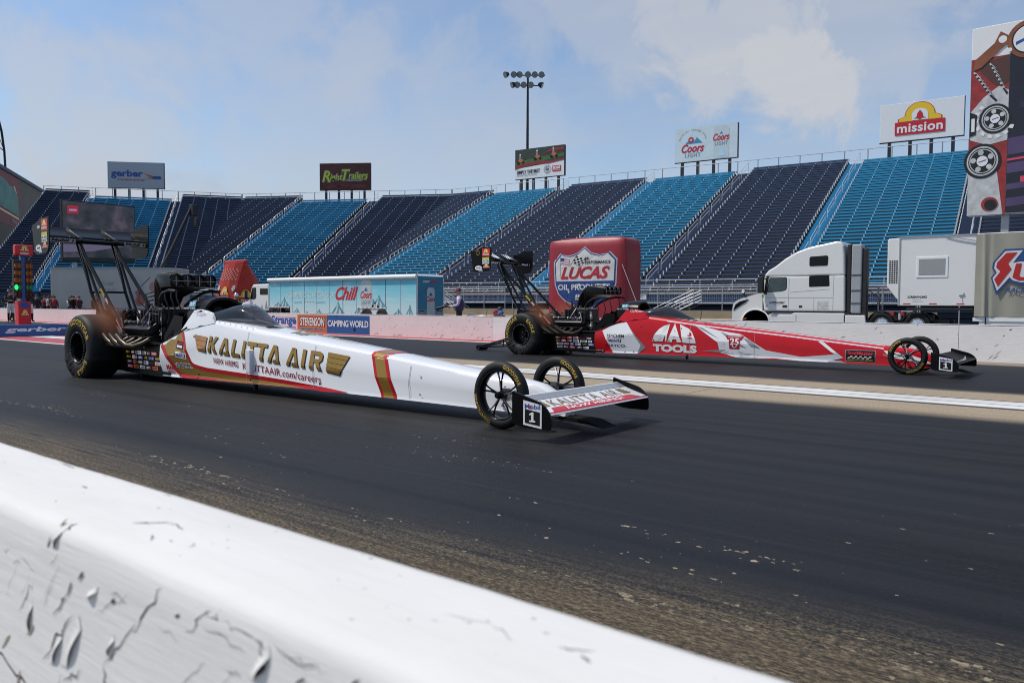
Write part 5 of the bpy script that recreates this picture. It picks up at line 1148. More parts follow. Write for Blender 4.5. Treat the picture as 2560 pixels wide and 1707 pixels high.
        b.flat([(1.86, .564), (2.371, .802), (2.758, .29), (2.683, .118), (2.119, .112)], CARW, s2, GX, GY); b.flat([(2.50, .64), (2.874, .243), (2.693, .118), (2.683, .14), (2.758, .285), (2.43, .74)], CGREY, s3, GX, GY)
        for pl in ([(3.70, .74), (3.86, .718), (4.36, .40), (4.55, .30), (4.95, .46), (4.80, .56), (4.36, .62), (4.05, .69)], [(4.36, .40), (4.55, .285), (4.40, .212), (4.72, .132), (4.94, .130), (4.75, .25), (5.04, .208), (5.41, .15), (5.88, .124), (5.88, .195), (5.27, .285), (5.0, .44), (4.8, .56)], [(4.75, .245), (5.04, .205), (5.2, .15), (4.94, .132), (4.72, .132), (4.42, .21), (4.55, .28)]): b.flat(pl, CARW, s2, GX, GY)
        b.flat([(3.72, .728), (4.05, .66), (4.40, .46), (4.26, .52), (3.95, .67)], CGREY, s3, GX, GY); b.flat([(4.05, .231), (4.517, .268), (4.401, .212)], CGREY, s3, GX, GY)
        b.flat([(4.40, .60), (4.62, .52), (4.52, .50)], CGREY, s3, GX, GY); b.flat([(4.84, .49), (4.97, .468), (5.17, .306), (5.0, .335)], CGREY, s3, GX, GY); b.flat([(4.76, .40), (4.92, .31), (4.80, .33)], CGREY, s3, GX, GY)
        b.flat([(5.88, .195), (5.88, .124), (6.60, .1225), (6.55, .15), (6.33, .14)], CARW, s2, GX, GY)
        b.flat([(6.33, .14), (6.60, .21), (6.56, .20), (6.135, .475), (6.20, .468), (6.46, .255), (5.90, .162), (5.88, .195)], CARW, s3, GX, GY) if False else [b.flat(pl, CARW, s3, GX, GY) for pl in ([(5.85, .16), (5.85, .19), (6.46, .262), (6.58, .205), (6.3, .13), (5.9, .126)], [(6.15, .478), (6.25, .466), (6.585, .208), (6.455, .25)])]
        b.flat([(6.30, .135), (6.50, .16), (6.65, .124), (6.4, .124)], CGREY, s4, GX, GY)
        b.flat([(6.62, .150), (7.085, .147), (7.085, .350), (6.615, .352)], GREYP, s3, GX, GY); b.flat([(6.63, .158), (7.075, .155), (7.075, .342), (6.625, .344)], BLACK, s4, GX, GY)
        b.text('SealMaster', RED, s5, 6.65, 7.05, .268, .328, .02); [b.flat([(6.65+.037*k, .225 if k % 2 else .205), (6.687+.037*k, .225 if k % 2 else .205), (6.695+.037*k, .25 if k % 2 else .225), (6.658+.037*k, .25 if k % 2 else .225)], WHITE, s5) for k in range(10)]; b.text('PAVEMENT PRODUCTS & EQUIPMENT', YEL, s5, 6.65, 7.05, .172, .192, .02)
        b.flat([(7.20, .36), (7.42, .33), (7.60, .30), (7.78, .24), (7.92, .17), (7.75, .17), (7.5, .22), (7.3, .25)], CARW, s2, .1, .03)
        b.flat([(7.2, .30), (7.3, .26), (7.3, .255), (7.2, .28)], CGREY, s3)
        # big dome logo
        cx, cz, rx, rz = 3.475, .375, .455, .375
        def dome(z): return rx*math.sqrt(max(0, 1-((z-cz+.02)/rz)**2))
        def slab(pts): b.flat([(max(cx-dome(z), min(cx+dome(z), u)), z) for u, z in pts], WHITE, s4, .05, .03)
        slab([(3.02, .38), (3.13, .38), (3.175, .50), (3.215, .40), (3.27, .52), (3.30, .72), (3.22, .68), (3.15, .62), (3.06, .5)]); slab([(3.14, .38), (3.24, .38), (3.29, .50), (3.30, .38), (3.32, .38), (3.33, .72), (3.25, .69)])
        slab([(3.345, .375), (3.44, .375), (3.452, .43), (3.53, .43), (3.545, .375), (3.64, .375), (3.56, .735), (3.42, .735)]); b.flat([(3.465, .475), (3.515, .475), (3.49, .62)], CARR, s5)
        slab([(3.665, .37), (3.935, .36), (3.93, .44), (3.86, .58), (3.78, .64), (3.66, .72)]); b.flat([(3.755, .45), (3.86, .45), (3.83, .56), (3.79, .57), (3.79, .52), (3.755, .52)], CARR, s5)
        b.text('TOOLS', WHITE, s4, 3.03, 3.95, .175, .325, .06, 0, GX, GY)
        # winged badge
        b.flat([(4.51, .535), (4.86, .525), (4.82, .455), (4.79, .45), (4.78, .285), (4.59, .285), (4.575, .46), (4.54, .465)], DRED, s4, GX, GY); b.text('25', WHITE, s5, 4.60, 4.77, .36, .485, .02); b.disc(4.685, .35, .045, .04, WHITE, s5); b.text('ANNIVERSARY', WHITE, s5, 4.56, 4.81, .50, .518, .01); b.disc(4.685, .35, .03, .026, DRED, s6)
        b.text('REVCHEM', BLACK, s4, 1.985, 2.385, .43, .492, .012, 0, GX, GY); b.text('Composites', GREYP, s4, 2.12, 2.385, .405, .425, .0); b.text('Mobil', BLUE, s4, 2.03, 2.235, .338, .395, .015); b.flat([(2.255, .336), (2.315, .334), (2.315, .392), (2.255, .394)], BLACK, s4); b.text('1', WHITE, s5, 2.275, 2.297, .345, .384, .02); b.disc(2.105, .358, .018, .02, RED, s5, r0=.5)
        b.text('DAYCO', BLACK, s4, 1.97, 2.40, .232, .292, .015, .1, GX, GY); b.flat([(1.93, .262), (2.0, .26), (2.0, .268), (1.93, .270)], BLACK, s4); b.flat([(2.37, .25), (2.44, .247), (2.44, .255), (2.37, .258)], BLACK, s4)
        b.text('Clay Kanton', WHITE, lambda u, z: Vector((u, -(st(u)[6]+(.272-st(u)[6])*(z-st(u)[5])/(1.0-st(u)[5]))-.010, z)), 2.47, 2.77, .93, .985, .0, .4)
        # white shoulder line and red top plate
        for a, c in zip(range(0, 40), range(1, 41)):
            u0_, u1_ = 3.3+3.9*a/40, 3.3+3.9*c/40; b.add([Vector((u, -(st(u)[6]+q-.0), z)) for u, q, z in ((u0_, .006, st(u0_)[5]-.03), (u1_, .006, st(u1_)[5]-.022), (u1_, .000, st(u1_)[5]+.009), (u0_, .000, st(u0_)[5]+.009))], [(0, 1, 2, 3)], CARW); b.add([topf(.003)(u, v) for u, v in ((u0_, st(u0_)[6]-.002), (u1_, st(u1_)[6]-.002), (u1_, st(u1_)[8]*.55), (u0_, st(u0_)[8]*.55))], [(0, 1, 2, 3)], CARW)
        b.text('MAC TOOLS', CARR, topf(.005), 4.0, 4.6, .10, .17, .04); b.text('MACTOOLSCOMPETITION', CARW, topf(.005), 5.7, 7.1, .0, .06, .03)
    b.build('livery', car)
    # panel seams, quick fasteners, sensor box
    b = MB()
    for u in ((3.62, 4.84, 6.28) if not red else (3.80, 5.05)):
        for z0 in [.14+.03*k for k in range(30)]:
            q = st(u)
            if z0+.03 < q[5]: b.poly([s5(u, z0), s5(u+.006, z0), s5(u+.006, z0+.03), s5(u, z0+.03)], CGREY)
    fast = ((2.50, .655), (2.87, .60), (3.06, .36), (3.40, .36), (2.15, .13), (2.6, .17), (3.70, .17), (4.95, .20), (6.43, .37), (6.43, .19)) if not red else ((2.76, .66), (3.05, .40), (3.38, .40), (3.62, .64), (2.6, .15), (2.4, .14), (3.75, .15))
    for u, z in fast: b.disc(u, z, .013, .013, BLACK if u < 6 else ALU, s6, 10)
    for k in range(10): u = 2.62+.115*k; z = (st(u)[5]+st(u)[7])/2+.008; b.disc(u, z, .006, .006, DARK, lambda p, q: Vector((p, -(sidew(p, q)+.012), q)), 8)
    b.build('fasteners', car)
    if not red:
        b = MB(); b.box(3.68, 3.77, -(sidew(3.7, .4)+.045), -(sidew(3.7, .4)-.02), .255, .535, CARW); b.build('sensor_fairing', car, bevel=.012)
    b = MB(); b.box(3.71, 3.75, -.31, -.27, .05, .125, CARB); b.box(1.0, 1.05, -.33, -.29, .04, .1, CARB); b.build('skid_peg', car)
dragster('dragster', 'white dragster with gold lettering and a gold band on its nose, in the near lane', -11.8884, 5.6343, .0039, False)
dragster('dragster', 'red and white dragster with a white dome logo, in the far lane', -10.3777, 14.1252, -.0125, True)
# ------------------------------------------------------------------ vehicles and inflatables behind the far wall
TRW = M('truck_white', (.72, .72, .70), .25, var=.015, coat=.5); TRIM = M('black_plastic', (.014, .014, .015), .5, var=.1); GAP = M('panel_gap', (.02, .02, .02), .8)
LGREY = M('light_grey_panel', (.33, .35, .37), .4, var=.04); AMBER = M('amber_lens', (.5, .16, .02), .3); REDL = M('red_reflector', (.5, .02, .02), .3)
def road_wheel(par, x, y, z, r=.5, w=.28, inner=False):
    t = bpy.data.objects.new('wheel', None); COL.objects.link(t); t.parent = par; t.location = (x, y, z); f = lambda a, b_, c: Vector((a, c, b_))
    b = MB(); b.lathe([(.29, -.10), (.40, -.13), (r-.03, -.13), (r, -.10), (r, w-.18), (r-.03, w-.13), (.3, w-.13)], RUB, f, 36); b.build('tyre', t, sharp=60)
    b = MB(); b.lathe([(.29, -.10), (.27, -.06), (.22, -.02), (.12, -.03), (.11, -.10), (.05, -.12), (0, -.12)], CHR, f, 24)
    for k in range(10): a = 2*math.pi*k/10; b.lathe([(.016, -.03), (.012, -.07), (0, -.07)], CHR, lambda p, q, c, a=a: Vector((.17*math.cos(a)+p, c, .17*math.sin(a)+q)), 6)
    b.build('rim', t); return t
def semi():
    X0, Y0 = -12, 34.0; t = thing('semi_truck', 'white long-nose semi tractor with a tall sleeper parked behind the far wall', 'truck', (X0, Y0, -.15))
    q = lambda p: [(x-X0, z+.15) for x, z in p]; W = 2.45
    def pr(b, poly, m, y0, y1): b.prism(q(poly), m, lambda x, z: Vector((x, y0, z)), lambda x, z: Vector((x, y1, z)))
    b = MB(); pr(b, [(-12.74, .86), (-12.86, 1.66), (-12.76, 2.36), (-9.37, 2.36), (-9.34, .86)], TRW, 0, W); b.build('cab', t, bevel=.06, seg=3)
    b = MB(); pr(b, [(-12.80, 2.365), (-12.72, 2.50), (-12.59, 2.65), (-12.29, 2.82), (-11.87, 3.14), (-11.37, 3.42), (-10.86, 3.59), (-10.4, 3.68), (-9.98, 3.75), (-9.74, 3.80), (-9.55, 3.77), (-9.45, 3.6), (-9.40, 3.2), (-9.37, 2.365)], TRW, .03, W-.03); b.build('roof_fairing', t, bevel=.12, seg=4)
    arch = [(-13.13+.56*math.cos(R(a)), .34+.56*math.sin(R(a))) for a in range(0, 181, 12)]
    b = MB(); pr(b, [(-12.865, .36), (-12.865, 1.66), (-13.2, 1.60), (-13.85, 1.41), (-14.1, 1.29), (-14.22, 1.13), (-14.25, .9), (-14.26, .40), (-13.69, .36)]+[p for p in arch[::-1] if p[0] < -12.87], TRW, .10, W-.10); b.build('hood', t, bevel=.07, seg=3)
    b = MB(); out = [(-13.13+.68*math.cos(R(a)), .34+.60*math.sin(R(a))) for a in range(0, 181, 10)]; pr(b, out+[p for p in [(-13.69, .34)]+arch[::-1]+[(-12.57, .34)]], TRW, .0, .35); b.build('front_fender', t, bevel=.04, seg=3)
    b = MB(); pr(b, [(-12.6, -.05), (-12.62, .62), (-12.38, .80), (-12.32, .70), (-11.55, .70), (-11.45, .80), (-9.35, .80), (-9.35, -.05)], TRW, .02, .5); pr(b, [(-9.33, -.05), (-9.33, .72), (-8.55, .72), (-8.45, -.05)], TRW, .02, .5); b.build('side_fairing', t, bevel=.03, seg=2)
    b = MB(); pr(b, [(-12.35, .705), (-11.52, .705), (-11.44, .85), (-12.42, .85)], LGREY, .06, .4); pr(b, [(-12.7, .81), (-9.36, .81), (-9.36, .865), (-12.7, .865)], GAP, .06, .5); b.build('step', t)
    fn = lambda o: (lambda x, z: Vector((x-X0, -o, z+.15)))
    for nm, pts in (('door_window', [(-12.60, 1.70, .08), (-12.50, 2.30, .05), (-11.78, 2.30, .07), (-11.78, 1.80, .1), (-12.0, 1.74, .1)]), ('sleeper_window', [(-10.79, 2.35, .06), (-10.02, 2.37, .06), (-9.99, 1.94, .06), (-10.79, 1.92, .06)]), ('sleeper_window', [(-10.80, 3.17, .07), (-10.08, 3.20, .07), (-10.09, 2.81, .06), (-10.80, 2.80, .06)])):
        b = MB(); pl = rounded(pts); off = -.036 if pts[0][1] > 3 else -.006
        rim = [(lambda c: (c[0]+(p[0]-c[0])*1.07, c[1]+(p[1]-c[1])*1.09))((sum(z[0] for z in pl)/len(pl), sum(z[1] for z in pl)/len(pl))) for p in pl]
        b.prism(rim, TRIM, lambda x, z: fn(-off-.02 if False else .004 if off > -.02 else -.02)(x, z), lambda x, z: fn(-.06)(x, z)); b.prism(pl, GLASSD if nm != 'door_window' else M('cab_glass_teal_reflection', (.02, .05, .055), .05, spec=.9, var=.6, scale=3), lambda x, z: fn(.010 if off > -.02 else -.012)(x, z), lambda x, z: fn(-.05)(x, z)); b.build(nm, t)  # door glass colour mottled teal to imitate reflections
    b = MB(); pr(b, [(-12.77, 1.60), (-12.66, 2.38), (-12.56, 2.38), (-12.63, 1.60)], TRIM, -.012, W+.012); pr(b, [(-12.875, 1.66), (-12.79, 2.33), (-12.765, 2.33), (-12.85, 1.66)], GLASSD, .15, W-.15); b.build('windscreen', t)
    b = MB()
    for y in (-.34, W+.14): b.box(-.93, -.70, y, y+.2, 1.80, 2.52, TRIM); b.tube([(-.75, y+.1, 1.9), (-.62, max(0, min(W, y+.45)), 1.85)], .03, TRIM, 6); b.tube([(-.75, y+.1, 2.4), (-.62, max(0, min(W, y+.45)), 2.45)], .03, TRIM, 6)
    b.build('mirror', t, bevel=.04); b = MB(); b.tube([(-1.55, .16, 1.5), (-1.72, .08, 1.78)], .025, TRIM, 6); b.blob((-1.73, .08, 1.86), .09, .05, .11, TRIM); b.disc(0, 0, .07, .085, WHITE, lambda x, z: Vector((-1.73+x, .025, 1.88+z))); b.build('hood_mirror', t)
    b = MB(); pr(b, [(-14.20, .88), (-14.10, 1.14), (-13.9, 1.28), (-13.50, 1.39), (-13.62, 1.25), (-14.0, 1.02)], GLASSD, .075, .14); pr(b, [(-13.70, .50), (-13.55, .56), (-13.52, .52), (-13.68, .47)], AMBER, -.008, .05); b.build('headlight', t)
    b = MB()
    def seam(p0, p1, w=.012, m=LGREY, o=.004): 
        d = (Vector(p1)-Vector(p0)).normalized()*w; b.add([fn(o)(p0[0]-d.y, p0[1]+d.x), fn(o)(p1[0]-d.y, p1[1]+d.x), fn(o)(p1[0]+d.y, p1[1]-d.x), fn(o)(p0[0]+d.y, p0[1]-d.x)], [(0, 1, 2, 3)], m)
    for p0, p1 in (((-11.68, .87), (-11.66, 2.3)), ((-9.82, .87), (-9.80, 2.35)), ((-12.7, 1.45), (-9.8, 1.43)), ((-11.68, .87), (-11.68, .88)), ((-10.6, .87), (-10.6, 1.42)), ((-11.6, 1.68), (-9.95, 1.80))): seam(p0, p1, .007)
    seam((-12.75, 2.362), (-9.37, 2.362), .012, M('dark_seam', (.12, .12, .12), .7)); seam((-12.55, .82), (-12.1, .2), .004)  # dark joint line between cab and roof fairing
    for xs_ in ((-11.35, -.04), (-9.36, -.04)): b.add([fn(-.016)(xs_[0], -.04), fn(-.016)(xs_[0]+.02, -.04), fn(-.016)(xs_[0]+.02, .70), fn(-.016)(xs_[0], .70)], [(0, 1, 2, 3)], GAP)
    for x0, x1, z0, z1 in ((-11.93, -11.72, 1.02, 1.12), (-11.22, -11.08, 1.02, 1.11)): b.add([fn(.006)(x0, z0), fn(.006)(x1, z0), fn(.006)(x1, z1), fn(.006)(x0, z1)], [(0, 1, 2, 3)], TRIM)
    b.build('seams', t)
    b = MB(); b.text('SCREENWORKS', BLACK, fn(.006), -12.52, -11.84, 1.185, 1.275, .03, .3); b.text('VISION', GREYP, fn(.006), -12.3, -12.05, 1.11, 1.14, .01)
    for k, s in enumerate(('Down Grove', 'DOT 22146', 'GVW 80000', 'IL 60515', 'KEY LEASING')): b.text(s, GREYP, fn(.006), -10.45, -9.98-.05*(k % 2), 1.24-.075*k, 1.285-.075*k, .01, .2)
    b.disc(-12.63, 1.09, .05, .05, M('lilac_sticker', (.4, .3, .5), .5), fn(.006)); b.flat([(-12.86, 1.46), (-12.78, 1.46), (-12.78, 1.60), (-12.86, 1.60)], M('green_sticker', (.1, .35, .15), .5), fn(.006)); b.build('lettering', t)
    b = MB(); b.box(2.70, 2.86, .08, W-.08, .5, 3.80, TRIM); b.box(3.28, 3.48, .12, .40, .5, 3.62, TRIM); b.build('cab_fairing', t, bevel=.03)
    b = MB(); b.box(2.87, 3.27, .06, .5, .95, 3.78, LGREY); b.build('exhaust_shroud', t, bevel=.05, seg=3)
    b = MB(); b.box(2.868, 3.275, .045, .06, 2.50, 2.54, TRIM); b.box(2.86, 3.28, .04, .06, 1.88, 1.91, TRIM); b.box(2.86, 3.28, .04, .06, 1.35, 1.38, TRIM); b.build('straps', t)
    b = MB(); b.box(.4, 6.4, .5, .75, .45, .72, TRIM); b.box(.4, 6.4, 1.7, 1.95, .45, .72, TRIM)
    for k in range(14): x = 3.6+.17*k; b.box(x, x+.09, .4, .6+.05*(k % 3), .7, .85+.06*(k % 4), (TRIM, DARK, ALU, TRIM)[k % 4])
    b.tube([(3.5, .3, 1.9), (3.9, .25, 1.6), (4.0, .25, 1.1), (4.5, .4, .9)], .02, TRIM, 6); b.box(4.35, 4.5, .1, .3, .85, 1.02, REDL); b.box(4.75, 4.9, .1, .3, .9, 1.0, REDL)
    b.build('frame', t)
    for x in (-1.13, 4.07, 5.38): road_wheel(t, x, .20, .5)
    for x in (-1.13, 4.07, 5.38): road_wheel(t, x, W-.2, .5)
    b = MB()
    for x in (4.07, 5.38): b.lathe([(.54, 0), (.56, 0), (.56, .3), (.54, .3)], TRIM, lambda a, c, y, x=x: Vector((x+a, .05+y, .5+c)), 24, R(20), R(160))
    b.build('mudguard', t)
semi()
def hauler():
    X0, Y0 = -7.3, 34.0; t = thing('semi_trailer', 'white race trailer with a beige tarpaulin printed with a red and blue logo', 'trailer', (X0, Y0, -.15)); W = 2.5
    q = lambda x, z: (x-X0, z+.15); fn = lambda o: (lambda x, z: Vector((x-X0, -o, z+.15)))
    b = MB(); pl = [q(-7.29, 1.12), q(-4.62, 1.12), q(-4.55, .95), q(-4.45, .0), q(5.5, .0), q(5.5, 3.86), q(-7.29, 3.84)]; b.prism(pl, TRW, lambda x, z: Vector((x, 0, z)), lambda x, z: Vector((x, W, z))); b.build('body', t, bevel=.025)
    b = MB(); b.prism([q(-7.77, 1.88), q(-7.31, 1.28), q(-7.31, 3.82), q(-7.72, 3.80), q(-7.78, 3.74)], TRW, lambda x, z: Vector((x, .12, z)), lambda x, z: Vector((x, W-.12, z))); b.build('nose', t, bevel=.03)
    b = MB()
    for i in range(4):
        for k in range(12): x = -7.70+.085*i; z = 2.02+.078*k; b.add([fn(-.112)(x, z), fn(-.112)(x+.062, z), fn(-.112)(x+.062, z+.05), fn(-.112)(x, z+.05)], [(0, 1, 2, 3)], GAP)
    b.build('vent_grille', t)
    b = MB(); b.prism([q(-6.68, 2.22), q(-5.58, 2.22), q(-5.58, 3.03), q(-6.68, 3.03)], WHITE, lambda x, z: Vector((x, -.02, z)), lambda x, z: Vector((x, .01, z))); b.prism([q(-6.60, 2.32), q(-5.67, 2.32), q(-5.67, 2.95), q(-6.60, 2.95)], M('blind_grey', (.30, .31, .31), .4, var=.05), lambda x, z: Vector((x, -.028, z)), lambda x, z: Vector((x, .01, z))); b.build('window', t, bevel=.008)
    b = MB(); b.text('SCREENWORKS', BLACK, fn(.004), -6.98, -6.27, 1.42, 1.51, .03, .3); b.text('VISION', GREYP, fn(.004), -6.80, -6.5, 1.35, 1.38, .01); b.text('LED Mobile Screens', GREYP, fn(.004), -6.8, -6.4, 1.27, 1.30, .005)
    for x in (-7.13, -6.2, -5.26): b.flat([(x, 1.175), (x+.27, 1.175), (x+.27, 1.215), (x, 1.215)], REDL, fn(.004)); b.flat([(x-.16, 1.18), (x-.01, 1.18), (x-.01, 1.21), (x-.16, 1.21)], WHITE, fn(.004))
    b.tube([fn(.02)(-5.18, 1.52), fn(.02)(-5.0, 1.55), fn(.02)(-5.03, 1.62)], .02, GREYP, 5); b.tube([fn(.01)(-5.06, 1.5), fn(.01)(-5.06, 1.25)], .006, GREYP, 4); b.build('lettering', t)
    b = MB(); b.box(-.02, .03, -.02, .01, 1.27, 3.99, LGREY); b.box(-.02, 2.66, -.03, .0, 3.955, 3.995, LGREY); b.box(.3, 2.6, -.03, .06, 1.10, 1.20, TRIM); b.tube([fn(.03)(-5.7, 3.80), fn(.05)(-5.3, 3.72), fn(.05)(-4.68, 3.58)], .02, LGREY, 5); b.build('edge_trim', t)
    TARP = M('beige_tarpaulin', (.30, .29, .235), .7, var=.1, scale=1.2, bump=.25)
    b = MB()
    def tf(u, v):
        x = -4.66+8.5*u; z = .72+3.1*v; fold = .02*math.sin(x*7)+.03*math.sin(x*2.6+1)*(1-v)+.05*math.exp(-((x+4.32+.06*v)/.05)**2)-.04*math.exp(-((x+4.2)/.07)**2); return Vector((x-X0, -.05-fold*(.5+.5*(1-v)), z+.15))
    b.grid(tf, 260, 16, TARP); b.build('tarpaulin', t, sharp=180)
    b = MB(); b.box(2.6, 11, -.03, .0, .70, .72+.12, WHITE); b.box(3.0, 3.04, -.035, .0, .0, .85, GAP); b.box(4.72, 4.80, -.035, 0, .1, .72, GAP); b.build('skirt_trim', t)
    k = lambda p: [(-3.72+(u-2090)*.00224, 3.2-(v-300)*.00262) for u, v in p]
    RL = M('logo_red', (.42, .012, .012), .55); BL = M('logo_blue', (.015, .06, .21), .55); WL = M('logo_white', (.62, .62, .62), .55)
    b = MB(); b.flat(k([(2085, 292), (2700, 292), (2700, 470), (2300, 470), (2560, 560), (2560, 760), (2330, 800), (2210, 770), (2150, 740), (1985, 940), (1900, 690), (1955, 625), (1915, 560), (1925, 480)]), BL, fn(.10))
    b.flat(k([(2095, 322), (2340, 316), (2205, 490), (2300, 475), (2520, 475), (2520, 740), (2330, 765), (2215, 735), (2165, 690), (1995, 880), (1925, 700), (1985, 620), (1945, 560), (1955, 480)]), WL, fn(.11))
    b.flat(k([(2110, 348), (2265, 344), (2140, 495), (2190, 575), (2005, 820), (1950, 715), (2035, 605), (1972, 545), (1985, 480)]), RL, fn(.12)); b.flat(k([(2250, 500), (2330, 500), (2300, 680), (2340, 690), (2400, 690), (2420, 500), (2500, 500), (2480, 700), (2430, 735), (2290, 735), (2205, 690)]), RL, fn(.12))
    b.text('RACING', BL, fn(.10), -3.66, -2.75, 1.62, 1.80, .03, .3); b.build('emblem', t)
    for x in (11.2, 12.4): pass
hauler()
def deck_ladder():
    t = thing('access_platform', 'small grey steel platform with railings between the tractor and the white race trailer', 'platform', (-7.9, 36.9, -.15))
    b = MB(); b.box(-.75, .75, -.4, .4, .92, .98, GALV); b.build('floor', t)
    b = MB()
    for z in (1.98, 2.1, 1.02): b.tube([(-.75, -.4, z), (.75, -.4, z)], .03, ALU, 6)
    for x in (-.75, .75): b.tube([(x, -.4, 0), (x, -.4, 2.1)], .035, GALV, 6); b.tube([(x, .4, 0), (x, .4, 2.1)], .035, GALV, 6)
    b.tube([(-.1, .3, 2.1), (.35, .3, 3.1)], .03, ALU, 6); b.build('railing', t)
deck_ladder()
def beverage_truck():
    X0, Y0, W = -44.05, 30.0, 2.1; L_ = 13.65; t = thing('beverage_truck', 'white day cab pulling a long icy blue side-bay drinks trailer', 'truck', (X0, Y0, -.15)); H = 2.87
    fn = lambda o: (lambda x, z: Vector((x, -o, z)))
    b = MB(); b.prism([(0, 1.05), (2.25, 1.05), (2.3, .28), (L_, .28), (L_, H-.28), (L_, H-.08), (L_-.1, H), (.12, H-.02), (0, H-.14)], TRW, lambda x, z: Vector((x, 0, z)), lambda x, z: Vector((x, W, z))); tr = b.build('trailer_body', t, bevel=.03)
    b = MB(); b.tube([(0, -.02, H-.13), (L_, -.02, H-.13)], .13, WHITE, 12); b.build('roof_edge', t)
    PT = bpy.data.materials.new('trailer_print'); PT.use_nodes = True; nt = PT.node_tree; bs = nt.nodes['Principled BSDF']; tc = nt.nodes.new('ShaderNodeTexCoord'); sp = nt.nodes.new('ShaderNodeSeparateXYZ'); nt.links.new(tc.outputs['Object'], sp.inputs[0])
    cr = nt.nodes.new('ShaderNodeValToRGB'); mr = nt.nodes.new('ShaderNodeMapRange'); nt.links.new(sp.outputs[2], mr.inputs[0]); mr.inputs[1].default_value = .2; mr.inputs[2].default_value = 2.7; nt.links.new(mr.outputs[0], cr.inputs[0])
    cr.color_ramp.elements[0].color = (.66, .74, .73, 1); cr.color_ramp.elements[0].position = .0; cr.color_ramp.elements[1].color = (.08, .46, .60, 1); e = cr.color_ramp.elements.new(.30); e.color = (.56, .72, .73, 1); e = cr.color_ramp.elements.new(.62); e.color = (.28, .63, .71, 1)
    ns = nt.nodes.new('ShaderNodeTexNoise'); ns.inputs['Scale'].default_value = 1.2; mp = nt.nodes.new('ShaderNodeMapping'); mp.inputs['Scale'].default_value = (.6, 1, 3); nt.links.new(tc.outputs['Object'], mp.inputs[0]); nt.links.new(mp.outputs[0], ns.inputs['Vector'])
    mx = nt.nodes.new('ShaderNodeMix'); mx.data_type = 'RGBA'; mm = nt.nodes.new('ShaderNodeMapRange'); nt.links.new(ns.outputs['Fac'], mm.inputs[0]); mm.inputs[1].default_value = .5; mm.inputs[2].default_value = .75; mm.inputs[4].default_value = .4; nt.links.new(mm.outputs[0], mx.inputs[0]); nt.links.new(cr.outputs[0], mx.inputs[6]); mx.inputs[7].default_value = (.66, .76, .76, 1); nt.links.new(mx.outputs[2], bs.inputs['Base Color']); bs.inputs['Roughness'].default_value = .4
    b = MB(); nb = 11; bw = (L_-.1)/nb
    for k in range(nb):
        x0, x1 = .05+bw*k+.02, .05+bw*(k+1)-.02; z0 = 1.0 if (k < 2 or k in (7, 8)) else .32
        b.add([fn(.006)(x0, z0), fn(.006)(x1, z0), fn(.006)(x1, H-.27), fn(.006)(x0, H-.27)], [(0, 1, 2, 3)], PT)
    b.build('bay_door', t)
    b = MB(); PK1, PK2 = M('peak_teal', (.12, .30, .36), .5, var=.5, scale=4), M('peak_snow', (.55, .66, .68), .5, var=.2, scale=4)
    for x, z, w, h in ((1.0, 1.02, .5, .35), (1.7, 1.02, .6, .65), (3.0, .5, .6, .5), (4.0, .45, .5, .35), (5.2, .5, .5, .45), (7.0, .55, .75, .85), (6.2, .45, .5, .3), (8.8, .5, .5, .6), (10.1, 1.02, .6, .55), (10.6, 1.02, .7, .75), (12.2, .5, .6, .5), (13.1, .5, .4, .75), (8.2, .45, .4, .25)):
        x = min(x, L_-w-.02); b.flat([(x-w, z), (x-w*.45, z+h*.5), (x-w*.2, z+h*.68), (x, z+h), (x+w*.3, z+h*.55), (x+w*.6, z+h*.3), (x+w, z)], PK1, fn(.010)); b.flat([(x-w*.55, z+h*.1), (x-w*.2, z+h*.5), (x-.02, z+h*.9), (x-.05, z+h*.4), (x-w*.3, z)], PK2, fn(.013)); b.flat([(x+.05, z), (x+w*.1, z+h*.5), (x+w*.35, z+h*.3), (x+w*.3, z)], PK2, fn(.013))
    b.text('KEEPING CHICAGO', M('pale_lettering', (.62, .68, .66), .5), fn(.014), 1.95, 6.55, 1.62, 1.95, .02); b.text('Chill', RED, fn(.014), 6.75, 8.85, 1.45, 2.25, .03, .45)
    for x0, x1 in ((2.7, 3.5), (4.85, 5.8)): b.flat([(x0, 1.30), (x1, 1.31), (x1, 1.335), (x0, 1.325)], BLUE, fn(.014))
    for k in range(4): b.text('*', RED, fn(.014), 3.72+.28*k, 3.85+.28*k, 1.27, 1.38, .05)
    CAN = M('can_silver_print', (.50, .56, .56), .4, .2, var=.15); b.flat([(9.05, 1.05), (10.0, 1.05), (10.0, 2.45), (9.9, 2.58), (9.15, 2.58), (9.05, 2.45)], CAN, fn(.012)); b.text('Coors', RED, fn(.016), 9.02, 10.02, 1.55, 1.98, .03, .4); b.text('LIGHT', GREYP, fn(.016), 9.15, 9.9, 1.22, 1.42, .01); b.flat([(9.35, 1.98), (9.65, 1.98), (9.5, 2.2)], BLUE, fn(.016))
    b.build('lettering', t)
    b = MB()
    for k in range(nb+1): x = .05+bw*k; b.box(x-.012, x+.012, -.014, .0, .30, H-.26, LGREY if k % 3 else GAP)
    for x0, x1 in ((0.05, 2.2), (8.75, 11.2)):
        b.box(x0, x1, -.03, .0, .97, 1.04, WHITE)
        for k in range(int((x1-x0)/.33)): b.box(x0+.1+.33*k, x0+.26+.33*k, -.034, -.03, .99, 1.02, REDL)
    b.box(2.35, L_, -.016, 0, .26, .30, GAP); b.build('bay_frame', t)
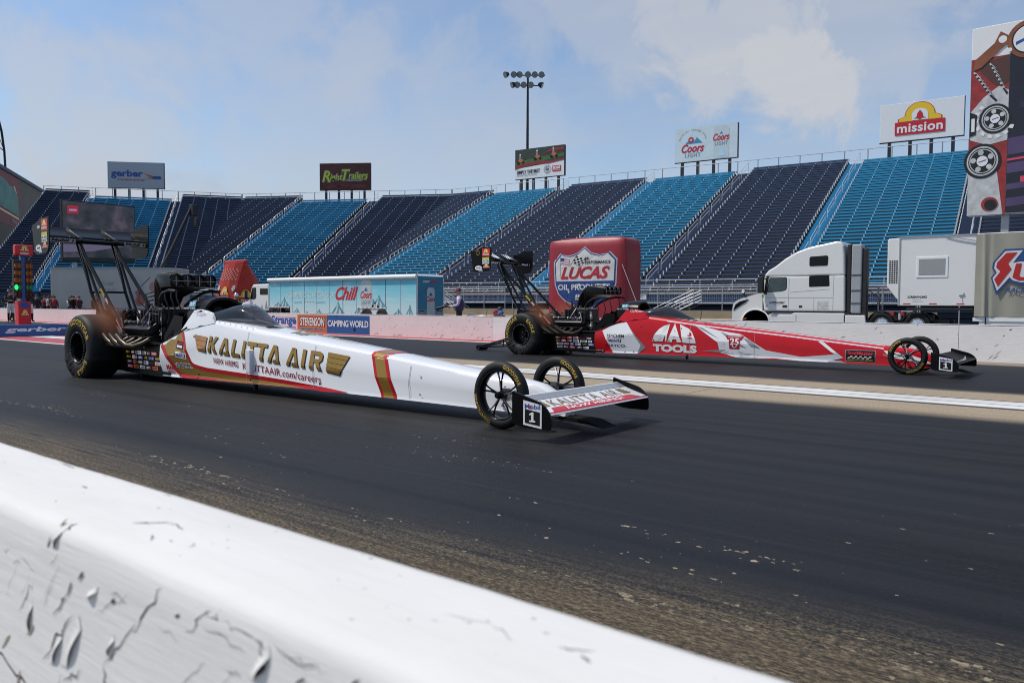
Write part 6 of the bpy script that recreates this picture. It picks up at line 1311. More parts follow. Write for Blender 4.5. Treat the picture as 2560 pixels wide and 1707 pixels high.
    b = MB(); g_ = lambda o: (lambda y, z: Vector((L_+o, y, z))); b.add([g_(.006)(.05, .95), g_(.006)(W-.05, .95), g_(.006)(W-.05, H-.12), g_(.006)(.05, H-.12)], [(0, 1, 2, 3)], M('rear_print', (.03, .20, .32), .5, var=.25, scale=1)); b.add([g_(.006)(.05, .3), g_(.006)(W-.05, .3), g_(.006)(W-.05, .95), g_(.006)(.05, .95)], [(0, 1, 2, 3)], M('rear_print_grey', (.22, .30, .34), .5, var=.3, scale=3))
    b.flat([(.75, .5), (1.35, .5), (1.35, 2.0), (1.25, 2.15), (.85, 2.15), (.75, 2.0)], CAN, g_(.01)); b.text('Coors', RED, g_(.014), .72, 1.38, 1.38, 1.68, .03, .3); b.text('CHILL', RED, g_(.014), 1.0, 1.6, 2.4, 2.55, .04); b.text('KEEP', WHITE, g_(.014), .45, .95, 2.42, 2.53, .03); b.flat([(.9, 1.7), (1.2, 1.7), (1.05, 1.9)], BLUE, g_(.014))
    b.flat([(.12, .85), (.55, .85), (.55, .9), (.12, .9)], GAP, g_(.012)); b.flat([(1.5, .85), (1.95, .85), (1.95, .9), (1.5, .9)], GAP, g_(.012)); b.flat([(.15, .38), (.35, .38), (.35, .48), (.15, .48)], REDL, g_(.012)); b.flat([(1.75, .38), (1.95, .38), (1.95, .48), (1.75, .48)], REDL, g_(.012)); b.flat([(.2, .6), (.5, .6), (.5, .8), (.2, .8)], GREYP, g_(.012)); b.build('rear_door', t)
    for x in (9.55, 10.85): road_wheel(t, x, .10, .45, .43)
    b = MB()
    for x in (9.55, 10.85): b.lathe([(.0, 0), (.52, 0)], GAP, lambda a, c, y, x=x: Vector((x+a, -.018, .48+c)), 28); 
    b.build('wheel_arch', t)
    # day cab
    b = MB(); b.prism([(-3.3, .45), (-3.35, 1.15), (-3.1, 1.28), (-2.35, 1.42), (-2.05, 2.3), (-1.85, 2.5), (-.15, 2.52), (-.1, .75), (-2.1, .72), (-2.2, .45)], TRW, lambda x, z: Vector((x, .05, z)), lambda x, z: Vector((x, W-.05, z))); b.build('cab', t, bevel=.07, seg=3)
    for nm, pl in (('door_window', [(-2.18, 1.55), (-1.95, 2.28), (-1.50, 2.28), (-1.50, 1.62), (-1.75, 1.5)]), ('side_window', [(-1.05, 1.82), (-1.05, 2.22), (-.2, 2.22), (-.2, 1.82)])): b = MB(); b.prism(rounded([(x, z, .05) for x, z in pl]), GLASSD, lambda x, z: Vector((x, .035, z)), lambda x, z: Vector((x, .08, z))); b.build(nm, t)
    b = MB(); b.box(-2.4, -2.32, -.25, -.05, 1.5, 2.1, TRIM); b.tube([(-2.36, -.1, 1.6), (-2.1, .06, 1.55)], .03, TRIM, 6); b.build('mirror', t, bevel=.02)
    b = MB()
    for x0, z0, x1, z1, x2, z2 in ((-1.75, .95, -1.55, 1.25, -1.5, .85), (-1.0, .8, -.85, 1.2, -.7, .8), (-.55, .9, -.35, 1.45, -.2, .85)): b.flat([(x0, z0), (x1, z1), (x2, z2)], GREYP, lambda x, z: Vector((x, .044, z)))
    b.build('cab_graphics', t)
    b = MB(); b.box(-3.0, 2.1, .3, W-.3, .35, .7, TRIM); b.box(-1.6, -.6, .1, .4, .32, .6, ALU); b.lathe([(.0, 0), (.62, 0), (.62, .3), (.58, .3)], TRIM, lambda a, c, y: Vector((.75+a, .02+y, max(.4, .55+c))), 24); b.build('frame', t)
    road_wheel(t, -2.75, .15, .5); road_wheel(t, .75, .10, .5)
beverage_truck()
def inflatable_cube():
    x0, x1, y0, dp, H = -20.15, -16.35, 28.0, 1.35, 4.0; t = thing('inflatable_cube', 'big red inflatable advertising cube printed with a white and blue shield', 'inflatable', (x0, y0, -.15)); w = x1-x0
    VIN = M('red_vinyl', (.27, .012, .022), .42, var=.12, scale=1.2, bump=.35)
    b = MB(); m_, n_ = 26, 26
    def puff(u, v): return .10*(1-(2*u-1)**6)*(1-(2*v-1)**6)+.006*math.sin(u*50)*math.sin(v*43)
    def wrap(u, v, f):
        if f == 0: p = Vector((w*u, -puff(u, v), H*v))
        if f == 1: p = Vector((w+puff(u, v), dp*u, H*v))
        if f == 2: p = Vector((w*(1-u), dp+puff(u, v), H*v))
        if f == 3: p = Vector((-puff(u, v), dp*(1-u), H*v))
        if f == 4: p = Vector((w*u, dp*v, H+.13*(1-(2*u-1)**4)*(1-(2*v-1)**4)))
        c = Vector((w/2, dp/2, H/2)); r = .11; hx, hy, hz = w/2, dp/2, H/2; d = p-c   # round the edges
        q = Vector((max(-hx+r, min(hx-r, d.x)), max(-hy+r, min(hy-r, d.y)), max(-hz+r, min(hz-r, d.z)))); e = d-q
        mx_ = max(abs(e.x), abs(e.y), abs(e.z))
        if e.length > 1e-6: e = e.normalized()*min(mx_, mx_ if mx_ > r else r) if sum(1 for k in e if abs(k) > 1e-6) > 1 else e
        return c+q+e
    for f in range(5): b.grid(lambda u, v, f=f: wrap(u, v, f), m_, n_, VIN)
    b.build('skin', t, sharp=180)
    LW, LB = M('vinyl_white', (.60, .59, .57), .5, var=.06, bump=.2), M('vinyl_blue', (.012, .045, .19), .45, var=.08, bump=.2)
    LR = M('vinyl_letter_red', (.42, .012, .025), .45)
    fn = lambda o: (lambda x, z: Vector((x-x0, -puff((x-x0)/w, (z+.15)/H)-o, z+.15)))
    sh = [(-18.24, 3.56), (-18.6, 3.30), (-19.0, 3.20), (-19.35, 3.24), (-19.50, 3.31), (-19.85, 2.95), (-19.82, 2.4), (-19.78, 1.95), (-19.6, 1.55), (-19.25, 1.25), (-18.7, 1.02), (-18.3, .84), (-18.2, .80), (-18.1, .84), (-17.7, 1.02), (-17.15, 1.27), (-16.82, 1.60), (-16.68, 2.0), (-16.66, 2.5), (-16.64, 3.0), (-16.98, 3.32), (-17.13, 3.25), (-17.5, 3.20), (-17.9, 3.30)]
    sc = lambda k: [(-18.24+(x+18.24)*k, 2.25+(z-2.25)*k) for x, z in sh]
    b = MB(); b.flat(sc(1.0), M('vinyl_silver', (.42, .46, .52), .5), fn(.006), .3, .3); b.flat(sc(.965), LB, fn(.012), .3, .3); b.flat(sc(.925), LW, fn(.018), .3, .3)
    low = [p for p in sc(.925) if p[1] < 2.05]; xs = [p[0] for p in sc(.925)]; b.flat([(-19.72, 2.10)]+[p for p in low]+[(-16.80, 2.10)], LB, fn(.024), .3, .3)
    b.text('LUCAS', LR, fn(.030), -19.45, -16.98, 2.19, 2.72, .035, .35, .3, .3); b.text('OIL PRODUCTS', LW, fn(.034), -19.58, -16.95, 1.72, 1.97, .03, 0, .3, .3); b.text('INC.', LW, fn(.034), -18.68, -17.85, 1.30, 1.54, .04, .1, .3)
    b.text('HI-', BLACK, fn(.030), -18.2, -17.97, 3.0, 3.12, .03); b.text('PERFORMANCE', BLACK, fn(.030), -18.2, -16.95, 2.82, 2.95, .025)
    b.flat([(-19.47, 2.86), (-19.02, 2.78), (-18.98, 3.04), (-19.47, 3.12)], M('vinyl_pink', (.50, .25, .25), .5), fn(.026), .2, .2); [b.flat([(-19.47, 2.88+.07*k), (-19.0, 2.81+.07*k), (-19.0, 2.84+.07*k), (-19.47, 2.91+.07*k)], LW, fn(.029)) for k in range(3)]; b.flat([(-19.47, 2.98), (-19.27, 2.96), (-19.27, 3.09), (-19.47, 3.12)], LB, fn(.032)); b.flat([(-19.49, 2.3), (-19.47, 2.3), (-19.46, 3.12), (-19.48, 3.12)], GREYP, fn(.028))
    b.flat([(-19.0, 2.72), (-18.98, 2.72), (-18.62, 3.2), (-18.65, 3.2)], BLACK, fn(.028))
    for i in range(5):
        for j in range(4):
            p = lambda a, c: (-18.86+.10*a+.06*c, 2.88+.055*c*1.3-.028*a+.02*math.sin(a*1.6))
            b.flat([p(i, j), p(i+1, j), p(i+1, j+1), p(i, j+1)], BLACK if (i+j) % 2 else LW, fn(.031))
    b.build('shield_print', t)
    b = MB()
    for p0, p1 in (((w*.98, -.05, 2.9), (w+2.2, -1.8, .0)), ((w+.1, dp*.8, 3.0), (w+2.4, dp+1, 0))): b.tube([p0, p1], .012, GREYP, 5)
    b.build('guy_rope', t)
inflatable_cube()
def inflatable_bag():
    t = thing('inflatable_bag', 'tall red inflatable snack bag with a yellow bell arch, by the drinks truck', 'inflatable', (-58.3, 36, -.15))
    V2 = M('red_bag_vinyl', (.46, .035, .022), .45, var=.1, scale=1, bump=.3)
    # front face leans towards -x; local x along the wall, y away from the track
    rows = [(0, -2.75, .35, 2.0, 1.7), (.9, -2.5, .5, 2.25, 1.75), (1.8, -2.2, .75, 2.5, 1.6), (2.8, -1.75, 1.1, 2.6, 1.3), (3.6, -1.25, 1.5, 2.45, .95), (4.2, -.9, 1.85, 2.3, .6), (4.45, -.72, 2.0, 2.2, .42), (4.55, -.80, 2.1, 2.3, .44), (4.75, -.78, 2.1, 2.3, .42)]
    b = MB(); secs = []
    for z, xa, xf, xr, d in rows: secs.append([Vector((xa, 0, z)), Vector((xa+(xf-xa)*.33, -.16, z)), Vector((xa+(xf-xa)*.66, -.16, z)), Vector((xf, 0, z)), Vector((xr, d*.5, z)), Vector((xr-.3, d, z)), Vector(((xa+xf)/2, d+.1, z)), Vector((xa, d, z))])
    n = 8; vs = [v for s in secs for v in s]; b.add(vs, [(i*n+j, i*n+(j+1) % n, (i+1)*n+(j+1) % n, (i+1)*n+j) for i in range(len(secs)-1) for j in range(n)], V2, False); b.add(secs[-1], [tuple(range(n))], V2); b.build('skin', t, bevel=.06, seg=3)
    col = lambda i: [(r[0], r[i]) for r in rows]
    def fr(o):
        def f(u, z): xa, xf = lerp_tab(col(1), z), lerp_tab(col(2), z); y = -.16*min(1, u/.33) if u < .33 else (-.16 if u < .66 else -.16*max(0, 1-u)/.34); return Vector((xa+(xf-xa)*u, y-o, z))
        return f
    b = MB(); b.flat([(.24, 1.42), (.78, 1.42), (.78, 1.75), (.24, 1.75)], M('bag_red_panel', (.5, .02, .02), .5), fr(.03)); mission_logo(b, fr(.035), fr(.042), fr(.050), .26, 1.42, .5, 1.2)
    b.text('SMARTPARTY', WHITE, fr(.035), .10, .84, .80, 1.05, .03)
    for u0_, z0 in ((.06, 2.25), (.80, 2.25)):
        for i in range(3):
            for j in range(3): b.flat([(u0_+.045*i+.01*j, z0+.15*j), (u0_+.045*i+.045+.01*j, z0+.15*j), (u0_+.045*i+.055+.01*j, z0+.15*j+.15), (u0_+.045*i+.01+.01*j, z0+.15*j+.15)], WHITE if (i+j) % 2 else GREYP, fr(.04))
    CHK = M('faded_check', (.60, .30, .25), .5)
    for i in range(12):
        for j in range(6):
            if (i+j) % 2: b.flat([(.04+.075*i, 3.15+.16*j), (.04+.075*i+.055, 3.15+.16*j), (.04+.075*i+.055, 3.27+.16*j), (.04+.075*i, 3.27+.16*j)], CHK, fr(.03))
    b.build('print', t)
    b = MB()
    def sd(o):
        def f(u, z): d, xf, xr = lerp_tab(col(4), z), lerp_tab(col(2), z), lerp_tab(col(3), z); p0, p1 = Vector((xf, 0, z)), Vector((xr, d*.5, z)); return p0+(p1-p0)*u+Vector((d*.5, xf-xr, 0)).normalized()*o
        return f
    mission_logo(b, sd(.03), sd(.04), sd(.05), .12, 1.25, .8, 1.1); b.build('side_print', t)
inflatable_bag()
# ------------------------------------------------------------------ start line: tree, guard board, hauler, building, screens
def start_tree():
    t = thing('start_light_tree', 'starting light tree with amber and green lamps on a blue column', 'start lights', (-29.4, 10.4, 0)); t.scale = (.8, .56, 1)
    b = MB(); b.box(-.11, .11, -.11, .11, .9, 2.66, M('tree_blue', (.03, .10, .28), .5)); b.build('column', t, bevel=.02)
    fx = Vector((math.cos(AZ), math.sin(AZ), 0))
    b = MB(); b.box(.02, .3, -.50, .50, 2.64, 3.0, RED); b.build('header', t, bevel=.06, seg=3)
    fn = lambda o: (lambda y, z: Vector((.30+o, y, z)))
    b = MB(); mission_logo(b, fn(.004), fn(.008), fn(.012), -.28, 2.66, .56, .33, False); b.text('mission', WHITE, fn(.014), -.24, .24, 2.68, 2.76, .03); b.build('header_print', t)
    AMB = M('amber_lamp', (.36, .11, .012), .35, var=.2, emit=.03); GRN = M('green_lamp', (.02, .60, .14), .3, emit=1.1); GRD = M('green_lamp_dim', (.02, .16, .05), .3, emit=.12); RDD = M('red_lamp_off', (.12, .02, .015), .4)
    for sy, cols in ((-1, 2), (1, 1)):
        b = MB(); b.box(-.10, .10, min(sy*.12, sy*(.12+.38)), max(sy*.12, sy*(.12+.38)), 1.22, 2.5, TRIM); b.build('lamp_housing', t, bevel=.02)
        for r in range(5):
            z = 2.30-.24*r; mt = (AMB, AMB, AMB, GRN if sy < 0 else GRD, RDD)[r]
            for c in range(2):
                y = sy*(.21+.19*c); b = MB(); f = lambda p, q, a: Vector((.105+a, y+p, z+q)); b.lathe([(.085, .0), (.09, .07), (.083, .07), (.08, .01), (.0, .03)], mt if not (r == 3 and c == 0) else GRD, f, 14); b.build('lamp', t)
    b = MB(); b.box(-.2, .2, -.35, .35, .0, 1.12, RED); b.build('base', t, bevel=.03)
    b = MB(); f2 = lambda y, z: Vector((.205, y, z)); b.disc(0, .98, .25, .10, BLUE, f2); mission_logo(b, lambda y, z: f2(y, z), lambda y, z: f2(y, z)+Vector((.004, 0, 0)), lambda y, z: f2(y, z)+Vector((.008, 0, 0)), -.25, .5, .5, .34, False); b.build('base_print', t)
start_tree()
b = MB(); b.prism([(-.12, 0), (.14, 0), (.05, .36), (-.03, .36)], M('guard_blue', (.03, .10, .28), .55), lambda x, z: Vector((x, -1.35, z)), lambda x, z: Vector((x, 1.1, z))); o = b.build('guard_board', loc=(-27.45, 10.2, 0.013), bevel=.015)
tag(o, 'long low blue foam guard board with white lettering in front of the start lights', 'guard board')
b = MB(); b.text('gerber', WHITE, lambda y, z: Vector((.14-.25*z/1.0+.004, y, z)), -1.05, .75, .10, .29, .03, .2); b.build('lettering', o)
b = MB(); f = lambda x, y, a: Vector((x, y, a)); b.lathe([(.0, .22), (.36, .22), (.42, .16), (.42, .06), (.36, 0), (0, 0)], WHITE, f, 24); o = b.build('marker_disc', loc=(-31.6, 9.15, .013)); tag(o, 'white and red round track marker left of the start lights', 'marker'); b = MB(); b.lathe([(.0, .226), (.26, .226)], ORANGE, f, 24); b.lathe([(.424, .15), (.424, .07)], RED, f, 24); b.build('red_band', o)
def left_hauler():
    p0, p1 = Vector((-63.1, 24.2, -.15)), Vector((-55.8, 30.0, -.15)); d = p1-p0; L_ = d.length; t = thing('parked_trailer', 'dusty off-white trailer parked behind the start line crew', 'trailer', p0, math.atan2(d.y, d.x))
    OW = M('dusty_white', (.40, .40, .375), .6, var=.12, scale=.8)
    b = MB(); b.box(0, L_, 0, 2.5, .8, 3.82, OW); b.build('body', t, bevel=.05); b = MB(); b.box(.4, L_-.3, .1, 2.4, .25, .8, TRIM); b.build('chassis', t)
    for x in (1.4, 2.7): road_wheel(t, x, .15, .5)
    b = MB(); fn = lambda o: plane((0, -o, 0), (1, 0, 0), (0, 0, 1))
    b.text('RACING', GREYP, fn(.01), 3.4, 4.9, 2.0, 2.3, .03, .3); b.text('TEAM', GREYP, fn(.01), 3.7, 4.7, 2.5, 2.8, .03, .3); b.disc(6.3, 2.5, .7, .75, LGREY, fn(.008)); b.disc(6.6, 1.6, .5, .6, M('faded_red', (.30, .10, .08), .6), fn(.012)); b.disc(6.1, 1.7, .3, .35, GREYP, fn(.014)); b.disc(7.7, 2.4, .35, .4, M('faded_pink', (.35, .2, .18), .6), fn(.012)); b.build('graphics', t)
    for k, (x, l) in enumerate(((0, L_),)): b = MB(); b.box(x-.03, x+l+.03, -.03, 0, 3.75, 3.85, LGREY); b.box(x-.03, x+l+.03, -.03, 0, .78, .84, LGREY); b.build('trim', t)
left_hauler()
def tower():
    A, B = Vector((-142.9, 53.8, 0)), Vector((-112, 34.6, 0)); d = (B-A); L_ = d.length; e = d.normalized(); t = thing('tower_building', 'tan windowless building with a red and green banner at the left edge', 'building', A, math.atan2(d.y, d.x))
    TAN = M('tan_cladding', (.20, .175, .14), .8, var=.12, scale=.25)
    b = MB(); b.box(0, L_, -14, 0, -.2, 19.4, TAN); b.build('wall', t); b = MB(); b.box(-.2, L_+.2, -14.2, .2, 19.405, 19.9, M('roof_edge_blue', (.05, .07, .10), .6)); b.build('roof_cap', t)
    for k in range(9): pass
    b = MB(); fn = lambda o: (lambda x, z: Vector((x, o, z))); RB, GB = M('banner_red', (.26, .035, .045), .6, var=.15, scale=.4), M('banner_green', (.10, .30, .24), .6, var=.4, scale=.5)
    b.flat([(14.8, 12), (34, 12), (34, 19.3), (14.8, 19.3)], RB, fn(.03)); b.flat([(15.7, 13.7), (19, 14.0), (34, 14.6), (34, 18.6), (23, 18.2), (20, 17.6), (18.3, 17.7), (15.8, 16.4)], GB, fn(.06)); b.flat([(16.7, 17.1), (17.7, 17.9), (18.5, 17.8), (16.9, 16.9)], GOLD, fn(.08)); b.flat([(15.7, 13.5), (34, 14.4), (34, 14.1), (15.7, 13.2)], GOLD, fn(.08)); b.flat([(16.7, 12.4), (20, 12.5), (20, 13.1), (16.7, 13.0)], M('banner_pink', (.30, .14, .15), .6), fn(.08)); b.build('banner', t)
    b = MB(); pts = [Vector((17.8, -1, 19.9)), Vector((18.2, -1, 22.8)), Vector((19.4, -1, 25.4)), Vector((21.5, -1, 27.4)), Vector((24, -1, 28.4))]; b.tube(pts, .16, DARK, 6); b.tube([pts[1], Vector((24, -1, 23))], .07, DARK, 5); b.tube([pts[1], Vector((22, -1, 25))], .05, DARK, 5); b.build('roof_arch', t)
tower()
def video_left():
    t = thing('video_wall', 'dark video wall with a small red logo, behind the near dragster rear wing', 'video screen', (-95, 37.75, 0))
    b = MB(); b.box(-.5, -.02, 0, 8.3, 5.7, 12.75, TRIM); b.build('cabinet', t, bevel=.05); b = MB(); b.box(-.4, -.1, 1.2, 1.6, -.15, 5.7, GALV); b.box(-.4, -.1, 6.5, 6.9, -.15, 5.7, GALV); b.build('post', t)
    SCN = bpy.data.materials.new('video_picture'); SCN.use_nodes = True; nt = SCN.node_tree; bs = nt.nodes['Principled BSDF']; tc = nt.nodes.new('ShaderNodeTexCoord'); ns = nt.nodes.new('ShaderNodeTexNoise'); ns.inputs['Scale'].default_value = .55; ns.inputs['Detail'].default_value = 4; nt.links.new(tc.outputs['Object'], ns.inputs['Vector']); cr = nt.nodes.new('ShaderNodeValToRGB'); nt.links.new(ns.outputs['Fac'], cr.inputs[0])
    cr.color_ramp.elements[0].position = .35; cr.color_ramp.elements[0].color = (.012, .016, .014, 1); cr.color_ramp.elements[1].position = .72; cr.color_ramp.elements[1].color = (.13, .085, .12, 1); e = cr.color_ramp.elements.new(.55); e.color = (.04, .04, .055, 1); nt.links.new(cr.outputs[0], bs.inputs['Emission Color']); bs.inputs['Emission Strength'].default_value = .55; bs.inputs['Base Color'].default_value = (.03, .03, .035, 1); bs.inputs['Roughness'].default_value = .4
    f = lambda o: (lambda y, z: Vector((o, y, z)))
    b = MB(); b.add([f(0)(.1, 5.9), f(0)(8.2, 5.9), f(0)(8.2, 12.6), f(0)(.1, 12.6)], [(0, 1, 2, 3)], SCN)
    b.flat([(.6, 11.2), (1.8, 11.25), (1.8, 12.15), (.6, 12.1)], M('screen_red', (.35, .02, .03), .5, emit=.5), f(.02)); b.flat([(.8, 11.5), (1.6, 11.55), (1.6, 11.75), (.8, 11.7)], M('screen_lilac', (.4, .3, .5), .5, emit=.4), f(.04))
    b.flat([(.1, 6.8), (3, 7.0), (8.2, 8.1), (8.2, 8.6), (4, 7.9), (.1, 7.7)], M('screen_track', (.16, .13, .20), .5, emit=.35), f(.02)); b.flat([(.1, 5.9), (8.2, 5.9), (8.2, 6.5), (.1, 6.2)], M('screen_green', (.015, .03, .025), .5), f(.015)); b.build('screen', t)
video_left()
t = thing('camera_crane', 'dark leaning camera crane arm rising in front of the far bleachers', 'camera crane', (-80, 38.6, -.15))
b = MB(); b.tube([(0, 0, 0), (1.2, 3.2, 6.5), (1.9, 5.2, 11.3)], [.22, .18, .14], TRIM, 8); b.tube([(.5, 0, 0), (1.4, 3.3, 6.5)], .06, TRIM, 6); b.build('arm', t); b = MB(); b.box(1.6, 2.4, 5.1, 5.7, 10.4, 11.6, TRIM); b.box(2.2, 2.9, 5.2, 5.6, 9.3, 10.2, TRIM); b.build('camera_head', t, bevel=.06); b = MB(); b.box(-.8, .8, -.8, .8, 0, .5, TRIM); b.build('base', t)
# ------------------------------------------------------------------ people
SKIN = M('skin', (.42, .24, .17), .6, var=.08); HAIR = M('dark_hair', (.03, .022, .018), .7, var=.2)
def cloth(name, c): return M('cloth_'+name, c, .8, var=.12, scale=8, bump=.2)
def person(loc, yaw, label, shirt, legs, pose='stand', cap=None, vest=None, shoes=None, h=1.78, extra=None, hair=HAIR, group=None):
    s = h/1.78; root = thing('person', label, 'person', loc, yaw, group)
    J = {'pelvis': (0, 0, .96, .150, 'legs'), 'waist': (0, 0, 1.10, .135, 'shirt'), 'chest': (.01, 0, 1.30, .160, 'shirt'), 'collar': (0, 0, 1.45, .095, 'shirt'), 'neck': (.015, 0, 1.53, .056, 'skin'), 'head': (.035, 0, 1.635, .092, 'skin'), 'crown': (.025, 0, 1.71, .078, 'skin')}
    arms = {'stand': ((0.02, .24, 1.17), (.08, .25, .93), (.10, .24, .85)), 'camera': ((.02, .25, 1.20), (.27, .17, 1.14), (.36, .10, 1.17)), 'raised': ((.12, .24, 1.22), (.26, .10, 1.46), (.28, .05, 1.54)), 'folded': ((.05, .25, 1.2), (.22, .05, 1.17), (.25, -.03, 1.18))}
    ap = arms['camera' if pose == 'camera' else 'raised' if pose in ('raised', 'crouch') else 'folded' if pose == 'folded' else 'stand']
    for sd, sg in (('l', 1), ('r', -1)):
        J['sh'+sd] = (0, sg*.185, 1.405, .078, 'shirt'); J['el'+sd] = (ap[0][0], sg*ap[0][1], ap[0][2], .052, 'shirt'); J['wr'+sd] = (ap[1][0], sg*ap[1][1], ap[1][2], .034, 'skin'); J['ha'+sd] = (ap[2][0], sg*ap[2][1], ap[2][2], .036, 'skin')
        if pose == 'crouch': kn, an, to = (.38, sg*.14, .80), (.12, sg*.13, .52), (.30, sg*.14, .48)
        else: kn, an, to = (.03, sg*.105, .52), (-.01+.05*sg, sg*.11, .09), (.15+.05*sg, sg*.125, .045)
        J['hip'+sd] = (0, sg*.095, .90, .105, 'legs'); J['kn'+sd] = (*kn, .070, 'legs'); J['an'+sd] = (*an, .048, 'shoes'); J['to'+sd] = (*to, .042, 'shoes')
    E_ = [('pelvis', 'waist'), ('waist', 'chest'), ('chest', 'collar'), ('collar', 'neck'), ('neck', 'head'), ('head', 'crown')]
    for sd in 'lr': E_ += [('collar', 'sh'+sd), ('sh'+sd, 'el'+sd), ('el'+sd, 'wr'+sd), ('wr'+sd, 'ha'+sd), ('pelvis', 'hip'+sd), ('hip'+sd, 'kn'+sd), ('kn'+sd, 'an'+sd), ('an'+sd, 'to'+sd)]
    dz = -.45 if pose == 'crouch' else 0
    names = list(J); me = bpy.data.meshes.new('body_skeleton'); me.from_pydata([(J[n][0]*s, J[n][1]*s, (J[n][2]+dz)*s) for n in names], [(names.index(a), names.index(b)) for a, b in E_], [])
    o = bpy.data.objects.new('body_skeleton', me); COL.objects.link(o); sk = o.modifiers.new('skin', 'SKIN'); sk.use_smooth_shade = True
    for i, n in enumerate(names):
        r = J[n][3]*s; flat = n in ('pelvis', 'waist', 'chest'); me.skin_vertices[0].data[i].radius = (r*.80, r*1.15) if flat else (r, r); me.skin_vertices[0].data[i].use_root = n == 'pelvis'
    sb = o.modifiers.new('subdivision', 'SUBSURF'); sb.levels = 1; sb.render_levels = 1
    dg = bpy.context.evaluated_depsgraph_get(); dg.update(); m2 = bpy.data.meshes.new_from_object(o.evaluated_get(dg)); bpy.data.objects.remove(o); bpy.data.meshes.remove(me)
    mats = {'skin': SKIN, 'shirt': shirt, 'legs': legs, 'shoes': shoes or BLACK}; keys = list(mats); m2.materials.clear()
    for k in keys: m2.materials.append(mats[k])
    segs = [(Vector(J[a][:3]), Vector(J[b][:3]), J[b][4] if J[a][4] != 'shirt' or J[b][4] != 'skin' else ('shirt' if b.startswith('wr') else 'skin')) for a, b in E_]
    for p in m2.polygons:
        c = Vector(p.center)/s-Vector((0, 0, dz)); best = None
        for a, b, k in segs:
            ab = b-a; t_ = max(0, min(1, (c-a).dot(ab)/ab.length_squared)); d = (a+ab*t_-c).length
            if best is None or d < best[0]: best = (d, k)
        p.material_index = keys.index(best[1]); p.use_smooth = True
    # fingers, thumb, nose, ears, eyes joined into the same body mesh
    b = MB(); V = lambda *p: Vector((p[0]*s, p[1]*s, (p[2]+dz)*s))
    for sd, sg in (('l', 1), ('r', -1)):
        hx, hy, hz = ap[2][0], sg*ap[2][1], ap[2][2]; dv = (Vector(ap[2])-Vector(ap[1])); dv = Vector((dv.x, dv.y*sg, dv.z)).normalized(); si = dv.cross(Vector((0, 0, 1) if abs(dv.z) < .8 else (1, 0, 0))).normalized()
        for k, l in enumerate((.075, .085, .08, .062)):
            q0 = Vector((hx, hy, hz))+si*(.027-.018*k)+dv*.02; q1 = q0+dv*l*.55; q2 = q1+(dv*.6+Vector((0, 0, -.6))).normalized()*l*.45; b.tube([V(*q0), V(*q1), V(*q2)], [.010*s, .009*s, .007*s], SKIN, 6)
        q0 = Vector((hx, hy, hz))+si*.03-dv*.02; b.tube([V(*q0), V(*(q0+si*.025+dv*.03)), V(*(q0+si*.03+dv*.06))], [.011*s, .010*s, .008*s], SKIN, 6)
    b.blob(V(.135, 0, 1.635), .020*s, .014*s, .024*s, SKIN, 8, 6); b.blob(V(.118, 0, 1.592), .010*s, .024*s, .007*s, M('lips', (.3, .12, .1), .6), 8, 5)
    for sg in (1, -1): b.blob(V(.03, sg*.096, 1.635), .018*s, .010*s, .030*s, SKIN, 8, 6); b.blob(V(.116, sg*.034, 1.655), .010*s, .014*s, .008*s, BLACK, 8, 5)
    me3 = bpy.data.meshes.new('body'); me3.from_pydata(b.v, [], b.f)
    for mt in b.mats: me3.materials.append(mt)
    me3.polygons.foreach_set('material_index', b.mi); me3.polygons.foreach_set('use_smooth', b.sm)
    bm = bmesh.new(); bm.from_mesh(m2); idx = {}
    for f_ in me3.polygons:
        vs_ = []
        for vi in f_.vertices:
            if vi not in idx: idx[vi] = bm.verts.new(me3.vertices[vi].co)
            vs_.append(idx[vi])
        try: nf = bm.faces.new(vs_); nf.smooth = True; nf.material_index = 0 if b.mats[f_.material_index] is SKIN else 3
        except ValueError: pass
    bm.to_mesh(m2); bm.free(); bpy.data.meshes.remove(me3); m2.name = 'body'
    body = bpy.data.objects.new('body', m2); COL.objects.link(body); body.parent = root
    b = MB(); top = lambda x, y, z: V(x, y, z)
    if cap:
        b.grid(lambda a, c: V(.022+.102*math.cos(a*2*math.pi)*math.cos(c*math.pi/2), .100*math.sin(a*2*math.pi)*math.cos(c*math.pi/2), 1.672+.118*math.sin(c*math.pi/2)), 18, 6, cap); b.grid(lambda a, c: V(.10+.10*c*math.cos((a-.5)*2.2), .098*math.sin((a-.5)*2.4)*(1-.15*c), 1.680-.02*c), 10, 3, cap); b.build('cap', root)
    else:
        b.grid(lambda a, c: V(.012+.103*math.cos(a*2*math.pi)*math.cos(c*math.pi/2), .100*math.sin(a*2*math.pi)*math.cos(c*math.pi/2), 1.655+.13*math.sin(c*math.pi/2)-.05*max(0, -math.cos(a*2*math.pi))*(1-c)), 18, 6, hair); b.build('hair', root)
    if vest:
        b = MB()
        def vf(a, c):
            t_ = a*2*math.pi; z = 1.0+.44*c; rx = .150+.02*math.sin(c*3); ry = .200+.015*math.sin(c*3); k = 1-.35*max(0, c-.75)/.25; return V(.005+rx*math.cos(t_)*k, ry*math.sin(t_)*k, z)
        b.grid(vf, 22, 8, vest); b.build('vest', root)
    return root
BLKC, GRYC, REDC_, WHTC = cloth('black', (.018, .018, .020)), cloth('grey', (.11, .11, .12)), cloth('red', (.30, .03, .04)), cloth('white', (.62, .62, .62))
LILAC = cloth('pale_lilac', (.50, .48, .58)); PURP = cloth('dark_purple', (.055, .025, .085)); MAR = cloth('maroon', (.10, .025, .035)); CREAM = cloth('cream', (.55, .52, .43)); PINK = cloth('pink', (.55, .05, .12)); DKT = cloth('charcoal', (.03, .03, .035))
YL = math.atan2(-.62, -.78)
